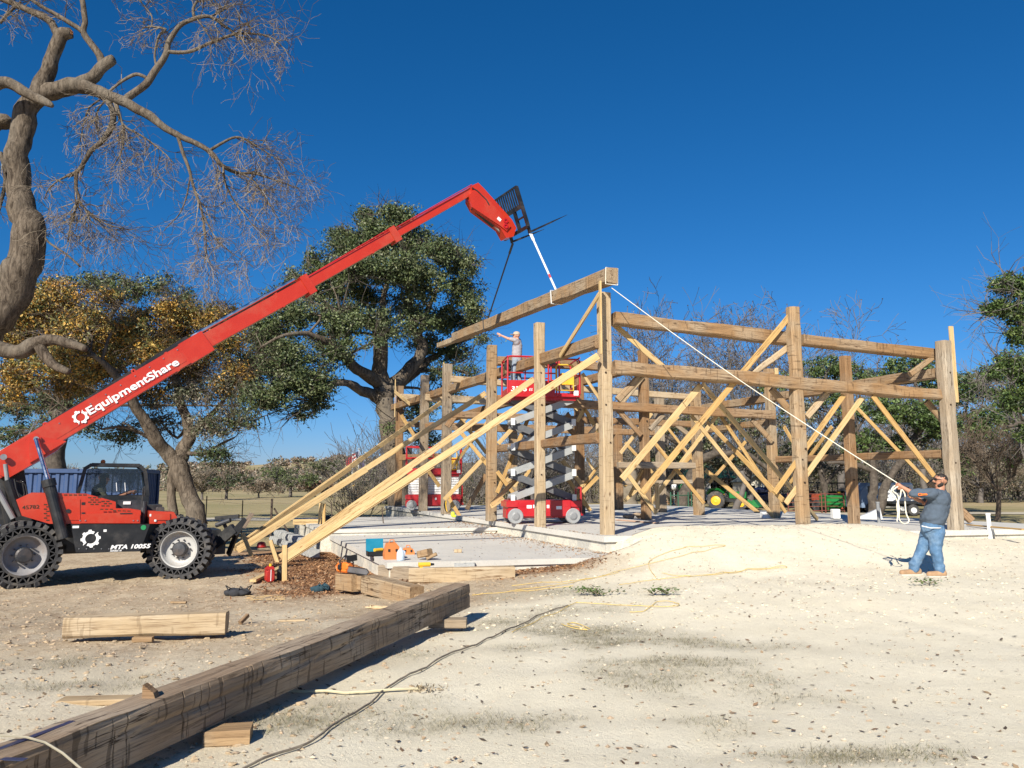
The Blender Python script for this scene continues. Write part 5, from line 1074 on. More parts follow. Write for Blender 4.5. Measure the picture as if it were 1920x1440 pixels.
# --- the bare pecan leaning into the picture at the left
Y = 20.5; SB = Y / 12.5; rg = random.Random(14)
T = thing('bare_tree', (at(-60, 720, Y).x, Y, -.2), 'tall leafless tree with thick bark trunk and drooping twigs at the left edge', 'tree')
def z3(pts, dy=0): return [(at(x / 3, y / 3, Y + (q[0] if q else 0) * SB + dy), r * SB * .9) for x, y, r, *q in pts]
mb = MB(); mb.smooth = True
TR = [[(-420, 2700, .42), (-300, 2200, .36), (-150, 1950, .32), (20, 1720, .29), (110, 1560, .30), (155, 1440, .29), (155, 1300, .27), (110, 1120, .23), (95, 980, .21), (90, 850, .205), (120, 720, .20), (175, 600, .185), (215, 540, .20)],
    [(205, 560, .19), (225, 480, .16), (270, 390, .14), (300, 300, .125), (330, 235, .12), (355, 200, .13), (400, 188, .10)],
    [(215, 545, .17), (280, 505, .165), (400, 488, .155), (520, 510, .125), (630, 545, .11), (720, 580, .095), (840, 650, .08), (960, 740, .062), (1080, 792, .052), (1180, 850, .046), (1250, 930, .038), (1340, 972, .03, .3), (1430, 975, .022, .5), (1540, 1010, .015, .6), (1680, 1060, .01, .8)],
    [(430, 480, .12), (510, 435, .115), (570, 385, .11), (615, 345, .10), (635, 335, .085)],
    [(575, 375, .075), (560, 310, .07), (520, 250, .062), (470, 180, .058), (480, 120, .056), (470, 40, .052), (450, -60, .05)],
    [(470, 185, .05), (400, 130, .048), (330, 90, .042), (250, 45, .036), (150, -20, .03)],
    [(335, 200, .075), (290, 130, .07), (200, 75, .065), (100, 30, .058), (-20, -20, .05)],
    [(300, 600, .03, -.6), (270, 580, .07, -.6), (200, 545, .09, -.5), (130, 510, .095, -.5), (70, 475, .10, -.5), (20, 465, .11, -.5), (-60, 500, .12, -.5)],
    [(700, 570, .08), (760, 520, .075), (830, 460, .072), (890, 380, .065), (935, 300, .06), (945, 240, .055), (985, 175, .05), (1040, 125, .045), (1110, 98, .04), (1180, 95, .034), (1240, 130, .028), (1310, 180, .022), (1380, 240, .014)],
    [(945, 290, .038), (1010, 292, .036), (1080, 285, .034), (1180, 240, .03), (1270, 210, .027), (1350, 188, .024), (1450, 190, .018), (1540, 220, .014), (1620, 300, .009), (1650, 360, .006)],
    [(600, 560, .05), (635, 640, .058), (620, 720, .055), (580, 790, .05), (520, 840, .046), (480, 900, .042), (440, 965, .04), (380, 990, .034)],
    [(430, 975, .036), (430, 1060, .032), (445, 1120, .028), (420, 1190, .022), (395, 1270, .014), (385, 1360, .01)], [(440, 1120, .022), (500, 1200, .018), (600, 1260, .013), (720, 1290, .01)], [(380, 990, .02), (320, 1020, .016), (270, 1070, .012), (250, 1120, .008)],
    [(995, 755, .036), (1030, 860, .034), (1065, 960, .03), (1090, 1060, .026), (1130, 1160, .022), (1150, 1280, .018), (1160, 1400, .012), (1150, 1480, .007)], [(1070, 990, .016), (1045, 1120, .014), (1005, 1210, .011), (940, 1275, .008), (925, 1300, .005)],
    [(1120, 1160, .016), (1170, 1260, .013), (1230, 1360, .011), (1330, 1440, .008), (1420, 1500, .005)],
    [(1175, 848, .03), (1250, 805, .026), (1325, 772, .022), (1390, 790, .018), (1470, 840, .014), (1560, 890, .009), (1620, 900, .006)], [(1255, 935, .024), (1270, 1040, .02), (1330, 1150, .015), (1400, 1240, .01), (1440, 1290, .006)],
    [(1350, 970, .022), (1430, 1020, .018), (1490, 1110, .014), (1540, 1190, .009), (1580, 1260, .006)], [(640, 570, .03), (690, 700, .024), (790, 760, .018), (890, 830, .013), (980, 920, .009)],
    [(655, 580, .024), (690, 720, .02), (690, 830, .016), (640, 930, .01)], [(830, 440, .03), (770, 418, .034), (700, 445, .03), (640, 495, .02), (620, 510, .012)], [(880, 370, .022), (870, 300, .02), (895, 200, .024), (930, 165, .024), (860, 150, .018), (800, 158, .01)],
    [(1090, 95, .03), (1085, 50, .028), (1110, 0, .024), (1130, -60, .02)], [(850, 150, .014), (855, 90, .014), (800, 20, .01), (770, -30, .008)], [(1180, 95, .02), (1250, 60, .016), (1320, 20, .01)], [(560, 560, .02), (500, 610, .016), (470, 700, .012), (450, 800, .008)], [(590, 565, .02), (550, 620, .016), (540, 700, .011), (560, 790, .007)],
    [(30, 700, .16, .4), (0, 680, .14, .4), (-60, 720, .12, .4)], [(0, 860, .05, .5), (30, 960, .045, .5), (20, 1080, .035, .5), (-10, 1200, .03, .5)], [(0, 130, .03), (60, 60, .025), (120, 10, .02)], [(1110, 110, .014), (1160, 180, .012), (1190, 230, .008)], [(450, 1500, .02), (360, 1420, .018), (270, 1360, .02), (240, 1300, .025)]]
TRS = []
for t_ in TR: TRS.append(limb(mb, z3(t_), 12 if t_[0][2] > .1 else 7, 4, .1))
for v0 in range(0): pass
mb.build('trunk', BARK, T)
mb = MB(); p = z3([(395, 190, .1)])[0][0]
for k in range(9): a = rg.uniform(-.6, 1.2); mb.bar(p + V((-.10 + rg.uniform(-.06, .06), -.05, -.04)), p + V((.06 + rg.random() * .06, -.06 + rg.uniform(-.05, .05), rg.uniform(-.05, .08))), .03, .02)
p = z3([(195, 1340, .1)])[0][0]; mb.prism([p + V((-.10, -.16, -.25)), p + V((.10, -.13, -.30)), p + V((.13, -.10, .05)), p + V((.05, -.14, .22))], (0, -.03, 0), (0, .06, 0)); mb.build('torn_wood', TORN, T)
tw = []
def spray(path, i0, n, L, r, lvl, droop, kids=5, mult=1.0):
    S = path[int(len(path) * i0):]
    for _ in range(int(n * mult)):
        i = rg.randrange(max(1, len(S) - 1)); q, rr = S[i]; d = (S[min(i + 1, len(S) - 1)][0] - S[max(0, i - 1)][0]).normalized()
        grow(tw, q, d * 1.2 + V((rg.gauss(0, .7), rg.gauss(0, .7), rg.gauss(-.15, .6))), L * SB * .66 * rg.uniform(.5, 1.35), min(r * SB, rr * .7), lvl, rg, droop * .42, .72, kids, .95, 5)
for idx, i0, n, L, lvl, dr in [(a_, b_, int(c_ * .85), d_, e_, f_) for a_, b_, c_, d_, e_, f_ in [(2, .6, 15, 1.15, 2, -.22), (8, .65, 10, .9, 2, -.08), (9, .5, 18, 1.0, 2, -.30), (11, .2, 20, 1.0, 2, -.16), (12, .2, 16, 1.0, 2, -.05), (13, .3, 9, .7, 2, -.1), (14, .35, 18, .9, 2, -.3), (15, .4, 3, .4, 1, -.3), (16, .3, 15, .9, 2, -.2), (17, .35, 16, 1.0, 2, -.22), (18, .1, 16, .9, 2, -.35), (19, .2, 18, .95, 2, -.3),
        (20, .2, 18, .9, 2, -.3), (21, .2, 13, .9, 2, -.32), (22, .5, 5, .6, 1, -.1), (23, .2, 11, .65, 2, 0), (24, .3, 10, .7, 2, .12), (25, .2, 11, .6, 2, .12), (26, .3, 11, .7, 2, .05), (27, .2, 10, .6, 2, -.4), (28, .2, 10, .6, 2, -.4), (5, .3, 5, .6, 1, -.05), (10, .7, 5, .5, 1, -.3), (31, .2, 9, 1.1, 2, -.3), (32, .2, 8, .8, 2, -.3), (33, .3, 7, .4, 1, -.3), (34, .3, 9, .7, 2, -.2), (30, .2, 8, .7, 2, -.2), (6, .5, 5, .7, 2, -.1)]]:
    if idx < len(TRS): spray(TRS[idx], i0, n, L, .012, lvl, dr)
half = [i for i in range(len(tw)) if i % 2]; twigmesh('twigs', [tw[i] for i in half], TWIG, T); twigmesh('pale_twigs', [tw[i] for i in range(len(tw)) if i % 2 == 0], TWIGL, T)
mb = MB(); mb.smooth = True                                  # a dead crooked limb in front of the golden crown
T2 = thing('dead_limb', at(60, 650, 17), 'thick crooked dead limb hanging in front of the golden leaves', 'branch')
for s_ in ([(-40, 640, 0, .16), (30, 657, 0, .17), (67, 641, 0, .16), (100, 640, 0, .13), (135, 645, 0, .11), (162, 655, 0, .07)], [(76, 650, 0, .13), (88, 672, 0, .12), (100, 686, 0, .10), (130, 697, 0, .07)]): limb(mb, px3(17, s_), 10)
mb.build('limb', BARK, T2)
# --- trees behind the right half of the frame
def bare(px, ytop, Y, label, name='bare_oak', seed=1, wd=120, n=26, mat=TWIGG, buds=0, base=930):
    rg = random.Random(seed); ng = np.random.default_rng(seed); b_ = at(px, base, Y); b_.z = H(b_.x, b_.y) - .1; top = at(px, ytop, Y); hh = (top.z - b_.z) * .80; T = thing(name, b_, label, 'tree'); mb = MB(); mb.smooth = True; wv = wd / F * Y
    fk = b_ + V((rg.uniform(-.3, .3), 0, hh * .3)); rk = min(1.0, hh / 14); limb(mb, [(b_, .42 * rk), (b_.lerp(fk, .5), .32 * rk), (fk, .28 * rk)], 8); tw = []
    for k in range(n // 3):
        a = 2 * PI * k / (n // 3) + rg.random(); e = V((b_.x + math.cos(a) * wv * .42 * rg.uniform(.5, 1), b_.y + math.sin(a) * wv * .35, b_.z + hh * rg.uniform(.62, .98) * (1 - .1 * abs(math.cos(a))))); m1 = fk.lerp(e, .45) + V((math.cos(a) * .4, 0, rg.uniform(-.2, .3)))
        S = limb(mb, [(fk, .17 * rk), (m1, .09 * rk), (e, .03)], 5, 4)
        for j in range(8):
            q, r = S[rg.randrange(len(S) // 3, len(S))]; grow(tw, q, (e - fk).normalized() + V((rg.gauss(0, .6), rg.gauss(0, .6), rg.gauss(.25, .5))), hh * .2 * rg.uniform(.7, 1.3), .035, 3, rg, .03, .4, 3, .75, 3)
    mb.build('trunk', mat, T); twigmesh('twigs', [(p, [max(Y * .00026, r) for r in q]) for p, q in tw], mat, T)
    if buds:
        E = [p[-1] for p, q in tw if rg.random() < buds]; P = np.array([tuple(e) for e in E]); n_ = len(P); a = ng.normal(size=(n_, 3)); a /= np.linalg.norm(a, axis=1)[:, None]; c_ = ng.normal(size=(n_, 3)); c_ /= np.linalg.norm(c_, axis=1)[:, None]
        quads('seed_balls', P, a * .065, c_ * .06, LEAF, np.full((n_, 3), (.07, .055, .045)) * ng.uniform(.7, 1.3, (n_, 1)), parent=T)
bare(1405, 526, 58, 'tallest bare grey tree behind the front beam, left of the middle post', seed=21, wd=150, buds=.6, n=27)
bare(1235, 560, 62, 'bare grey tree behind the near corner post', seed=22, wd=110, buds=.6, n=24)
bare(1575, 596, 60, 'bare twiggy tree behind the upper right beam', seed=23, wd=130, buds=.6, n=24)
bare(1310, 640, 70, 'lower bare tree between two taller ones behind the frame', seed=24, wd=200, n=24)
bare(1735, 650, 64, 'bare tree beside the right corner post', seed=25, wd=130, buds=.4, n=24)
bare(1868, 740, 40, 'bare tree with tangled grey twigs at the right edge behind the worker', seed=26, wd=130, n=24, mat=TWIG)
bare(1160, 690, 52, 'bare twiggy tree seen through the left wall', seed=27, wd=150, n=24)
bare(1000, 760, 70, 'small bare tree behind the raised scissor lift', seed=28, wd=150, n=24)
bare(1945, 620, 34, 'leafless grey tree cut off by the right edge', seed=35, wd=90, n=12)
def oak(px, base, Y, sk, BL, label, size, dens, cols, seed, cr=.3, mat=BARKD, name='live_oak', per=26, shell=.35, r0=.12, tn=8):
    rg = random.Random(seed); ng = np.random.default_rng(seed); b_ = at(px, base, Y); T = thing(name, (b_.x, b_.y, H(b_.x, b_.y)), label, 'tree'); mb = MB(); mb.smooth = True; nodes = []
    for s_ in sk: nodes += limb(mb, px3(Y, s_), 8)
    ends = support(mb, nodes, BL, Y, rg, 5, r0); mb.build('trunk', mat, T); twigmesh('branch_twigs', sprigs(ends, rg, tn, 1.3, .025, 1, 3), TWIGG, T); foliage('crown', blobs(Y, BL, size, dens * 2.3, cr, cols, ng, .9, shell, per), T)
oak(1668, 965, 46, [[(1638, 978, 0, .42), (1637, 930, 0, .26), (1638, 890, 0, .24), (1630, 850, 0, .2), (1605, 810, 0, .15), (1570, 780, 0, .08)], [(1646, 970, 0, .3), (1656, 930, 0, .26), (1670, 895, 0, .22), (1700, 850, 0, .22), (1730, 790, 0, .2), (1720, 730, 0, .12), (1700, 690, 0, .06)], [(1712, 840, 0, .2), (1770, 800, 1, .16), (1840, 770, 1, .1)], [(1638, 885, 0, .16), (1600, 870, 0, .14), (1550, 868, 0, .08)]],
    [(1705, 690, 52, 26, 0), (1755, 715, 40, 26, 0), (1665, 770, 44, 30, -1), (1730, 780, 44, 34, -1), (1690, 835, 40, 26, 1, .8), (1620, 830, 44, 24, 0, .7), (1800, 730, 44, 34, 0), (1770, 800, 40, 34, 0, .8), (1850, 720, 46, 34, 1), (1840, 800, 44, 40, 0), (1545, 690, 42, 26, 2, .8), (1560, 740, 36, 26, 0, .6), (1510, 770, 36, 26, 2, .5, OAKD + GREYG), (1890, 770, 34, 40, 0), (1730, 850, 34, 26, 0, .6, OAKD + GREYG), (1600, 770, 36, 20, 0, .5), (1890, 850, 34, 34, 1, .5), (1590, 700, 44, 26, 2, .7), (1640, 720, 44, 26, 2, .8), (1800, 860, 40, 30, 2, .6), (1450, 720, 40, 24, 4, .5)],
    'broad live oak with a dark forked trunk behind the right half of the frame', .085, 17, [(.055, .09, .025), (.08, .125, .035), (.11, .15, .05), (.04, .065, .022)], 31)
oak(1290, 960, 54, [[(1275, 965, 0, .5), (1285, 920, 0, .4), (1310, 870, 0, .34), (1340, 850, 0, .26), (1380, 850, 0, .2), (1420, 830, 0, .12)], [(1300, 880, 0, .28), (1280, 840, 0, .2), (1240, 815, 0, .14), (1210, 830, 0, .08)], [(1340, 850, 0, .2), (1345, 815, 0, .16), (1380, 800, 0, .12), (1430, 790, 0, .07)], [(1400, 850, 0, .14), (1440, 880, 0, .16), (1470, 900, 0, .12)], [(1262, 935, 0, .16), (1220, 900, 0, .12), (1190, 880, 0, .07)]],
    [(1250, 800, 40, 20, 0, .7), (1300, 790, 44, 20, 0, .7), (1360, 785, 44, 22, 0, .7), (1420, 800, 40, 24, 0, .8), (1270, 850, 40, 16, 1, .7), (1330, 835, 40, 18, 1, .7), (1400, 860, 40, 22, 1, .8), (1450, 850, 36, 26, 1, .8), (1210, 860, 34, 20, 1, .8), (1340, 870, 44, 12, 2, .9), (1490, 860, 30, 30, 2), (1230, 760, 44, 22, 3, .6), (1470, 790, 34, 30, 3, .7)],
    'gnarled live oak with twisting dark limbs and grey-green leaves seen through the frame', .09, 9, GREYG + OAKD[:2], 32, r0=.16, tn=12)
oak(1560, 955, 52, [[(1548, 960, 0, .26), (1546, 920, 0, .22), (1540, 880, 0, .2), (1520, 840, 0, .12)], [(1546, 910, 0, .14), (1580, 870, 0, .1), (1600, 850, 0, .06)]], [(1520, 840, 34, 22, 0), (1560, 850, 34, 22, 0), (1600, 880, 30, 24, 0), (1540, 885, 34, 16, 1), (1580, 810, 34, 24, 0, .7), (1500, 880, 24, 16, 0)],
    'smaller oak with a pale upright trunk behind the green hopper', .085, 9, GREYG + OAKD, 33)
oak(1900, 960, 27, [[(2010, 1000, 0, .4), (1990, 850, 0, .32), (1960, 720, 0, .25), (1930, 640, 0, .16), (1905, 590, 0, .08)], [(1960, 720, 0, .14), (1915, 690, 0, .1), (1885, 680, 0, .05)], [(1940, 660, 0, .12), (1935, 560, 0, .08), (1920, 500, 0, .04)], [(1975, 800, 0, .12), (1930, 790, 0, .09), (1890, 800, 0, .05)]],
    [(1885, 532, 34, 18, 0), (1925, 545, 34, 30, 0), (1868, 576, 30, 17, 0), (1905, 590, 32, 22, 0), (1912, 630, 28, 24, 0), (1895, 682, 34, 24, 0), (1925, 700, 34, 34, 0), (1868, 700, 22, 16, 0, .7), (1905, 750, 34, 26, 0), (1925, 810, 24, 26, 0, .7), (1848, 585, 12, 8, 0, .7)],
    'dark leafy branches of a live oak reaching in from the right edge', .052, 70, [(.05, .085, .022), (.075, .12, .03), (.12, .16, .045), (.035, .055, .02)], 34, cr=.2, name='edge_oak')
# bare shrub beyond the upper patio
b_ = at(662, 962, 36); b_.z = H(b_.x, b_.y); rg = random.Random(41); ng = np.random.default_rng(41); T = thing('bare_shrub', b_, 'round leafless shrub fanning out just beyond the patio', 'shrub'); tw = []
for k in range(34): grow(tw, b_ + V((rg.gauss(0, .12), rg.gauss(0, .12), 0)), V((rg.gauss(0, .55), rg.gauss(0, .5), 1)), 1.5, .02, 2, rg, .05, .25, 3, .5, 4)
twigmesh('twigs', [(p, [max(.008, r) for r in q]) for p, q in tw], TWIGL, T); foliage('leaves', [leafcloud(b_ + V((0, 0, 1.5)), (1.25, 1.1, .8), 60, 8, .2, .035, GREYG[:2] + GOLD[2:5], ng, .2)], T)
# --- distant trees
def far_tree(px, base, Y, wd, ht, cols, label, seed, kind='tree', name='distant_oak', dens=1.0, bareness=0):
    rg = random.Random(seed); ng = np.random.default_rng(seed); b_ = at(px, base, Y); b_.z = H(b_.x, b_.y) - .2; k = Y / F; W_ = wd * k; Hh = ht * k; T = thing(name, b_, label, kind); mb = MB(); mb.smooth = True; tw = []
    fk = b_ + V((0, 0, Hh * .28)); limb(mb, [(b_, Hh * .05), (fk, Hh * .038)], 6); bl = []; nb_ = 9
    for i in range(nb_):
        a = 2 * PI * i / nb_ + rg.random() * .5; u_ = rg.uniform(.25, .85); c_ = V((b_.x + math.cos(a) * W_ * .5 * u_, b_.y + math.sin(a) * W_ * .4 * u_, b_.z + Hh * (rg.uniform(.5, .84) - .12 * u_))); limb(mb, [(fk, Hh * .022), (fk.lerp(c_, .5) + V((0, 0, Hh * .03)), Hh * .015), (c_, Hh * .006)], 4, 2); bl.append(c_)
        for _ in range(6 + 10 * bareness): grow(tw, fk.lerp(c_, rg.uniform(.4, 1)), (c_ - fk).normalized() + V((rg.gauss(0, .7), rg.gauss(0, .7), rg.gauss(.2, .5))), Hh * .22, Hh * .005, 2 if bareness else 1, rg, 0, .4, 3, .8, 2)
    mb.build('trunk', TWIGG, T); twigmesh('twigs', [(p, [max(Y * .00022, r) for r in q]) for p, q in tw], TWIGG if not bareness else TWIGL, T)
    if dens > 0: foliage('crown', [leafcloud(c_, (W_ * .2, W_ * .2, Hh * .17), int(26 * dens), 20, Hh * .045, max(Y * .0011, .07), cols, ng, .3) for c_ in bl], T)
far_tree(545, 922, 118, 120, 76, OAKG[1:3] + GREYG[2:3], 'round green oak standing alone on the far side of the pasture', 51, dens=1.4)
far_tree(620, 925, 132, 92, 84, OAKG[:3] + GREYG, 'distant oak with an open grey-green crown, right of the round one', 52, dens=1.0)
far_tree(425, 915, 100, 100, 66, OAKD, 'dark distant oak to the left of the round one', 53, dens=1.1)
far_tree(197, 905, 110, 84, 66, OAKG, 'distant green oak showing over the blue container', 54, dens=1.2)
far_tree(120, 905, 90, 120, 78, BROWNS, 'pale leafless distant tree left of the cab, over the container', 55, dens=.12, bareness=1, name='distant_bare_tree')
far_tree(380, 905, 100, 100, 60, BROWNS, 'pale leafless distant tree beside the twin trunk of the golden oak', 56, dens=.1, bareness=1, name='distant_bare_tree')
far_tree(485, 928, 112, 110, 40, BROWNS, 'low grey-brown leafless thicket left of the round distant oak', 57, dens=.3, bareness=1, name='thicket', kind='thicket')
far_tree(590, 928, 120, 90, 38, [(.26, .13, .09), (.2, .12, .08)], 'reddish leafless thicket under the distant oaks', 58, dens=.35, bareness=1, name='thicket', kind='thicket')
far_tree(700, 935, 110, 120, 60, BROWNS + [(.12, .14, .05)], 'leafless thicket beside the flagpoles', 59, dens=.4, bareness=1, name='thicket', kind='thicket')
far_tree(800, 935, 90, 150, 60, BROWNS + [(.10, .12, .04)], 'brown thicket behind the parked scissor lift', 60, dens=.5, bareness=1, name='thicket', kind='thicket')
far_tree(885, 930, 95, 110, 72, BROWNS, 'brown twiggy thicket between two posts of the left wall', 61, dens=.4, bareness=1, name='thicket', kind='thicket')
far_tree(1045, 925, 85, 140, 90, GREYG, 'grey thicket behind the ladder of the raised lift', 62, dens=.5, bareness=1, name='thicket', kind='thicket')
far_tree(1175, 935, 80, 130, 110, GREYG, 'grey-green thicket behind the near corner post', 63, dens=.7, bareness=1, name='thicket', kind='thicket')
far_tree(1840, 935, 75, 160, 110, GREYG, 'grey thicket on the pasture behind the man with the rope', 64, dens=.5, bareness=1, name='thicket', kind='thicket')
far_tree(1910, 932, 90, 120, 60, GREYG, 'low grey thicket at the right edge of the pasture', 65, dens=.4, bareness=1, name='thicket', kind='thicket')
far_tree(1480, 930, 100, 180, 150, OAKD + GREYG, 'hazy grey-green oak far behind the middle post', 66, dens=1.3)
far_tree(1270, 928, 105, 160, 140, GREYG, 'hazy grey oak behind the green-roofed house', 67, dens=1.2)
far_tree(1640, 930, 95, 170, 150, OAKD + GREYG, 'hazy dark oak behind the white motorhome', 68, dens=1.3)
far_tree(1790, 930, 105, 150, 120, OAKD + GREYG, 'hazy oak behind the right corner post', 69, dens=1.2)
# brush and winter thicket behind the slab, read as one mass
ng = np.random.default_rng(71); L_ = []; rg = random.Random(71); tw = []
for k in range(330):
    y = ng.uniform(74, 100); px_ = ng.uniform(985, 1990) if k < 240 else ng.uniform(680, 1000); x = (px_ - 960) / F * y; h = ng.uniform(3.0, 6.8) * (1.0 if px_ > 1120 else .62); z = H(x, y); g_ = GREYG + BROWNS + (OAKD if k % 3 == 0 else GREYG)
    L_.append(leafcloud((x, y, z + h * .5), (h * .45, h * .4, h * .5), 22, 22, .55, .085, g_, ng, .25))
    if k % 2:
        for _ in range(7): grow(tw, V((x + rg.gauss(0, 1), y - 1, z)), V((rg.gauss(0, .35), rg.gauss(0, .3), 1)), h * 1.15, .07, 2, rg, .02, .3, 3, .55, 4)
P, U, Wd, c_ = cat(L_); quads('winter_thicket', P, U, Wd, LEAF, c_, label='dense grey-brown winter brush beyond the slab', cat='thicket', kind='stuff')
o = twigmesh('thicket_branches', [(p, [max(.02, r) for r in q]) for p, q in tw], TWIGG, None, kind='stuff'); tag(o, 'tangled grey branches standing in the winter brush', 'branches')
# far woods as one mass
ng = np.random.default_rng(70); L_ = []
for k in range(900):
    y = 175 + 420 * ng.random() ** 1.2; x = ng.uniform(-.75, .72) * y; h = ng.uniform(2.5, 6.0) + 3.0 * max(0, noise.noise(V((x * .03, y * .02, 5)))); z = H(x, y); L_.append(leafcloud((x, y, z + h * .3), (h * 1.7, h, h * .55), 20, 18, 1.7, y * .0016, BROWNS * 3 + GREYG + OAKD[:1], ng, .0))
P, U, Wd, c_ = cat(L_); quads('distant_woods', P, U, Wd, LEAF, c_, label='brown winter woods along the horizon', cat='woods', kind='stuff')
# ---------------------------------------------------------------- things beyond the site
def gz(px, py, Y): p = at(px, py, Y); return V((p.x, p.y, H(p.x, p.y)))
# blue shipping container
c0 = V((-13.3, 28.0, 0)); c0.z = H(c0.x, c0.y) - .02; dA = V((-.97, -.24, 0)).normalized(); dB = V((.24, -.97, 0)).normalized() * -1
dB = V((-.24, .97, 0)).normalized(); CT = thing('shipping_container', c0, 'blue corrugated shipping container parked behind the telehandler', 'container')
LN, WD2, HT = 12.2, 2.44, 2.5
def corr(a, b_, pitch=.28, dp=.05, z0=.15, z1=HT - .12):
    d = (b_ - a); L = d.length; d.normalize(); n_ = V((d.y, -d.x, 0)); k = int(L / pitch); pts = []
    for i in range(k):
        s = i * L / k; w_ = L / k
        for f_, o_ in ((0, 0), (.30, 0), (.45, dp), (.80, dp), (.95, 0)): pts.append(a + d * (s + w_ * f_) + n_ * -o_)
    pts.append(b_); mb = MB(); mb.add([p + V((0, 0, z)) for z in (z0, z1) for p in pts], [(i, i + 1, len(pts) + i + 1, len(pts) + i) for i in range(len(pts) - 1)]); return mb
A0 = c0.copy(); A1 = c0 + dA * LN; B0 = c0 + dB * WD2; B1 = A1 + dB * WD2
corr(A1, A0).build('long_side', BLUEC, CT); corr(A0, B0).build('end_wall', BLUEC, CT)
mb = MB(); mb.add([p + V((0, 0, z)) for z in (HT - .1, HT) for p in (A0, A1, B1, B0)], [(0, 1, 2, 3), (7, 6, 5, 4), (0, 4, 5, 1), (1, 5, 6, 2), (2, 6, 7, 3), (3, 7, 4, 0)]); mb.build('roof', BLUEC, CT)
mb = MB()
for p in (A0, A1, B0, B1): mb.bar(p, p + V((0, 0, HT)), .14, .14)
for a, b_ in ((A0, A1), (A0, B0), (B0, B1)):
    for z in (.08, HT - .06): mb.bar(a + V((0, 0, z)), b_ + V((0, 0, z)), .12, .14)
mb.build('frame', BLUEC, CT)
# house with a green roof and an open garage
Yh = 78; k = Yh / F
HS = thing('house', gz(1340, 950, Yh), 'low cream house with a green roof and a dark open garage behind the frame', 'house'); z0 = _W[HS.name].z
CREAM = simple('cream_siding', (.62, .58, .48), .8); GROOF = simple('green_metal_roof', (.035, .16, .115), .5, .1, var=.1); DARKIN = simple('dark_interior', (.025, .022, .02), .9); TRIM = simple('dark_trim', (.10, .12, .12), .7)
def hb_(x0, x1, y0, y1, Y0, dep, mat, name, par=HS):
    a = at(x0, y1, Y0); b_ = at(x1, y0, Y0); mb = MB(); mb.bbox((a.x, Y0, a.z), (b_.x, Y0 + dep, b_.z)); return mb.build(name, mat, par)
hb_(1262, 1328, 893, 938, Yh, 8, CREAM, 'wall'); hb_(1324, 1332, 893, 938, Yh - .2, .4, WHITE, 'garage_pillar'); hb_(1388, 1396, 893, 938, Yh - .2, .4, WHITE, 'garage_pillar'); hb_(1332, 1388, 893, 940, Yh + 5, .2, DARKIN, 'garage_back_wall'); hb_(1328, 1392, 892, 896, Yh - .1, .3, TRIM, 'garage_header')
hb_(1396, 1400, 893, 938, Yh, 8, CREAM, 'wall')
a = at(1254, 896, Yh - 1); b_ = at(1408, 896, Yh - 1); r0 = at(1275, 858, Yh + 5); r1 = at(1388, 858, Yh + 5); bk0 = V((a.x, Yh + 11, a.z)); bk1 = V((b_.x, Yh + 11, b_.z))
mb = MB(); mb.add([a, b_, r1, r0, bk0, bk1], [(0, 1, 2, 3), (3, 2, 5, 4), (0, 3, 4), (1, 5, 2), (0, 4, 5, 1)]); rf = mb.build('roof', GROOF, HS); mb = MB()
for i in range(26): s_ = i / 25; mb.bar(a.lerp(b_, s_) + V((0, 0, .05)), r0.lerp(r1, s_) + V((0, 0, .05)), .07, .07)
mb.build('standing_seam', GROOF, rf, kind='stuff'); hb_(1272, 1280, 903, 914, Yh - .04, .05, DARKGLASS, 'window'); hb_(1300, 1310, 903, 914, Yh - .04, .05, DARKGLASS, 'window'); hb_(1285, 1293, 902, 935, Yh - .04, .05, WOOD_RED, 'door')
# cream gabled shed
SH = thing('shed', gz(1414, 950, 66), 'small cream gabled shed with a little square window right of the garage', 'shed')
a = at(1396, 944, 66); b_ = at(1430, 902, 66); pk = at(1413, 892, 66)
mb = MB(); mb.prism([(a.x, 66, a.z), (b_.x, 66, a.z), (b_.x, 66, b_.z), (pk.x, 66, pk.z), (a.x, 66, b_.z)], (0, 0, 0), (0, 3.2, 0)); mb.build('wall', CREAM, SH)
for s_, e in ((-1, a.x - .2), (1, b_.x + .2)): mb = MB(); mb.bar((e, 67.4, b_.z - .1), (pk.x, 67.4, pk.z + .06), 3.9, .08, up=(0, 0, 1)); mb.build('roof', TRIM, SH)
for e in (a.x, b_.x): mb = MB(); mb.bbox((e - .08, 65.95, a.z), (e + .08, 66.05, b_.z)); mb.build('corner_board', WHITE, SH)
c_ = at(1412.5, 914, 65.96); mb = MB(); mb.box(c_, (.32, .06, .34)); mb.build('window', DARKGLASS, SH)
# tractor
def wheel(par, c, r, w_, ax, mat=RUBBER, rim=YELLOW, name='wheel'):
    mb = MB(); ax = V(ax).normalized(); mb.lathe(c, ax, [(r * .55, -w_ / 2), (r * .93, -w_ / 2), (r, -w_ * .35), (r, w_ * .35), (r * .93, w_ / 2), (r * .55, w_ / 2)], 22)
    u = ax.orthogonal().normalized(); v_ = ax.cross(u)
    for q in range(18): a_ = 2 * PI * q / 18; mb.bar(V(c) + (u * math.cos(a_) + v_ * math.sin(a_)) * r - ax * w_ * .45, V(c) + (u * math.cos(a_ + .15) + v_ * math.sin(a_ + .15)) * r + ax * w_ * .45, r * .07, r * .08, up=u * math.cos(a_) + v_ * math.sin(a_))
    o = mb.build(name, mat, par); mb = MB(); mb.lathe(c, ax, [(0, -w_ * .3), (r * .2, -w_ * .35), (r * .5, -w_ * .2), (r * .57, -w_ * .45), (r * .57, w_ * .45), (r * .5, w_ * .2), (0, w_ * .3)], 18); mb.build('rim', rim, o); return o
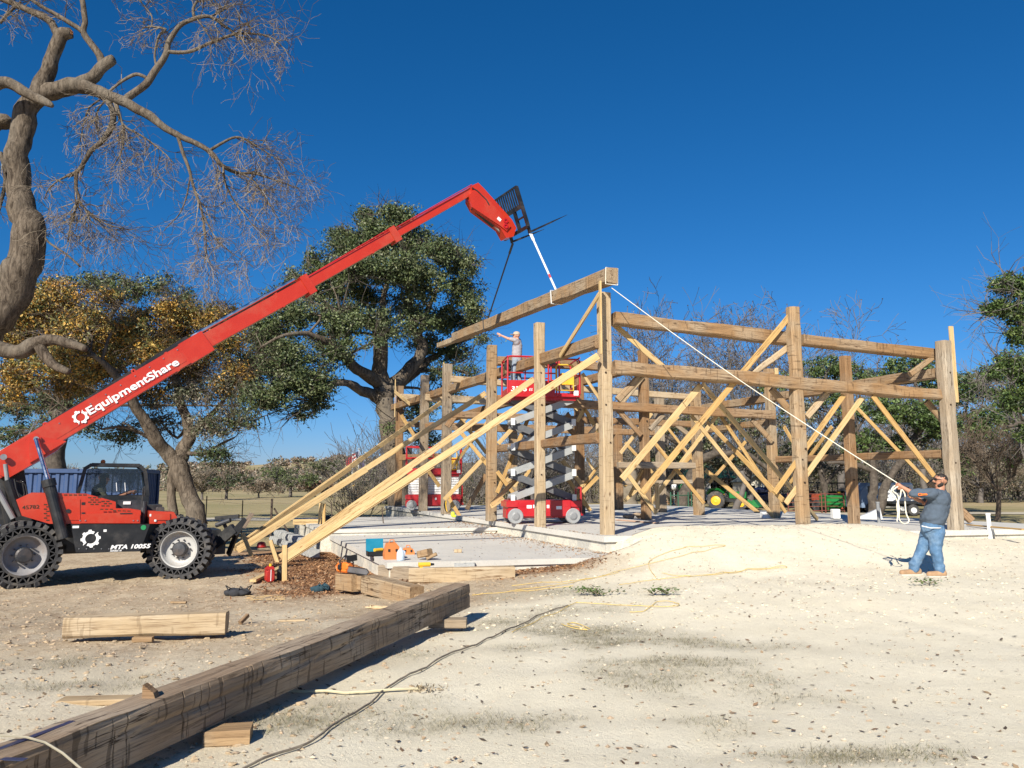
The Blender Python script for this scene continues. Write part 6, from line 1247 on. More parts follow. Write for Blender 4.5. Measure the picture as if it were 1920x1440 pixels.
def tractor(px, Y, s, ang, label, body, rim, cabm):
    g = gz(px, 955, Y); t = thing('tractor', g, label, 'tractor', 'tractors parked beyond the slab'); M_ = Matrix.Translation(g) @ Matrix.Rotation(ang, 4, 'Z') @ Matrix.Scale(s, 4)
    nb = lambda: MB(M_); W3 = M_.to_3x3()
    for sy in (-1, 1):
        wheel(t, M_ @ V((-.75, sy * .62, .62)), .62 * s, .36 * s, W3 @ V((0, 1, 0)), rim=rim); wheel(t, M_ @ V((.95, sy * .55, .40)), .40 * s, .24 * s, W3 @ V((0, 1, 0)), rim=rim)
        mb = nb(); mb.tube([V((-1.35, sy * .62, 1.0)), V((-1.1, sy * .62, 1.32)), V((-.6, sy * .62, 1.36)), V((-.2, sy * .62, 1.1))], .16, 4, flat=.3); mb.build('fender', body, t)
    mb = nb(); mb.cbox((.62, 0, .95), (.52, 1.15, .52), .08, Matrix.Rotation(PI / 2, 3, 'Z')); mb.build('hood', body, t); mb = nb(); mb.bbox((-1.0, -.22, .5), (1.1, .22, .78)); mb.cyl((.75, .12, 1.2), (.75, .12, 1.65), .03, 8); mb.build('chassis', BLACK, t)
    mb = nb(); mb.cbox((-.55, 0, .98), (.46, .4, .12), .03); mb.cbox((-.78, 0, 1.2), (.46, .1, .42), .03); mb.build('seat', BLACK if rim != YELLOW else YELLOW, t)
    mb = nb(); mb.ring((-.12, 0, 1.25), (-.6, 0, .8), .14, .17, .03, 14); mb.cyl((-.12, 0, 1.25), (.1, 0, .95), .02, 6); mb.build('steering_wheel', BLACK, t)
    mb = nb()
    for sy in (-1, 1): mb.bar((-.95, sy * .38, 1.1), (-1.0, sy * .38, 2.0), .05, .05); 
    mb.bar((-1.0, -.38, 2.0), (-1.0, .38, 2.0), .05, .05)
    if cabm:
        for sy in (-1, 1): mb.bar((.1, sy * .42, 1.1), (0, sy * .42, 2.0), .05, .05)
        mb.bbox((-1.1, -.55, 1.98), (.25, .55, 2.08))
    mb.build('roll_bar', cabm or BLACK, t)
    mb = nb(); mb.bar((.7, -.42, .9), (1.7, -.42, .35), .08, .10); mb.bar((.7, .42, .9), (1.7, .42, .35), .08, .10); mb.prism([(1.65, -.7, .2), (2.1, -.7, .15), (2.15, -.7, .2), (1.8, -.7, .65), (1.7, -.7, .65)], (0, 0, 0), (0, 1.4, 0)); mb.build('loader', body, t)
tractor(1368, 57, 1.05, -.5, 'green compact tractor with front loader standing on the grass before the garage', GREEN, YELLOW, None)
tractor(1526, 54, .95, -1.2, 'small dark tractor with a canopy left of the green hopper', simple('tractor_orange', (.30, .06, .03), .5), DARKSTEEL, BLACK)
tractor(1592, 53, .95, -.9, 'dark green tractor with yellow wheel rims between hopper and post', simple('tractor_dark_green', (.012, .06, .03), .5), YELLOW, BLACK)
# spreader hopper
g = gz(1562, 962, 51); t = thing('spreader_hopper', g, 'bright green cone-bottomed hopper spreader standing on the grass', 'spreader'); s_ = 51 / F
mb = MB(); zt = at(1562, 929, 51).z; zb = zt - .55
for (r_, z_), (r2, z2) in (((.62, zt), (.60, zb)), ((.60, zb), (.18, zb - .5))): mb.add([g + V((x * r_ , y * r_, z_ - g.z)) for x, y in ((-1, -1), (1, -1), (1, 1), (-1, 1))] + [g + V((x * r2, y * r2, z2 - g.z)) for x, y in ((-1, -1), (1, -1), (1, 1), (-1, 1))], [(0, 1, 5, 4), (1, 2, 6, 5), (2, 3, 7, 6), (3, 0, 4, 7)])
mb.build('hopper', GREEN, t); mb = MB()
for x, y in ((-.5, -.5), (.5, -.5), (.5, .5), (-.5, .5)): mb.bar(g + V((x, y, 0)), V((g.x + x * 1.1, g.y + y * 1.1, zb)), .06, .06)
mb.bar(g + V((-.5, -.5, .4)), g + V((.5, -.5, .4)), .05, .05); mb.lathe(g + V((0, 0, .35)), (0, 0, 1), [(0, 0), (.4, 0), (.4, .04), (0, .05)], 14); mb.build('stand', GREEN, t)
g = gz(1347, 952, 59); t = thing('refuse_bin', g, 'dark teal bin beside the green tractor', 'bin'); mb = MB(); mb.box(g + V((0, 0, .75)), (1.0, .8, 1.3), None, 1.15); mb.build('body', simple('bin_teal', (.015, .085, .085), .5), t); mb = MB(); mb.cbox(g + V((0, 0, 1.45)), (1.2, .98, .1), .03); mb.build('lid', simple('bin_lid', (.02, .12, .12), .5), t)
# motorhome
g = gz(1655, 960, 50); t = thing('motorhome', g, 'white motorhome with a dark swoosh stripe parked beyond the slab', 'motorhome'); s_ = 50 / F
RX0 = at(1616, 958, 50).x; RX1 = at(1716, 958, 50).x; zt = at(1650, 905, 50).z; zb = at(1650, 952, 50).z
mb = MB(); mb.cbox(((RX0 + RX1) / 2 + .7, 51.2, (zt + zb) / 2), (2.4, RX1 - RX0 - 1.4, zt - zb), .12, Matrix.Rotation(PI / 2, 3, 'Z')); mb.build('body', WHITE, t)
mb = MB(); mb.prism([(RX0, 50.0, zb), (RX0 + 1.45, 50, zb), (RX0 + 1.45, 50, zt), (RX0 + .5, 50, zt), (RX0 + .05, 50, zt - .5), (RX0, 50, zb + .9)], (0, 0, 0), (0, 2.4, 0)); mb.build('cab', simple('motorhome_cab', (.16, .22, .32), .4), t)
mb = MB(); mb.box((RX0 + .75, 49.98, zb + 1.15), (.6, .04, .45)); mb.build('window', DARKGLASS, t); mb = MB(); mb.box(((RX0 + RX1) / 2 + 1, 49.97, zt - .45), (.8, .04, .35)); mb.build('window', DARKGLASS, t)
mb = MB(); a = V((RX0 + 1.5, 49.96, zb + .15)); mb.add([a, a + V((1.6, 0, .9)), a + V((2.4, 0, 1.1)), a + V((2.4, 0, .95)), a + V((1.6, 0, .72))], [(0, 1, 2, 3, 4)]); mb.build('stripe', MGREY, t)
for x in (RX0 + .6, RX1 - .8): wheel(t, (x, 50.05, g.z + .34), .34, .22, (0, 1, 0), rim=LGREY)
# flatbed trailer, truck
g = gz(1712, 960, 47); t = thing('flatbed_trailer', g, 'low dark flatbed trailer in the shade right of the motorhome', 'trailer'); mb = MB(); mb.box(g + V((0, 0, .75)), (3.4, 2.0, .14)); mb.box(g + V((0, 0, .6)), (3.2, .1, .16)); mb.build('deck', BLACK, t)
for x in (-.5, .5): wheel(t, g + V((x, -1.0, .33)), .33, .2, (0, 1, 0), rim=LGREY)
g = gz(1437, 955, 62); t = thing('navy_truck', g, 'dark navy pickup truck parked by the cream shed', 'truck'); mb = MB(); mb.cbox(g + V((0, 0, .78)), (1.9, 4.4, .62), .1, Matrix.Rotation(PI / 2 - .3, 3, 'Z')); mb.cbox(g + V((.1, 0, 1.3)), (1.6, 1.9, .62), .2, Matrix.Rotation(PI / 2 - .3, 3, 'Z')); mb.build('body', simple('navy', (.012, .018, .05), .3), t)
for x, y in ((-1.3, -.5), (1.3, -1.3)): wheel(t, g + V((x, y, .36)), .36, .24, (.3, 1, 0), rim=STEEL)
g = gz(1412, 952, 60); t = thing('patio_table', g, 'red patio table with chairs in front of the cream shed', 'table'); mb = MB(); mb.cyl(g + V((0, 0, .7)), g + V((0, 0, .75)), .6, 14); mb.cyl(g, g + V((0, 0, .7)), .06, 8); mb.cyl(g, g + V((0, 0, .05)), .35, 10); mb.build('table_top', simple('table_red', (.35, .08, .05), .6), t)
# garden globes and planting
for px, col, nm in ((1264, (.72, .72, .72), 'white round garden globe on a stand'), (1277, (.03, .22, .06), 'green round garden globe on a stand'), (1289, (.5, .03, .03), 'red round garden globe on a stand')):
    c_ = at(px, 913, 68); g = gz(px, 950, 68); t = thing('garden_globe', g, nm, 'globe', 'garden globes'); mb = MB(); mb.smooth = True; mb.ball(c_, .30); mb.build('globe', simple('globe_%d' % px, col, .4), t); mb = MB(); mb.cyl(g, c_, .03, 6); mb.build('stand', WHITE, t)
ng = np.random.default_rng(80); g = gz(1280, 950, 69); foliage('flower_bed', [leafcloud(g + V((dx, 0, .6)), (.8, .5, .6), 40, 14, .2, .06, [(.45, .32, .22), (.55, .45, .32), (.08, .14, .04), (.5, .2, .1), (.35, .28, .2)], ng, .3) for dx in (-1.2, 0, 1.2)], None)
tag(bpy.data.objects['flower_bed'], 'straw-coloured flower bed under the garden globes', 'flower bed', kind='stuff')
def railfence(name, pts, mat, label, h=1.3, rails=4, r=.03, post_every=1):
    P = [gz(x, 950, Y) for x, Y in pts]; t = thing(name, P[0], label, 'fence')
    for p in P: mb = MB(); mb.cyl(p, p + V((0, 0, h)), r * 1.4, 6); mb.build('post', mat, t)
    for a, b_ in zip(P, P[1:]):
        for i in range(rails): z = h * (i + .7) / rails; mb = MB(); mb.cyl(a + V((0, 0, z)), b_ + V((0, 0, z)), r, 6); mb.build('rail', mat, t)
railfence('pipe_fence', [(1258, 48), (1272, 48), (1291, 48.5), (1297, 49)], DGREEN, 'dark green pipe fence panel behind the slab', 1.35, 2)
railfence('pipe_fence', [(1478, 49), (1508, 49), (1541, 49), (1548, 49), (1583, 50)], simple('rust_red_pipe', (.16, .05, .035), .8), 'rust red pipe gate and panels in front of the small tractors', 1.3, 5, .025)
# three flags beyond the pasture
def flag(px, ytop, ybot, Y, label, stripes, col, lean=0):
    b_ = gz(px, 935, Y); tz = at(px, ytop, Y).z; t = thing('flagpole', b_, label, 'flagpole', 'flagpoles beyond the pasture'); mb = MB(); mb.tube([b_, V((b_.x, b_.y, tz))], [.09, .05], 8); mb.ball((b_.x, b_.y, tz + .1), .12, 8, 6); mb.build('pole', LGREY, t)
    zb = at(px, ybot, Y).z; vs = []; n_ = 6
    for j in range(8):
        z = tz - .2 + (zb - tz) * j / 7
        for i in range(n_ + 1): vs.append(V((b_.x - .05 - .95 * i / n_ * (1 - .25 * j / 7), b_.y + .22 * math.sin(i * 1.9 + j * .4), z - .5 * i / n_)))
    mb = MB()
    for j in range(7):
        for i in range(n_):
            mb.mi = (1 if (j % 2 and not (i > 2 and j < 0)) else 0) if stripes else 0
            if stripes and j < 3 and i < 3: mb.mi = 2
            q = j * (n_ + 1) + i; mb.add([vs[q], vs[q + 1], vs[q + n_ + 2], vs[q + n_ + 1]], [(0, 1, 2, 3)])
    mb.build('flag', [simple('flag_red', (.45, .03, .04), .8), WHITE, simple('flag_blue', (.03, .04, .16), .8)] if stripes else col, t)
FR2 = simple('flag_plain_red', (.42, .03, .05), .8); FB2 = simple('flag_dark_blue', (.10, .08, .22), .8)
flag(659, 852, 872, 118, 'leftmost flagpole with a limp plain red flag', False, FR2); flag(671, 843, 866, 112, 'tallest flagpole with a red, white and blue striped flag', True, None); flag(683, 850, 872, 118, 'rightmost flagpole with a small dark flag', False, FB2)
# wire fence beyond the telehandler
t = thing('wire_fence', gz(508, 1000, 26), 'rusty wire fence with thin steel posts crossing the dry grass on the left', 'fence'); RUST = simple('rust_steel', (.06, .04, .03), .8); WIREP = []
for px, ytop, Y in ((150, 930, 30), (385, 930, 28.5), (453, 938, 28), (508, 935, 27), (626, 941, 26.6), (722, 950, 26.2)):
    g = gz(px, 990, Y); zt = at(px, ytop, Y).z; mb = MB(); lean = V((-.12 if px in (626, 722) else 0, 0, 0)); tp = V((g.x, g.y, zt)) + lean; mb.bar(g, tp, .06 if px == 508 else .03, .06 if px == 508 else .03); mb.build('post', RUST, t); WIREP.append((g, tp))
g = gz(508, 990, 27); mb = MB(); mb.bar(at(514, 953, 27), gz(552, 985, 27), .05, .05); mb.build('brace', RUST, t)
for z in (.3, .6, .9):
    for (a, at_1), (b_, bt) in zip(WIREP, WIREP[1:]): mb = MB(); mb.tube([a.lerp(at_1, z), b_.lerp(bt, z)], .004, 3); mb.build('wire', RUST, t)
# ---------------------------------------------------------------- timbers lying on the ground
mA = onz(881, 1138, .09); mB = onz(300, 1408, .09); md = (mB - mA).normalized(); sd_ = V((md.y, -md.x, 0)); NB = mB + md * 3.0
if sd_.x > 0: sd_ = -sd_
mA = mA + sd_ * .14; mB = mB + sd_ * .14; NB = NB + sd_ * .14
BW_, BH_ = .28, .28
def hewnbeam(name, a, b, w_, h_, parent, seed, nseg=70):
    """foreground beam: real hewing cuts and splits are notched into its near face"""
    d = (b - a); L = d.length; d.normalize(); y = V((0, 0, 1)).cross(d).normalized(); z = V((0, 0, 1)); rg = random.Random(seed)
    rows = 9; cutpos = sorted(rg.uniform(.1, L - .1) for _ in range(105)); xs = sorted(set([0, L] + [L * i / nseg for i in range(nseg + 1)])); mb = MB(); Mfr = Matrix(((d.x, y.x, z.x, a.x), (d.y, y.y, z.y, a.y), (d.z, y.z, z.z, a.z), (0, 0, 0, 1)))
    sx = 1 if y.dot(sd_) > 0 else -1                          # side facing the camera
    for c_ in cutpos:
        for e in (-.009, 0, .005): xs.append(c_ + e)
    xs = sorted(x for x in xs if 0 <= x <= L); cuts = [(c_, rg.choice([(0.05, .45), (.1, .6), (.3, .95), (.5, .95), (.15, .4), (.0, .9)]), rg.uniform(.014, .034)) for c_ in cutpos]
    prof = [(0, 1)] + []
    ring = [(-1, 0), (-1, 1)]; vs = []; n = 0
    def pt(x, k):
        # k runs: near face rows from top (0) to bottom (rows), then far bottom, far top
        nx_ = noise.noise(V((x * .7, k * .13, seed))) * .018; nz = noise.noise(V((x * .8, 40 + k * .2, seed))) * .016; bow = .05 * math.sin(PI * x / L) * .0
        if k <= rows:
            f_ = k / rows; off = w_ / 2 + noise.noise(V((x * 2.5, f_ * 3, seed + 5))) * .010
            if k == 0: off -= .014
            for c_, (f0, f1), dp in cuts:
                if abs(x - c_) < .0005 and f0 <= f_ <= f1: off -= dp
            sp = abs(f_ - (.42 + .12 * noise.noise(V((x * .6, 3, seed)))))
            if sp < .06 and noise.noise(V((x * .9, 8, seed))) > -.12: off -= .012
            return V((x, sx * -1 * off + nx_, h_ * (1 - f_) + (nz if k == 0 else nz * .6)))
        if k == rows + 1: return V((x, sx * (w_ / 2) + nx_, noise.noise(V((x, 9, seed))) * .01))
        t_ = (k - rows - 2) / 3
        return V((x, sx * (w_ / 2) * (1 - 2 * t_ * .97) + nx_, h_ + nz + noise.noise(V((x * 3, t_ * 4, seed + 1))) * .012 - (.02 if k in (rows + 2,) else 0)))
    K = rows + 6; vs = [Mfr @ pt(x, k) for x in xs for k in range(K)]; m_ = len(xs)
    fs = [(i * K + k, i * K + (k + 1) % K, (i + 1) * K + (k + 1) % K, (i + 1) * K + k) for i in range(m_ - 1) for k in range(K)] + [tuple(range(K - 1, -1, -1)), tuple(range((m_ - 1) * K, m_ * K))]
    mb.add(vs, fs); Mf2 = Matrix.Translation((a + b) / 2) @ Matrix((d, y, z)).transposed().to_4x4(); return mb.build(name, WOOD_HEWN, parent, frame=Mf2)
FB = thing('hewn_beam', (mA + NB) / 2, 'long dark hand-hewn beam running from the lower left corner of the picture towards the patio', 'beam')
hewnbeam('beam', mA, NB, BW_, BH_, FB, 5)
def block(name, a, b, w_, h_, mat, label, catg='block', z=None, seed=1, jit=.006, hew=False):
    a = V(a); b = V(b); t = thing(name, (a + b) / 2, label, catg); up = V((0, 0, h_ / 2)); o = member('block', a + up, b + up, w_, h_, mat, t, jit=jit, ch=.01, seg=10, seed=seed); return t
pa = onz(386, 1402, 0); pb = onz(462, 1396, 0); block('timber_block', pa + V((-.04, .09, 0)), pb + V((-.0, .09, 0)), .19, .085, WOOD_OLD, 'short sawn block wedged under the near end of the long beam')
pa = onz(828, 1178, 0); pb = onz(874, 1178, 0); block('timber_block', pa + V((-.15, .1, 0)), pb + V((0, .1, 0)), .2, .09, WOOD_GREY, 'small block under the far end of the long beam, with a split end')
pa = onz(109, 1203, -.02); pb = onz(416, 1192, -.02); t = thing('short_beam', (pa + pb) / 2, 'pale freshly hewn short beam lying alone on the dirt at left', 'beam'); up = V((0, .14, .12)); member('beam', pa + up, pb + up, .26, .22, WOOD_PALE, t, jit=.02, ch=.03, seg=16, seed=8)
pa = gpt(628, 1113, -.05); pb = gpt(768, 1130, -.05); dd_ = (pb - pa).normalized(); nn = V((-dd_.y, dd_.x, 0)); t = thing('notched_beam', (pa + pb) / 2, 'short weathered beam with a notch and mortise, chainsaw resting on it', 'beam')
zb_ = (pa.z + pb.z) / 2; pa.z = pb.z = zb_; up = nn * .13 + V((0, 0, .14)); L_ = (pb - pa).length
member('beam', pa + up, pa + dd_ * L_ * .24 + up, .26, .28, WOOD_OLD, t, jit=.01, ch=.012, seed=21); member('beam', pa + dd_ * L_ * .24 + up + nn * .05, pa + dd_ * L_ * .38 + up + nn * .05, .16, .24, WOOD_OLD, t, jit=.004, seed=22); member('beam', pa + dd_ * L_ * .38 + up, pb + up, .26, .28, WOOD_OLD, t, jit=.012, ch=.012, seed=23)
member('tenon', pb + up + nn * .04 - V((0, 0, .05)), pb + dd_ * .14 + up + nn * .04 - V((0, 0, .05)), .18, .16, WOOD_OLD, t, jit=.003, seed=24); NBT = pa + up + V((0, 0, .14)); NBD = dd_; NBN = nn
pa = gpt(766, 1096, -.05); pb = gpt(966, 1082, -.05); dd_ = (pb - pa).normalized(); nn = V((-dd_.y, dd_.x, 0)); zb_ = min(pa.z, pb.z); pa.z = pb.z = zb_; t = thing('hewn_beam', (pa + pb) / 2, 'tan hewn beam lying along the front edge of the lower patio slab', 'beam'); up = nn * .14 + V((0, 0, .135)); member('beam', pa + up, pb + up, .28, .27, WOOD_PALE, t, jit=.03, ch=.03, seed=31); LBT = pa + up + V((0, 0, .135)); LBD = dd_
pa = gpt(702, 1096, -.05) + V((0, .9, 0)); pb = gpt(770, 1096, -.05) + V((0, .75, 0)); pa.z = pb.z = min(pa.z, pb.z); up = V((0, 0, .14)); t = thing('timber_offcut', (pa + pb) / 2, 'grey squared offcut behind the chainsaw, against the patio edge', 'offcut'); member('beam', pa + up, pb + up, .24, .26, WOOD_GREY, t, jit=.008, seed=33)
# wedge blocks on the patio edge
p = onz(795, 1050, PZ1); t = thing('wedge_block', p, 'rough wooden wedge blocks leaning on the corner of the patio slab', 'blocks'); member('block', p + V((-.10, .1, .10)), p + V((.12, -.05, .16)), .16, .14, WOOD_OLD, t, jit=.006, seed=35); member('wedge', p + V((.05, -.05, .03)), p + V((.25, .0, .12)), .12, .06, WOOD_OLD, t, jit=.003, seed=36)
p = onz(852, 1036, PZ1); block('timber_block', p, p + V((.16, .0, 0)), .1, .07, WOOD_PALE, 'tiny pale block lying by itself on the lower patio slab')
p = Wall(PAT_C, DF)(866, 1062) - DA * .16; p.z = H(p.x, p.y) + .02; t = thing('concrete_block', p, 'grey hollow concrete block set against the front edge of the patio', 'block'); 
mb = MB(); q = p + V((0, .1, 0))
for x in (-.185, 0, .185): mb.box(q + V((x, 0, .1)), (.03, .16, .19))
for y in (-.08, .08): mb.box(q + V((0, y, .1)), (.40, .025, .19))
mb.build('block', BLOCKM, t)
# wood scraps
def scrap(px, py, L_, w_, h_, ang, mat, label, tilt=0.0):
    p = gpt(px, py); t = thing('wood_scrap', p, label, 'scrap'); d = V((math.cos(ang), math.sin(ang), tilt)) * L_ / 2; member('piece', p - d + V((0, 0, h_ * .5 + abs(d.z))), p + d + V((0, 0, h_ * .5 + abs(d.z))), w_, h_, mat, t, jit=.008, ch=.006, seg=4, seed=int(px)); return t
scrap(457, 1170, .14, .05, .05, 1.2, WOOD_RED, 'small dark bark stub right of the short pale beam', .5)
scrap(268, 1203, .2, .07, .05, .1, WOOD_OLD, 'chip of wood lying against the front of the short pale beam')
scrap(335, 1131, .26, .05, .03, -.1, WOOD_OLD, 'flat splinter on the dirt above the short pale beam')
scrap(548, 1164, .34, .12, .02, .1, WOOD_PALE, 'pale flat shaving left of the long beam')
scrap(180, 1318, .5, .16, .04, .1, WOOD_PALE, 'pale flat board end lying behind the long beam')
p = mB + md * -.6 + V((0, 0, .30)) - sd_ * .0; q = onz(282, 1300, .39); t = thing('bark_chunk', q, 'orange-brown splintered chunk standing on top of the long beam', 'chunk'); mb = MB(); mb.prism([q + V((-.035, 0, -.04)), q + V((.05, 0, -.04)), q + V((.03, 0, .01)), q + V((-.005, 0, .035)), q + V((-.035, 0, .055))], (0, -.03, 0), (0, .03, 0)); mb.build('chunk', WOOD_RED, t)
# framing square and strap on the near end of the beam
a = onz(0, 1404, .375); b_ = onz(137, 1352, .375); t = thing('framing_square', a, 'blue-grey steel framing square lying on the near end of the long beam', 'square'); mb = MB(); mb.bar(a - (b_ - a) * .1, b_, .035, .004); mb.bar(onz(-20, 1422, .372), onz(48, 1424, .372), .03, .004); mb.build('blade', simple('blued_steel', (.07, .085, .17), .35, .6), t)
t = thing('steel_band', a, 'pale curved steel band looping over the near end of the long beam', 'band'); mb = MB(); mb.tube([onz(-20, 1378, .39), onz(50, 1382, .40), onz(85, 1392, .40), onz(118, 1412, .36), onz(160, 1448, .28)], .006, 6); mb.build('band', simple('pale_band', (.30, .27, .20), .6), t)
# ---------------------------------------------------------------- cords and ropes on the ground
def cord(name, pts, r, mat, label, catg='cord', lift=None, zfix=None, k=6):
    P = []; 
    for x, y in pts: q = gpt(x, y) if zfix is None else onz(x, y, zfix); P.append((q, 0))
    S = [q for q, _ in smoothpath(P, k)]; out = []
    for q in S: z = H(q.x, q.y) if zfix is None else zfix; out.append(V((q.x + noise.noise(q * 2.2) * .02, q.y + noise.noise(q * 2.2 + V((5, 0, 0))) * .03, z + r + (lift or 0) + .012)))
    t = thing(name, out[0], label, catg); mb = MB(); mb.tube(out, r, 6); mb.build('line', mat, t)
cord('power_cord', [(455, 1448), (520, 1420), (585, 1393), (640, 1352), (700, 1318), (728, 1292), (790, 1258), (850, 1226), (915, 1200), (975, 1175), (1020, 1152), (1065, 1138)], .008, HOSE, 'dusty dark cord snaking across the limestone from the bottom edge')
cord('garden_hose', [(540, 1301), (600, 1302), (660, 1304), (725, 1299), (790, 1297)], .011, HOSEY, 'cream coloured hose sticking out from under the long beam', 'hose')
p = gpt(795, 1296); t = thing('rope_end', p, 'frayed brown knot at the end of the cream hose', 'rope end'); ng = np.random.default_rng(90); n_ = 130; P = np.array(p) + ng.normal(size=(n_, 3)) * [.07, .04, .012] + [0, 0, .02]; U = ng.normal(size=(n_, 3)) * .016; quads('fibres', P, U, ng.normal(size=(n_, 3)) * .004, LEAFV, np.full((n_, 3), (.30, .24, .16)) * ng.uniform(.6, 1.3, (n_, 1)), parent=t)
for i, (pts, lab) in enumerate([([(1230, 1085), (1216, 1062), (1225, 1048), (1260, 1034), (1310, 1026), (1360, 1024), (1310, 1036), (1220, 1058), (1160, 1072), (1100, 1088), (1030, 1100), (965, 1108)], 'thin yellow rope looping over the crest of the limestone mound'),
        ([(1290, 1082), (1350, 1078), (1410, 1068), (1465, 1062), (1475, 1066), (1440, 1068), (1380, 1074), (1300, 1082), (1240, 1076)], 'yellow rope making a long flat loop on the limestone slope'),
        ([(1160, 1098), (1200, 1092), (1250, 1086), (1300, 1082)], 'short faint yellow rope left of the flat loop'),
        ([(1080, 1132), (1150, 1136), (1222, 1139), (1262, 1139), (1273, 1135), (1258, 1130), (1235, 1130), (1222, 1138), (1208, 1148), (1180, 1150)], 'yellow rope ending in a small loop below the green sprigs'),
        ([(960, 1188), (1010, 1165), (1050, 1148), (1082, 1131)], 'yellow rope continuing the dark cord towards the mound'),
        ([(1052, 1172), (1070, 1180), (1100, 1184), (1080, 1178), (1062, 1172), (1075, 1170), (1105, 1182)], 'tangled yellow rope end by the dead grass'),
        ([(885, 1118), (950, 1112), (1010, 1108), (1075, 1100)], 'yellow rope lying in the dry grass right of the long beam'), ([(1160, 1075), (1120, 1084), (1060, 1092), (1010, 1094), (960, 1100)], 'pale rope strand running down the left flank of the mound')]):
    cord('yellow_rope', pts, .0045, ROPEY, lab, 'rope')
p = onz(1165, 985, SZ)
# ---------------------------------------------------------------- tools
def M_at(p, a=0, s=1.0): return Matrix.Translation(p) @ Matrix.Rotation(a, 4, 'Z') @ Matrix.Scale(s, 4)
p = gpt(505, 1091, -.3); t = thing('fuel_can', p, 'red plastic fuel can with a yellow spout cap standing by the stakes', 'fuel can'); M_ = M_at(p, .5)
mb = MB(M_); mb.cbox((0, 0, .13), (.17, .24, .25), .035); mb.add([(-.085, -.12, .25), (.085, -.12, .25), (.085, .12, .25), (-.085, .12, .25), (-.05, -.08, .31), (.05, -.08, .31), (.05, .02, .31), (-.05, .02, .31)], [(0, 1, 5, 4), (1, 2, 6, 5), (2, 3, 7, 6), (3, 0, 4, 7), (4, 5, 6, 7)]); mb.build('body', GASRED, t)
mb = MB(M_); mb.tube([(0, .09, .25), (0, .06, .33), (0, -.04, .35)], .014, 6); mb.build('handle', GASRED, t); mb = MB(M_); mb.cyl((0, -.05, .30), (0, -.05, .36), .028, 10); mb.build('cap', YELLOW, t); mb = MB(M_); mb.box((.0, -.124, .14), (.012, .004, .22)); mb.build('seam', DECAL, t)
p = gpt(524, 1089, -.3); t = thing('oil_bottle', p, 'dark oil bottle standing right behind the red fuel can', 'bottle'); mb = MB(M_at(p, .2)); mb.cbox((0, 0, .12), (.10, .17, .24), .03); mb.cyl((0, .03, .23), (0, .03, .30), .03, 8); mb.build('bottle', BLACK, t)
def heap(name, px, py, rx, ry, h_, mat, label, catg, seed, n=7):
    p = gpt(px, py); t = thing(name, p, label, catg); rg = random.Random(seed); mb = MB(); mb.smooth = True
    for k in range(n): mb.ball(p + V((rg.uniform(-rx, rx) * .6, rg.uniform(-ry, ry) * .6, h_ * .35)), (rx * rg.uniform(.4, .7), ry * rg.uniform(.4, .7), h_ * rg.uniform(.35, .6)), 10, 7)
    for i, v_ in enumerate(mb.v): mb.v[i] = v_ + V((noise.noise(v_ * 14), noise.noise(v_ * 14 + V((5, 5, 5))), noise.noise(v_ * 16))) * .03
    for k in range(3): a = rg.random() * 6; mb.tube([p + V((math.cos(a) * rx * .4, math.sin(a) * ry * .4, h_ * .6)), p + V((math.cos(a) * rx, math.sin(a) * ry, h_ * 1.1)), p + V((math.cos(a + 1) * rx * 1.1, math.sin(a + 1) * ry, .02))], .012, 5)
    mb.build('cloth', mat, t); return t
heap('tool_bag', 447, 1117, .22, .14, .16, FABRIC, 'crumpled black tool bag lying on the dirt', 'bag', 1)
heap('jacket', 600, 1109, .15, .11, .13, simple('teal_fabric', (.02, .055, .075), .9, var=.4), 'small dark teal bundle on the dirt left of the notched beam', 'jacket', 2)
heap('sawdust_pile', 730, 1140, .30, .10, .03, simple('sawdust', (.62, .46, .27), .95), 'pale sawdust heap in front of the notched beam', 'sawdust', 3, 5)
heap('shoulder_bag', 606, 982, .22, .18, .22, FABRIC, 'black helmet bag sitting on the far patio slab', 'bag', 4) if 0 else None
rgx = random.Random(5); mb = MB(); p = gpt(492, 1123)
t = thing('shavings', p, 'scattered yellow wood shavings right of the black tool bag', 'shavings')
for k in range(26): q = gpt(466 + rgx.random() * 62, 1118 + rgx.random() * 9); a = rgx.uniform(-.4, .4); mb.bar(q + V((-.06, 0, .015)), q + V((math.cos(a) * .08, math.sin(a) * .08, .02)), .025, .004)
mb.build('shaving', LUMBER, t, kind='stuff')
p = gpt(490, 1027, -.3); t = thing('hard_hat', p, 'red hard hat lying on the mulch under the upper props', 'hard hat'); mb = MB(); mb.smooth = True; mb.lathe(p, (0, 0, 1), [(.17, .03), (.155, .035), (.14, .05), (.13, .12), (.09, .17), (0, .19)], 18); mb.build('shell', GASRED, t); mb = MB(); mb.ring(p + V((0, 0, .03)), (0, 0, 1), .12, .18, .012, 18); mb.build('brim', GASRED, t)
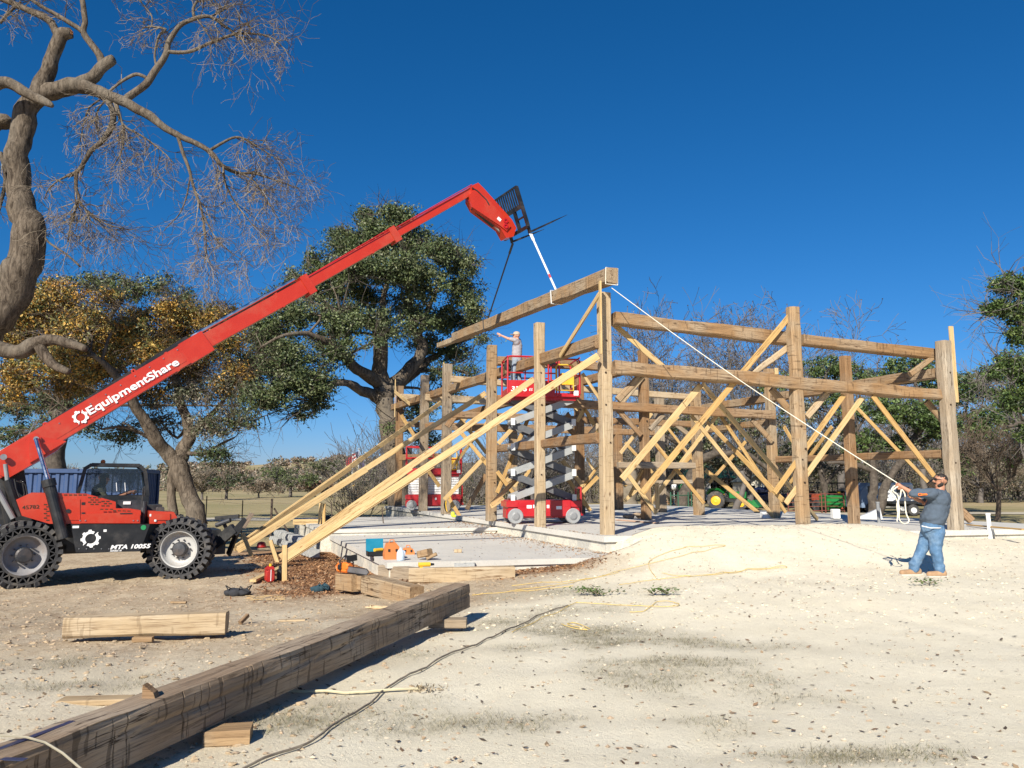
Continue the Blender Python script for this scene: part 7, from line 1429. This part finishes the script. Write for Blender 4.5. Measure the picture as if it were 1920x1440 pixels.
# chainsaw on the notched beam
p = NBT + NBD * .30 + V((-.02, -.02, 0)) ; t = thing('chainsaw', p, 'orange chainsaw resting on the notched beam', 'chainsaw'); M_ = M_at(p, math.atan2(NBD.y, NBD.x) + .12, 1.15)
mb = MB(M_); mb.cbox((-.10, 0, .085), (.17, .24, .14), .025, Matrix.Rotation(PI / 2, 3, 'Z')); mb.cbox((-.02, -.03, .11), (.12, .16, .12), .03, Matrix.Rotation(PI / 2, 3, 'Z')); mb.build('engine_housing', ORANGE, t)
mb = MB(M_); mb.tube([(-.17, 0, .10), (-.28, 0, .13), (-.33, 0, .09), (-.30, 0, .03), (-.18, 0, .02)], .018, 6); mb.build('rear_handle', ORANGE, t)
mb = MB(M_); mb.tube([(-.08, -.1, .08), (-.10, -.11, .20), (-.07, -.04, .26), (-.05, .06, .25), (-.04, .1, .14)], .013, 6); mb.bar((.05, -.09, .22), (.05, .09, .24), .02, .09, up=(0, 0, 1)); mb.cbox((-.1, -.09, .10), (.05, .08, .08), .01); mb.build('front_handle', BLACK, t)
mb = MB(M_); mb.prism([(.04, -.06, .04), (.50, -.06, .035), (.54, -.06, .055), (.54, -.06, .085), (.50, -.06, .105), (.04, -.06, .11)], (0, -.006, 0), (0, .006, 0)); mb.build('guide_bar', STEEL, t); mb = MB(M_); mb.tube([(.04, -.06, .035), (.50, -.06, .03), (.55, -.06, .07), (.50, -.06, .11), (.04, -.06, .115)], .008, 5); mb.build('chain', DARKSTEEL, t)
# cases and jug on the patio
p = onz(703, 1043, PZ1); t = thing('tool_case', p, 'open teal tool case with a yellow drill inside on the patio corner', 'tool case'); M_ = M_at(p + V((0, .1, 0)), .35)
mb = MB(M_); mb.bar((0, .14, .03), (0, .20, .34), .36, .05, up=(0, 1, 0)); mb.build('lid', TEAL, t); mb = MB(M_)
for a, b_, w_ in (((-.18, 0, .05), (.18, 0, .05), .0),): mb.bbox((-.18, -.14, 0), (.18, .14, .02)); mb.bbox((-.18, -.14, 0), (.18, -.125, .10)); mb.bbox((-.18, -.14, 0), (-.165, .14, .10)); mb.bbox((.165, -.14, 0), (.18, .14, .10))
mb.build('tray', BLACK, t); 
def drill(p, a, s, label):
    t = thing('cordless_drill', p, label, 'drill'); M_ = M_at(p, a, s) @ Matrix.Translation((0, 0, .05)) @ Matrix.Rotation(PI / 2 * .96, 4, 'X')
    mb = MB(M_); mb.cyl((-.09, 0, 0), (.09, 0, 0), .035, 12); mb.bar((-.04, 0, 0), (-.07, -.15, 0), .045, .035, up=(0, 0, 1)); mb.build('body', YELLOW, t); mb = MB(M_); mb.cyl((.09, 0, 0), (.15, 0, 0), .022, 10, .015); mb.cbox((-.07, -.17, 0), (.11, .05, .06), .01); mb.build('chuck', BLACK, t); return t
drill(p + V((.06, .05, .07)), .8, 1.1, 'yellow and black drill lying in the open teal case')
drill(LBT + LBD * .28 + V((0, -.02, -.01)), .25, 1.2, 'yellow drill lying on the end of the tan beam')
def case(px, py, w_, d_, h_, a, mat, label):
    p = onz(px, py, PZ1) + V((0, .08, 0)); t = thing('carry_case', p, label, 'case'); M_ = M_at(p, a)
    mb = MB(M_); mb.prism([(-w_ / 2, 0, 0), (w_ / 2, 0, 0), (w_ / 2 + .01, 0, h_ * .35), (w_ / 2 - .02, 0, h_ * .75), (w_ * .2, 0, h_), (-w_ * .35, 0, h_ * .96), (-w_ / 2 + .01, 0, h_ * .6), (-w_ / 2 - .01, 0, h_ * .3)], (0, -d_ / 2, 0), (0, d_ / 2, 0)); mb.build('shell', mat, t)
    mb = MB(M_); mb.tube([(-w_ * .2, 0, h_ * .95), (-w_ * .12, 0, h_ + .05), (w_ * .12, 0, h_ + .05), (w_ * .18, 0, h_ * .95)], .011, 6); mb.build('handle', mat, t); mb = MB(M_)
    for x in (-w_ * .25, w_ * .25): mb.box((x, -d_ / 2 - .006, h_ * .55), (.04, .012, .05))
    mb.build('latch', BLACK, t)
case(733, 1049, .30, .22, .33, .35, TAN_ORANGE, 'upright orange-brown chainsaw case next to the water jug'); case(764, 1040, .26, .16, .14, .2, TAN_ORANGE, 'small orange-brown box behind the water jug')
p = onz(751, 1051, PZ1); t = thing('water_jug', p, 'translucent bluish plastic water jug on the patio', 'jug'); mb = MB(); mb.smooth = True; mb.lathe(p, (0, 0, 1), [(0, 0), (.07, 0), (.078, .02), (.078, .14), (.06, .19), (.025, .225), (.022, .25), (0, .25)], 18); mb.build('jug', JUG, t); mb = MB(); mb.tube([p + V((.05, 0, .19)), p + V((.085, 0, .17)), p + V((.078, 0, .1))], .012, 6); mb.build('handle', JUG, t)
# boxes, bucket, bits on the slabs
p = onz(583, 985, PZ2) + V((-.5, 1.2, 0)); p.z = PZ2 - .05
t = thing('lumber_offcuts', p, 'small stack of yellow board ends on the far end of the patio', 'lumber')
for k in range(6): member('board', p + V((-.4, .05 * (k % 3), .05 + .09 * (k // 3))), p + V((.5, .05 + .16 * (k % 3), .05 + .09 * (k // 3))), .14, .08, LUMBER, t, jit=.001, ch=.004, seed=k)
p2 = p + V((.55, .1, .16)); 
p3 = onz(590, 985, PZ2) + V((0, .6, 0)); t = thing('upright_board', p3, 'yellow board standing on end behind the patio', 'board'); member('board', p3 + V((0, 0, -.1)), V((p3.x + .02, p3.y, at(588, 943, p3.y).z)), .10, .045, LUMBER, t, up=(0, 1, 0), jit=.001, seed=77); member('board', p3 + V((.14, 0, -.1)), V((p3.x + .14, p3.y, at(588, 943, p3.y).z - .02)), .10, .045, LUMBER2, t, up=(0, 1, 0), jit=.001, seed=78)
p = onz(612, 982, PZ2); t = thing('work_helmet', p, 'black helmet sitting on the far patio slab behind the props', 'helmet'); mb = MB(); mb.smooth = True; mb.lathe(p, (0, 0, 1), [(.20, 0), (.21, .08), (.18, .18), (.10, .25), (0, .27)], 16); mb.build('shell', BLACK, t)
p = onz(942, 955, SZ); t = thing('bucket', p, 'white bucket standing on the slab behind the third post', 'bucket'); mb = MB(); mb.lathe(p, (0, 0, 1), [(0, 0), (.14, 0), (.17, .36), (.175, .37), (.16, .37), (.15, .05), (0, .05)], 18); mb.build('pail', WHITE, t); mb = MB(); mb.tube([p + V((-.17, 0, .34)), p + V((-.12, 0, .45)), p + V((.12, 0, .45)), p + V((.17, 0, .34))], .006, 5); mb.build('handle', STEEL, t)
b0_, po = PP[836]
t = thing('hanging_cord', b0_ + V((0, 0, .3)), 'yellow and black coiled cords hung on the fourth post of the left wall', 'cord coil'); mb = MB(); rg = random.Random(9); c_ = onz(841, 965, SZ) + V((0, -.1, 0))
for k in range(7):
    w_ = rg.uniform(.08, .15); mb.tube([c_ + V((math.cos(a) * w_, rg.uniform(-.02, .02), .38 + math.sin(a) * .3)) for a in [2 * PI * i / 14 for i in range(15)]], .014, 5)
mb.build('coil', YELLOW, t); mb = MB()
for k in range(4): w_ = rg.uniform(.08, .14); mb.tube([c_ + V((math.cos(a) * w_ - .02, -.03 + rg.uniform(-.02, .02), .36 + math.sin(a) * .27)) for a in [2 * PI * i / 14 for i in range(15)]], .012, 5)
mb.build('black_coil', BLACK, t)
p = onz(849, 970, SZ); t = thing('neon_glove', p, 'neon yellow work glove at the foot of the fourth post', 'glove'); mb = MB(); mb.smooth = True; mb.ball(p + V((0, 0, .10)), (.07, .06, .10)); mb.ball(p + V((.05, 0, .04)), (.07, .05, .04)); mb.build('glove', NEON, t)
p = onz(1158, 976, SZ); q = onz(1232, 982, SZ); t = thing('loose_plank', p, 'pinkish plank lying flat on the slab beside the second-row post', 'plank'); member('plank', p + V((0, 0, .02)), q + V((0, 0, .02)), .18, .035, simple('pink_board', (.52, .34, .24), .8), t, jit=.002, seed=3)
p = onz(1194, 972, SZ); t = thing('rock_pile', p, 'small heap of tan rocks on the slab behind the near corner post', 'rocks'); rg = random.Random(4)
for k in range(9):
    mb = MB(); c_ = p + V((rg.uniform(-.38, .38), rg.uniform(-.2, .2), rg.uniform(.04, .14))); mb.ball(c_, (rg.uniform(.09, .16), rg.uniform(.08, .12), rg.uniform(.05, .09)), 7, 5); mb.build('rock', PEBD, t)
def pipe(px, yb, yt, Y, r, label, mat=WHITE):
    p = at(px, yb, Y); t = thing('plastic_pipe', p, label, 'pipe'); tz = at(px, yt, Y).z; mb = MB(); mb.cyl(V((p.x, p.y, SZ - .3)), V((p.x - .02, p.y, tz)), r, 12); mb.cyl(V((p.x - .02, p.y, tz)), V((p.x - .02, p.y, tz + .05)), r * 1.15, 12); mb.build('pipe', mat, t)
pw = onz(1856, 993, SZ); pipe(1856, 993, 966, pw.y, .05, 'white plastic pipe stub standing on the slab right of the corner post')
pw = onz(1649, 980, SZ); pipe(1649, 980, 944, pw.y, .05, 'grey pipe stub standing on the slab beside the white sheeting', MGREY)
pw = onz(1567, 974, SZ); t = thing('white_box', pw, 'small white box on the slab between the middle post and the dark post', 'box'); mb = MB(); mb.cbox(pw + V((0, 0, .18)), (.24, .22, .3), .02); mb.build('box', WHITE, t)
pw = onz(1441, 972, SZ); t = thing('white_box', pw, 'low white box at the foot of the second row post', 'box'); mb = MB(); mb.cbox(pw + V((0, .2, .10)), (.34, .3, .2), .02); mb.build('box', WHITE, t)
pw = onz(1638, 973, SZ); t = thing('plastic_sheet', pw, 'crumpled white plastic sheeting on the slab in front of the motorhome', 'sheeting'); mb = MB(); mb.smooth = True
mb.add([pw + V((-.6, 0, 0)), pw + V((.25, -.1, 0)), pw + V((.35, .3, 0)), pw + V((-.5, .35, 0)), pw + V((-.1, .05, .13)), pw + V((.28, .1, .36)), pw + V((.05, .25, .25))], [(0, 1, 4), (1, 5, 4), (1, 2, 5), (2, 6, 5), (4, 5, 6), (2, 3, 6), (3, 0, 4), (3, 4, 6)]); mb.build('sheet', WHITE, t)
p = onz(1855, 988, SZ); q = gpt(1905, 1022); t = thing('loose_plank', p, 'long thin board sloping off the slab edge at the right', 'plank'); member('plank', p + V((-.4, .3, .04)), q + V((.2, 0, .35)), .09, .035, LUMBER2, t, jit=.002, seed=5)
p = onz(1812, 985, SZ); t = thing('leaning_timber', p, 'dark timber leaning behind the right corner post', 'timber'); member('timber', p + V((-.5, .8, 1.2)), p + V((.5, .6, .1)), .2, .2, WOOD_RED, t, jit=.01, seed=6)
# blocks and fallen branches near the trees
for px, py, lab in ((1180, 958, 'old grey tree trunk standing behind the slab at the near corner post'),): 
    g = gz(px, 955, 48); t = thing('tree_stump', g, lab, 'trunk'); mb = MB(); mb.smooth = True; limb(mb, [(g, .55), (g + V((0, 0, 1.2)), .5), (g + V((.1, 0, 2.6)), .42)], 12); mb.build('trunk', TWIGL, t)
g = gz(1375, 965, 44); t = thing('forked_trunk', g, 'small grey leaning trunk in front of the green tractor', 'trunk'); mb = MB(); mb.smooth = True; limb(mb, [(g, .22), (g + V((.3, 0, .8)), .18), (g + V((.7, 0, 1.9)), .14), (g + V((.6, 0, 2.6)), .10)], 10); mb.build('trunk', TWIGG, t)
# ---------------------------------------------------------------- people: one continuous remeshed body each, clothes over it
SKIN = simple('skin', (.42, .20, .12), .55, var=.08, scale=8); SKIN2 = simple('skin_light', (.55, .29, .20), .55, var=.08, scale=8); HAIR = simple('dark_hair', (.018, .013, .010), .7, var=.3, scale=30)
TEE = simple('slate_shirt', (.068, .092, .125), .92, var=.12, scale=9, bmp=.004); TEE2 = simple('grey_shirt', (.33, .31, .33), .92, var=.1, scale=9); JEANS = simple('blue_jeans', (.075, .155, .27), .9, var=.22, scale=7, dirt=(.26, .34, .42), dirt_amt=.6, bmp=.004); BOOT = simple('tan_boot', (.36, .22, .12), .8, var=.15, dirt=(.5, .42, .3)); SOLE = simple('boot_sole', (.5, .46, .4), .8); CAPM = simple('tan_cap', (.45, .36, .27), .85); DENIM2 = simple('grey_jeans', (.22, .26, .31), .9, var=.2)
def remesh(caps, voxel, wrinkle=0.0, wscale=8.0, smooth=2):
    mb = MB()
    for a, ra, b_, rb in caps:
        a = V(a); b_ = V(b_); fl = 1.0
        n_ = 5; mb.tube([a.lerp(b_, i / n_) for i in range(n_ + 1)], [ra + (rb - ra) * i / n_ for i in range(n_ + 1)], 12)
        mb.ball(a, ra, 12, 8); mb.ball(b_, rb, 12, 8)
    me = bpy.data.meshes.new('tmp'); me.from_pydata([tuple(v_) for v_ in mb.v], [], mb.f); o = bpy.data.objects.new('tmp', me); COL.objects.link(o)
    r = o.modifiers.new('r', 'REMESH'); r.mode = 'VOXEL'; r.voxel_size = voxel; s = o.modifiers.new('s', 'SMOOTH'); s.factor = .5; s.iterations = smooth
    bpy.context.view_layer.update(); me2 = bpy.data.meshes.new_from_object(o.evaluated_get(bpy.context.evaluated_depsgraph_get())); bpy.data.objects.remove(o)
    if wrinkle:
        for v_ in me2.vertices: c_ = v_.co; k = noise.noise(V((c_.x * wscale, c_.y * wscale, c_.z * wscale * 1.8))) + .5 * noise.noise(c_ * wscale * 2.5); v_.co = c_ + v_.normal * k * wrinkle
    me2.polygons.foreach_set('use_smooth', [True] * len(me2.polygons)); return me2
def put(name, me, mat, parent, origin):
    me.materials.clear(); me.materials.append(mat); me.transform(Matrix.Translation(-V(origin))); me.name = name; o = bpy.data.objects.new(name, me); link(o, parent, origin); return o
def hand(caps, w, d, side, up, s=1.0, curl=.6):
    """palm and five curled fingers from wrist w along d"""
    d = V(d).normalized(); side = V(side).normalized(); up = d.cross(side).normalized(); caps.append((w, .027 * s, w + d * .055 * s, .034 * s)); k0 = w + d * .075 * s
    for i, (o_, L_) in enumerate(((-.030, .062), (-.010, .072), (.011, .068), (.030, .054))):
        a = k0 + side * o_ * s; b_ = a + (d * math.cos(curl) - up * math.sin(curl)) * L_ * .55 * s; c_ = b_ + (d * math.cos(curl * 2.2) - up * math.sin(curl * 2.2)) * L_ * .5 * s; caps += [(a - d * .03, .012 * s, a, .0105 * s), (a, .0105 * s, b_, .0095 * s), (b_, .0095 * s, c_, .008 * s)]
    a = w + d * .025 * s - side * .028 * s; b_ = a + (d * .6 - side * .6 - up * .3) * .05 * s; c_ = b_ + (d * .8 - up * .6) * .035 * s; caps += [(a, .014 * s, b_, .012 * s), (b_, .012 * s, c_, .009 * s)]
def head(caps, c, f, s=1.0):
    """head centre c, facing f: skull, jaw, nose, ears, brow"""
    f = V(f).normalized(); r = f.cross(V((0, 0, 1))).normalized(); c = V(c); u = V((0, 0, 1))
    caps += [(c + u * .03 * s, .088 * s, c + u * .03 * s - f * .03 * s, .09 * s), (c + f * .02 * s - u * .03 * s, .07 * s, c + f * .045 * s - u * .085 * s, .045 * s), (c + f * .085 * s + u * .015 * s, .014 * s, c + f * .112 * s - u * .018 * s, .016 * s), (c + f * .08 * s - u * .05 * s, .022 * s, c + f * .082 * s - u * .055 * s, .022 * s)]
    for q in (-1, 1): caps.append((c + r * q * .088 * s + u * .012 * s, .018 * s, c + r * q * .088 * s - u * .02 * s, .014 * s)); caps.append((c + f * .078 * s + r * q * .03 * s + u * .03 * s, .014 * s, c + f * .070 * s + r * q * .05 * s + u * .028 * s, .012 * s))
# the man pulling the tag line
YW = 13.2
for _ in range(8):
    p = at(1735, 1081, YW); YW += (p.z - H(p.x, p.y)) * 3.0
w_ = lambda x, y, dy=0.0: at(x, y, YW + dy)
base = w_(1740, 1081); base.z = H(base.x, base.y); W1 = thing('person', base, 'bearded man in slate t-shirt and jeans pulling a white rope at right', 'person')
def zz(p, z): q = V(p); q.z = z; return q
ha = w_(1684, 909, -.12); hb2 = w_(1700, 927, .05); gr_ = lambda p: H(p.x, p.y)
la = w_(1714, 1068, .10); lt = w_(1692, 1076, .06); lh = w_(1722, 1077, .12); ra_ = w_(1762, 1071, -.10); rt = w_(1743, 1079, -.16); rh = w_(1769, 1083, -.12)
for q in (lt, lh, rt, rh): q.z = gr_(q) + .045
la.z = gr_(la) + .13; ra_.z = gr_(ra_) + .13
hd_ = w_(1763, 902, 0); sh1 = w_(1748, 925, -.19); sh2 = w_(1764, 924, .19); el1 = w_(1717, 928, -.20); wr1 = w_(1693, 914, -.15); el2 = w_(1733, 942, .14); wr2 = w_(1710, 931, .08)
hipL = w_(1741, 998, .09); hipR = w_(1755, 998, -.09); knL = w_(1729, 1031, .11); knR = w_(1755, 1033, -.10); ch = w_(1757, 934, 0); be = w_(1746, 972, 0); pel = w_(1748, 990, 0)
caps = [(w_(1764, 913), .065, w_(1762, 920), .075), (w_(1759, 931, -.1), .10, w_(1762, 931, .1), .10), (ch, .15, be, .15), (be, .15, pel, .14), (sh1, .065, el1, .046), (el1, .05, wr1, .03), (sh2, .065, el2, .046), (el2, .05, wr2, .03),
    (hipL, .10, knL, .07), (knL, .07, la, .045), (hipR, .10, knR, .07), (knR, .07, ra_, .045), (la, .045, lh, .045), (lh, .045, lt, .035), (ra_, .045, rh, .045), (rh, .045, rt, .035)]
head(caps, hd_, (-1, .15, .12), 1.0); hand(caps, wr1, ha - wr1, (0, -.3, 1), None); hand(caps, wr2, (hb2 - wr2), (0, .3, 1), None)
put('body', remesh(caps, .011), SKIN, W1, base)
sc_ = [(w_(1757, 928, -.15), .105, w_(1763, 928, .15), .105), (w_(1759, 936, -.09), .175, w_(1763, 936, .09), .17), (w_(1757, 950, -.05), .18, w_(1750, 972, -.05), .19), (w_(1759, 950, .05), .18, w_(1751, 972, .05), .19), (w_(1747, 974), .19, w_(1748, 982), .185), (sh1, .098, w_(1711, 925, -.19), .068), (sh2, .098, w_(1728, 938, .15), .075)]
put('shirt', remesh(sc_, .014, .016, 8, 2), TEE, W1, base)
hem = MB(); 
js = [(w_(1748, 988, -.04), .178, w_(1750, 998, 0), .18), (w_(1750, 996, .06), .15, w_(1747, 998, .06), .15), (hipL, .125, knL, .096), (knL, .096, la + V((0, 0, .02)), .078), (hipR, .125, knR, .096), (knR, .096, ra_ + V((0, 0, .02)), .080), (la + V((0, 0, .04)), .082, la - V((0, 0, .02)), .085), (ra_ + V((0, 0, .04)), .084, ra_ - V((0, 0, .02)), .086)]
put('jeans', remesh(js, .014, .014, 8, 2), JEANS, W1, base)
for a, h_, t_ in ((la, lh, lt), (ra_, rh, rt)):
    put('boot', remesh([(a, .06, h_ + V((0, 0, .02)), .058), (h_ + V((0, 0, .01)), .055, t_, .048), (h_.lerp(t_, .5), .052, t_, .05)], .01, 0), BOOT, W1, base); mb = MB(); d_ = (t_ - h_).normalized(); mb.bar(zz(h_ - d_ * .055, gr_(h_) + .012), zz(t_ + d_ * .05, gr_(t_) + .012), .10, .024); mb.build('sole', SOLE, W1)
f_ = V((-1, .15, .12)).normalized(); put('hair', remesh([(hd_ + V((.012, 0, .045)), .088, hd_ + V((.035, -.005, .03)), .088), (hd_ + V((.05, 0, 0)), .07, hd_ + V((.05, 0, -.03)), .055)], .009, .003, 25, 1), HAIR, W1, base)
put('beard', remesh([(hd_ + f_ * .05 + V((0, 0, -.085)), .036, hd_ + f_ * .02 + V((0, 0, -.07)), .05), (hd_ + f_ * .09 + V((0, 0, -.045)), .018, hd_ + f_ * .088 + V((0, -.02, -.05)), .018), (hd_ + f_ * .01 + V((0, -.065, -.05)), .03, hd_ + f_ * .04 + V((0, -.04, -.085)), .035)], .008, .002, 30, 1), HAIR, W1, base)
mb = MB(); r_ = f_.cross(V((0, 0, 1))).normalized()
for q in (-1, 1): mb.bar(hd_ + f_ * .098 + r_ * q * .008 + V((0, 0, .022)), hd_ + f_ * .082 + r_ * q * .062 + V((0, 0, .022)), .012, .034); mb.bar(hd_ + f_ * .082 + r_ * q * .064 + V((0, 0, .028)), hd_ + r_ * q * .098 + V((0, 0, .022)), .006, .008)
mb.build('sunglasses', BLACK, W1)
sa = sh1.lerp(el1, .25) + V((0, -.098, .012)); X = (el1 - sh1).normalized() * -1; Yv = V((0, 0, 1)); Yv = (Yv - X * Yv.dot(X)).normalized(); Z = X.cross(Yv)
o_ = el1 + V((0, -.075, -.012)) ; text_obj('sleeve_lettering', 'Cimarron', Matrix(((X.x, Yv.x, Z.x, o_.x), (X.y, Yv.y, Z.y, o_.y), (X.z, Yv.z, Z.z, o_.z), (0, 0, 0, 1))), .055, .002, ORANGE, W1, bold=.003, sx=1.25)
mb = MB(); mb.tube([w_(1728, 986, -.21), w_(1745, 990, -.235), w_(1762, 990, -.22), w_(1769, 989, -.1)], .008, 5); mb.build('undershirt_hem', WHITE, W1)
# tag line and the coil hanging from his hands
rp = HBW(1147, 540, .0); ra1 = rp; rb1 = ha + V((.02, 0, .01)); t = thing('tag_line', ra1, 'taut white rope from the hanging beam to the man in jeans', 'rope'); mb = MB()
mb.tube([ra1.lerp(rb1, i / 16) + V((0, 0, -.10 * math.sin(PI * i / 16))) for i in range(17)], .0085, 6); mb.build('line', ROPE, t)
mb = MB(); pr = [HBW(1147, 518, 0) + hy * a_ + hz_ * b2 for a_, b2 in ((-.155, -.19), (.155, -.19), (.155, .19), (-.155, .19), (-.155, -.19))]; mb.tube(pr, .012, 6); mb.build('knot', ROPE, t)
for pts in ([(1686, 910), (1676, 912), (1671, 922), (1680, 935), (1686, 950), (1686, 972), (1693, 981), (1702, 980), (1704, 974), (1699, 962), (1697, 940), (1696, 925), (1686, 912)], [(1684, 912), (1674, 920), (1684, 930), (1684, 955), (1682, 978)], [(1690, 914), (1688, 930), (1682, 945), (1683, 960)]):
    mb = MB(); S = smoothpath([(w_(x, y, -.13 + .02 * i), 0) for i, (x, y) in enumerate(pts)], 5); mb.tube([q for q, _ in S], .011, 6); mb.build('hanging_bight', ROPE, t)
# the worker on the raised platform
dk = LM1 @ V((-.70, -.15, pz)); YP = dk.y; q_ = lambda x, y, dy=0.0: at(x, y, YP + dy)
kx = 969; W2 = thing('person', dk, 'worker in tan cap and pale t-shirt on the raised lift reaching out', 'person')
hd2 = q_(968, 630); ft = [V((q_(967, 700).x - .08, YP - .08, dk.z + .045)), V((q_(975, 700).x + .06, YP + .12, dk.z + .045))]
hp2 = [q_(967, 676, -.07), q_(971, 676, .09)]; kn2 = [(hp2[i] + ft[i]) / 2 + V((-.04, 0, .03)) for i in (0, 1)]; s1 = q_(966, 638, -.17); s2 = q_(973, 639, .17); e1 = q_(953, 635, -.2); h1 = q_(940, 629, -.2); e2 = q_(976, 654, .22); h2 = q_(970, 664, .2)
caps = [(q_(969.5, 635), .055, q_(970, 640), .06), (q_(969, 643, -.1), .10, q_(971, 643, .1), .10), (q_(970, 648), .13, q_(969, 668), .13), (q_(969, 668), .13, q_(969, 676), .135), (s1, .06, e1, .042), (e1, .04, h1, .027), (s2, .06, e2, .042), (e2, .04, h2, .027)]
for i in (0, 1): caps += [(hp2[i], .085, kn2[i], .06), (kn2[i], .06, ft[i] + V((.03, 0, .08)), .04), (ft[i] + V((.03, 0, .06)), .04, ft[i] + V((-.14, 0, 0)), .035)]
head(caps, hd2, (-1, .2, .15), .95); hand(caps, h1, V((-1, 0, .5)), (0, -.3, 1), None, 1.0, .15); hand(caps, h2, V((-1, -.3, -.2)), (0, .3, 1), None); put('body', remesh(caps, .012), SKIN2, W2, dk)
put('shirt', remesh([(q_(968, 642, -.12), .10, q_(972, 642, .12), .10), (q_(970, 648), .155, q_(969, 668), .155), (q_(969, 670), .155, q_(969, 676), .155), (s1, .075, s1.lerp(e1, .6), .065), (s2, .075, s2.lerp(e2, .6), .065)], .016, .008, 8), TEE2, W2, dk)
jc = [(q_(969, 678), .15, q_(969, 682), .15)]
for i in (0, 1): jc += [(hp2[i], .105, kn2[i], .08), (kn2[i], .08, ft[i] + V((.03, 0, .06)), .062)]
put('jeans', remesh(jc, .016, .007, 7), DENIM2, W2, dk)
for i in (0, 1): put('boot', remesh([(ft[i] + V((.04, 0, .03)), .055, ft[i] + V((-.15, 0, 0)), .042)], .012), BOOT, W2, dk)
mb = MB(); mb.smooth = True; mb.lathe(hd2 + V((.01, 0, .03)), (0, 0, 1), [(.105, 0), (.104, .04), (.085, .085), (.04, .105), (0, .11)], 18); mb.prism([hd2 + V((-.07, -.08, .035)), hd2 + V((-.17, -.055, .04)), hd2 + V((-.19, 0, .04)), hd2 + V((-.17, .055, .04)), hd2 + V((-.07, .08, .035))], (0, 0, 0), (0, 0, .01)); mb.build('cap', CAPM, W2)
# operator in the cab
oc = TM @ TL(192, 925, .7); f2 = TU; W3_ = thing('person', oc, 'operator in dark cap seated inside the cab of the telehandler', 'person'); hh = TM @ TL(195, 898, .7); cc = TM @ TL(186, 912, .7)
caps = [(hh - V((0, 0, .13)), .055, cc, .07), (cc + TV * -.12 - V((0, 0, .07)), .10, cc + TV * .12 - V((0, 0, .07)), .10), (cc - V((0, 0, .1)), .13, cc - V((0, 0, .45)), .15), (cc - V((0, 0, .45)), .12, cc - V((0, 0, .48)) + TU * .42, .08)]
for s in (-1, 1):
    a = cc + TV * .19 * s - V((0, 0, .08)); e_ = a + TU * .18 - V((0, 0, .24)); h_ = TM @ TL(246 if s < 0 else 240, 922, .7 + .2 * s); caps += [(a, .065, e_, .045), (e_, .04, h_, .03)]; hand(caps, h_, TU, V((0, 0, 1)), None)
head(caps, hh, TU, .95); put('body', remesh(caps, .013), SKIN, W3_, oc)
put('shirt', remesh([(cc + TV * -.13 - V((0, 0, .07)), .115, cc + TV * .13 - V((0, 0, .07)), .115), (cc - V((0, 0, .1)), .15, cc - V((0, 0, .45)), .17)] + [(cc + TV * .19 * s - V((0, 0, .08)), .08, cc + TV * .19 * s + TU * .16 - V((0, 0, .28)), .065) for s in (-1, 1)], .018, .008), simple('olive_shirt', (.10, .105, .075), .9), W3_, oc)
mb = MB(); mb.smooth = True; mb.lathe(hh + V((0, 0, .03)), (0, 0, 1), [(.102, 0), (.10, .045), (.08, .085), (0, .105)], 16); a = hh + V((0, 0, .035)); mb.prism([a + TU * .07 - TV * .08, a + TU * .18 - TV * .05, a + TU * .18 + TV * .05, a + TU * .07 + TV * .08], (0, 0, 0), (0, 0, .012)); mb.build('cap', FABRIC, W3_)
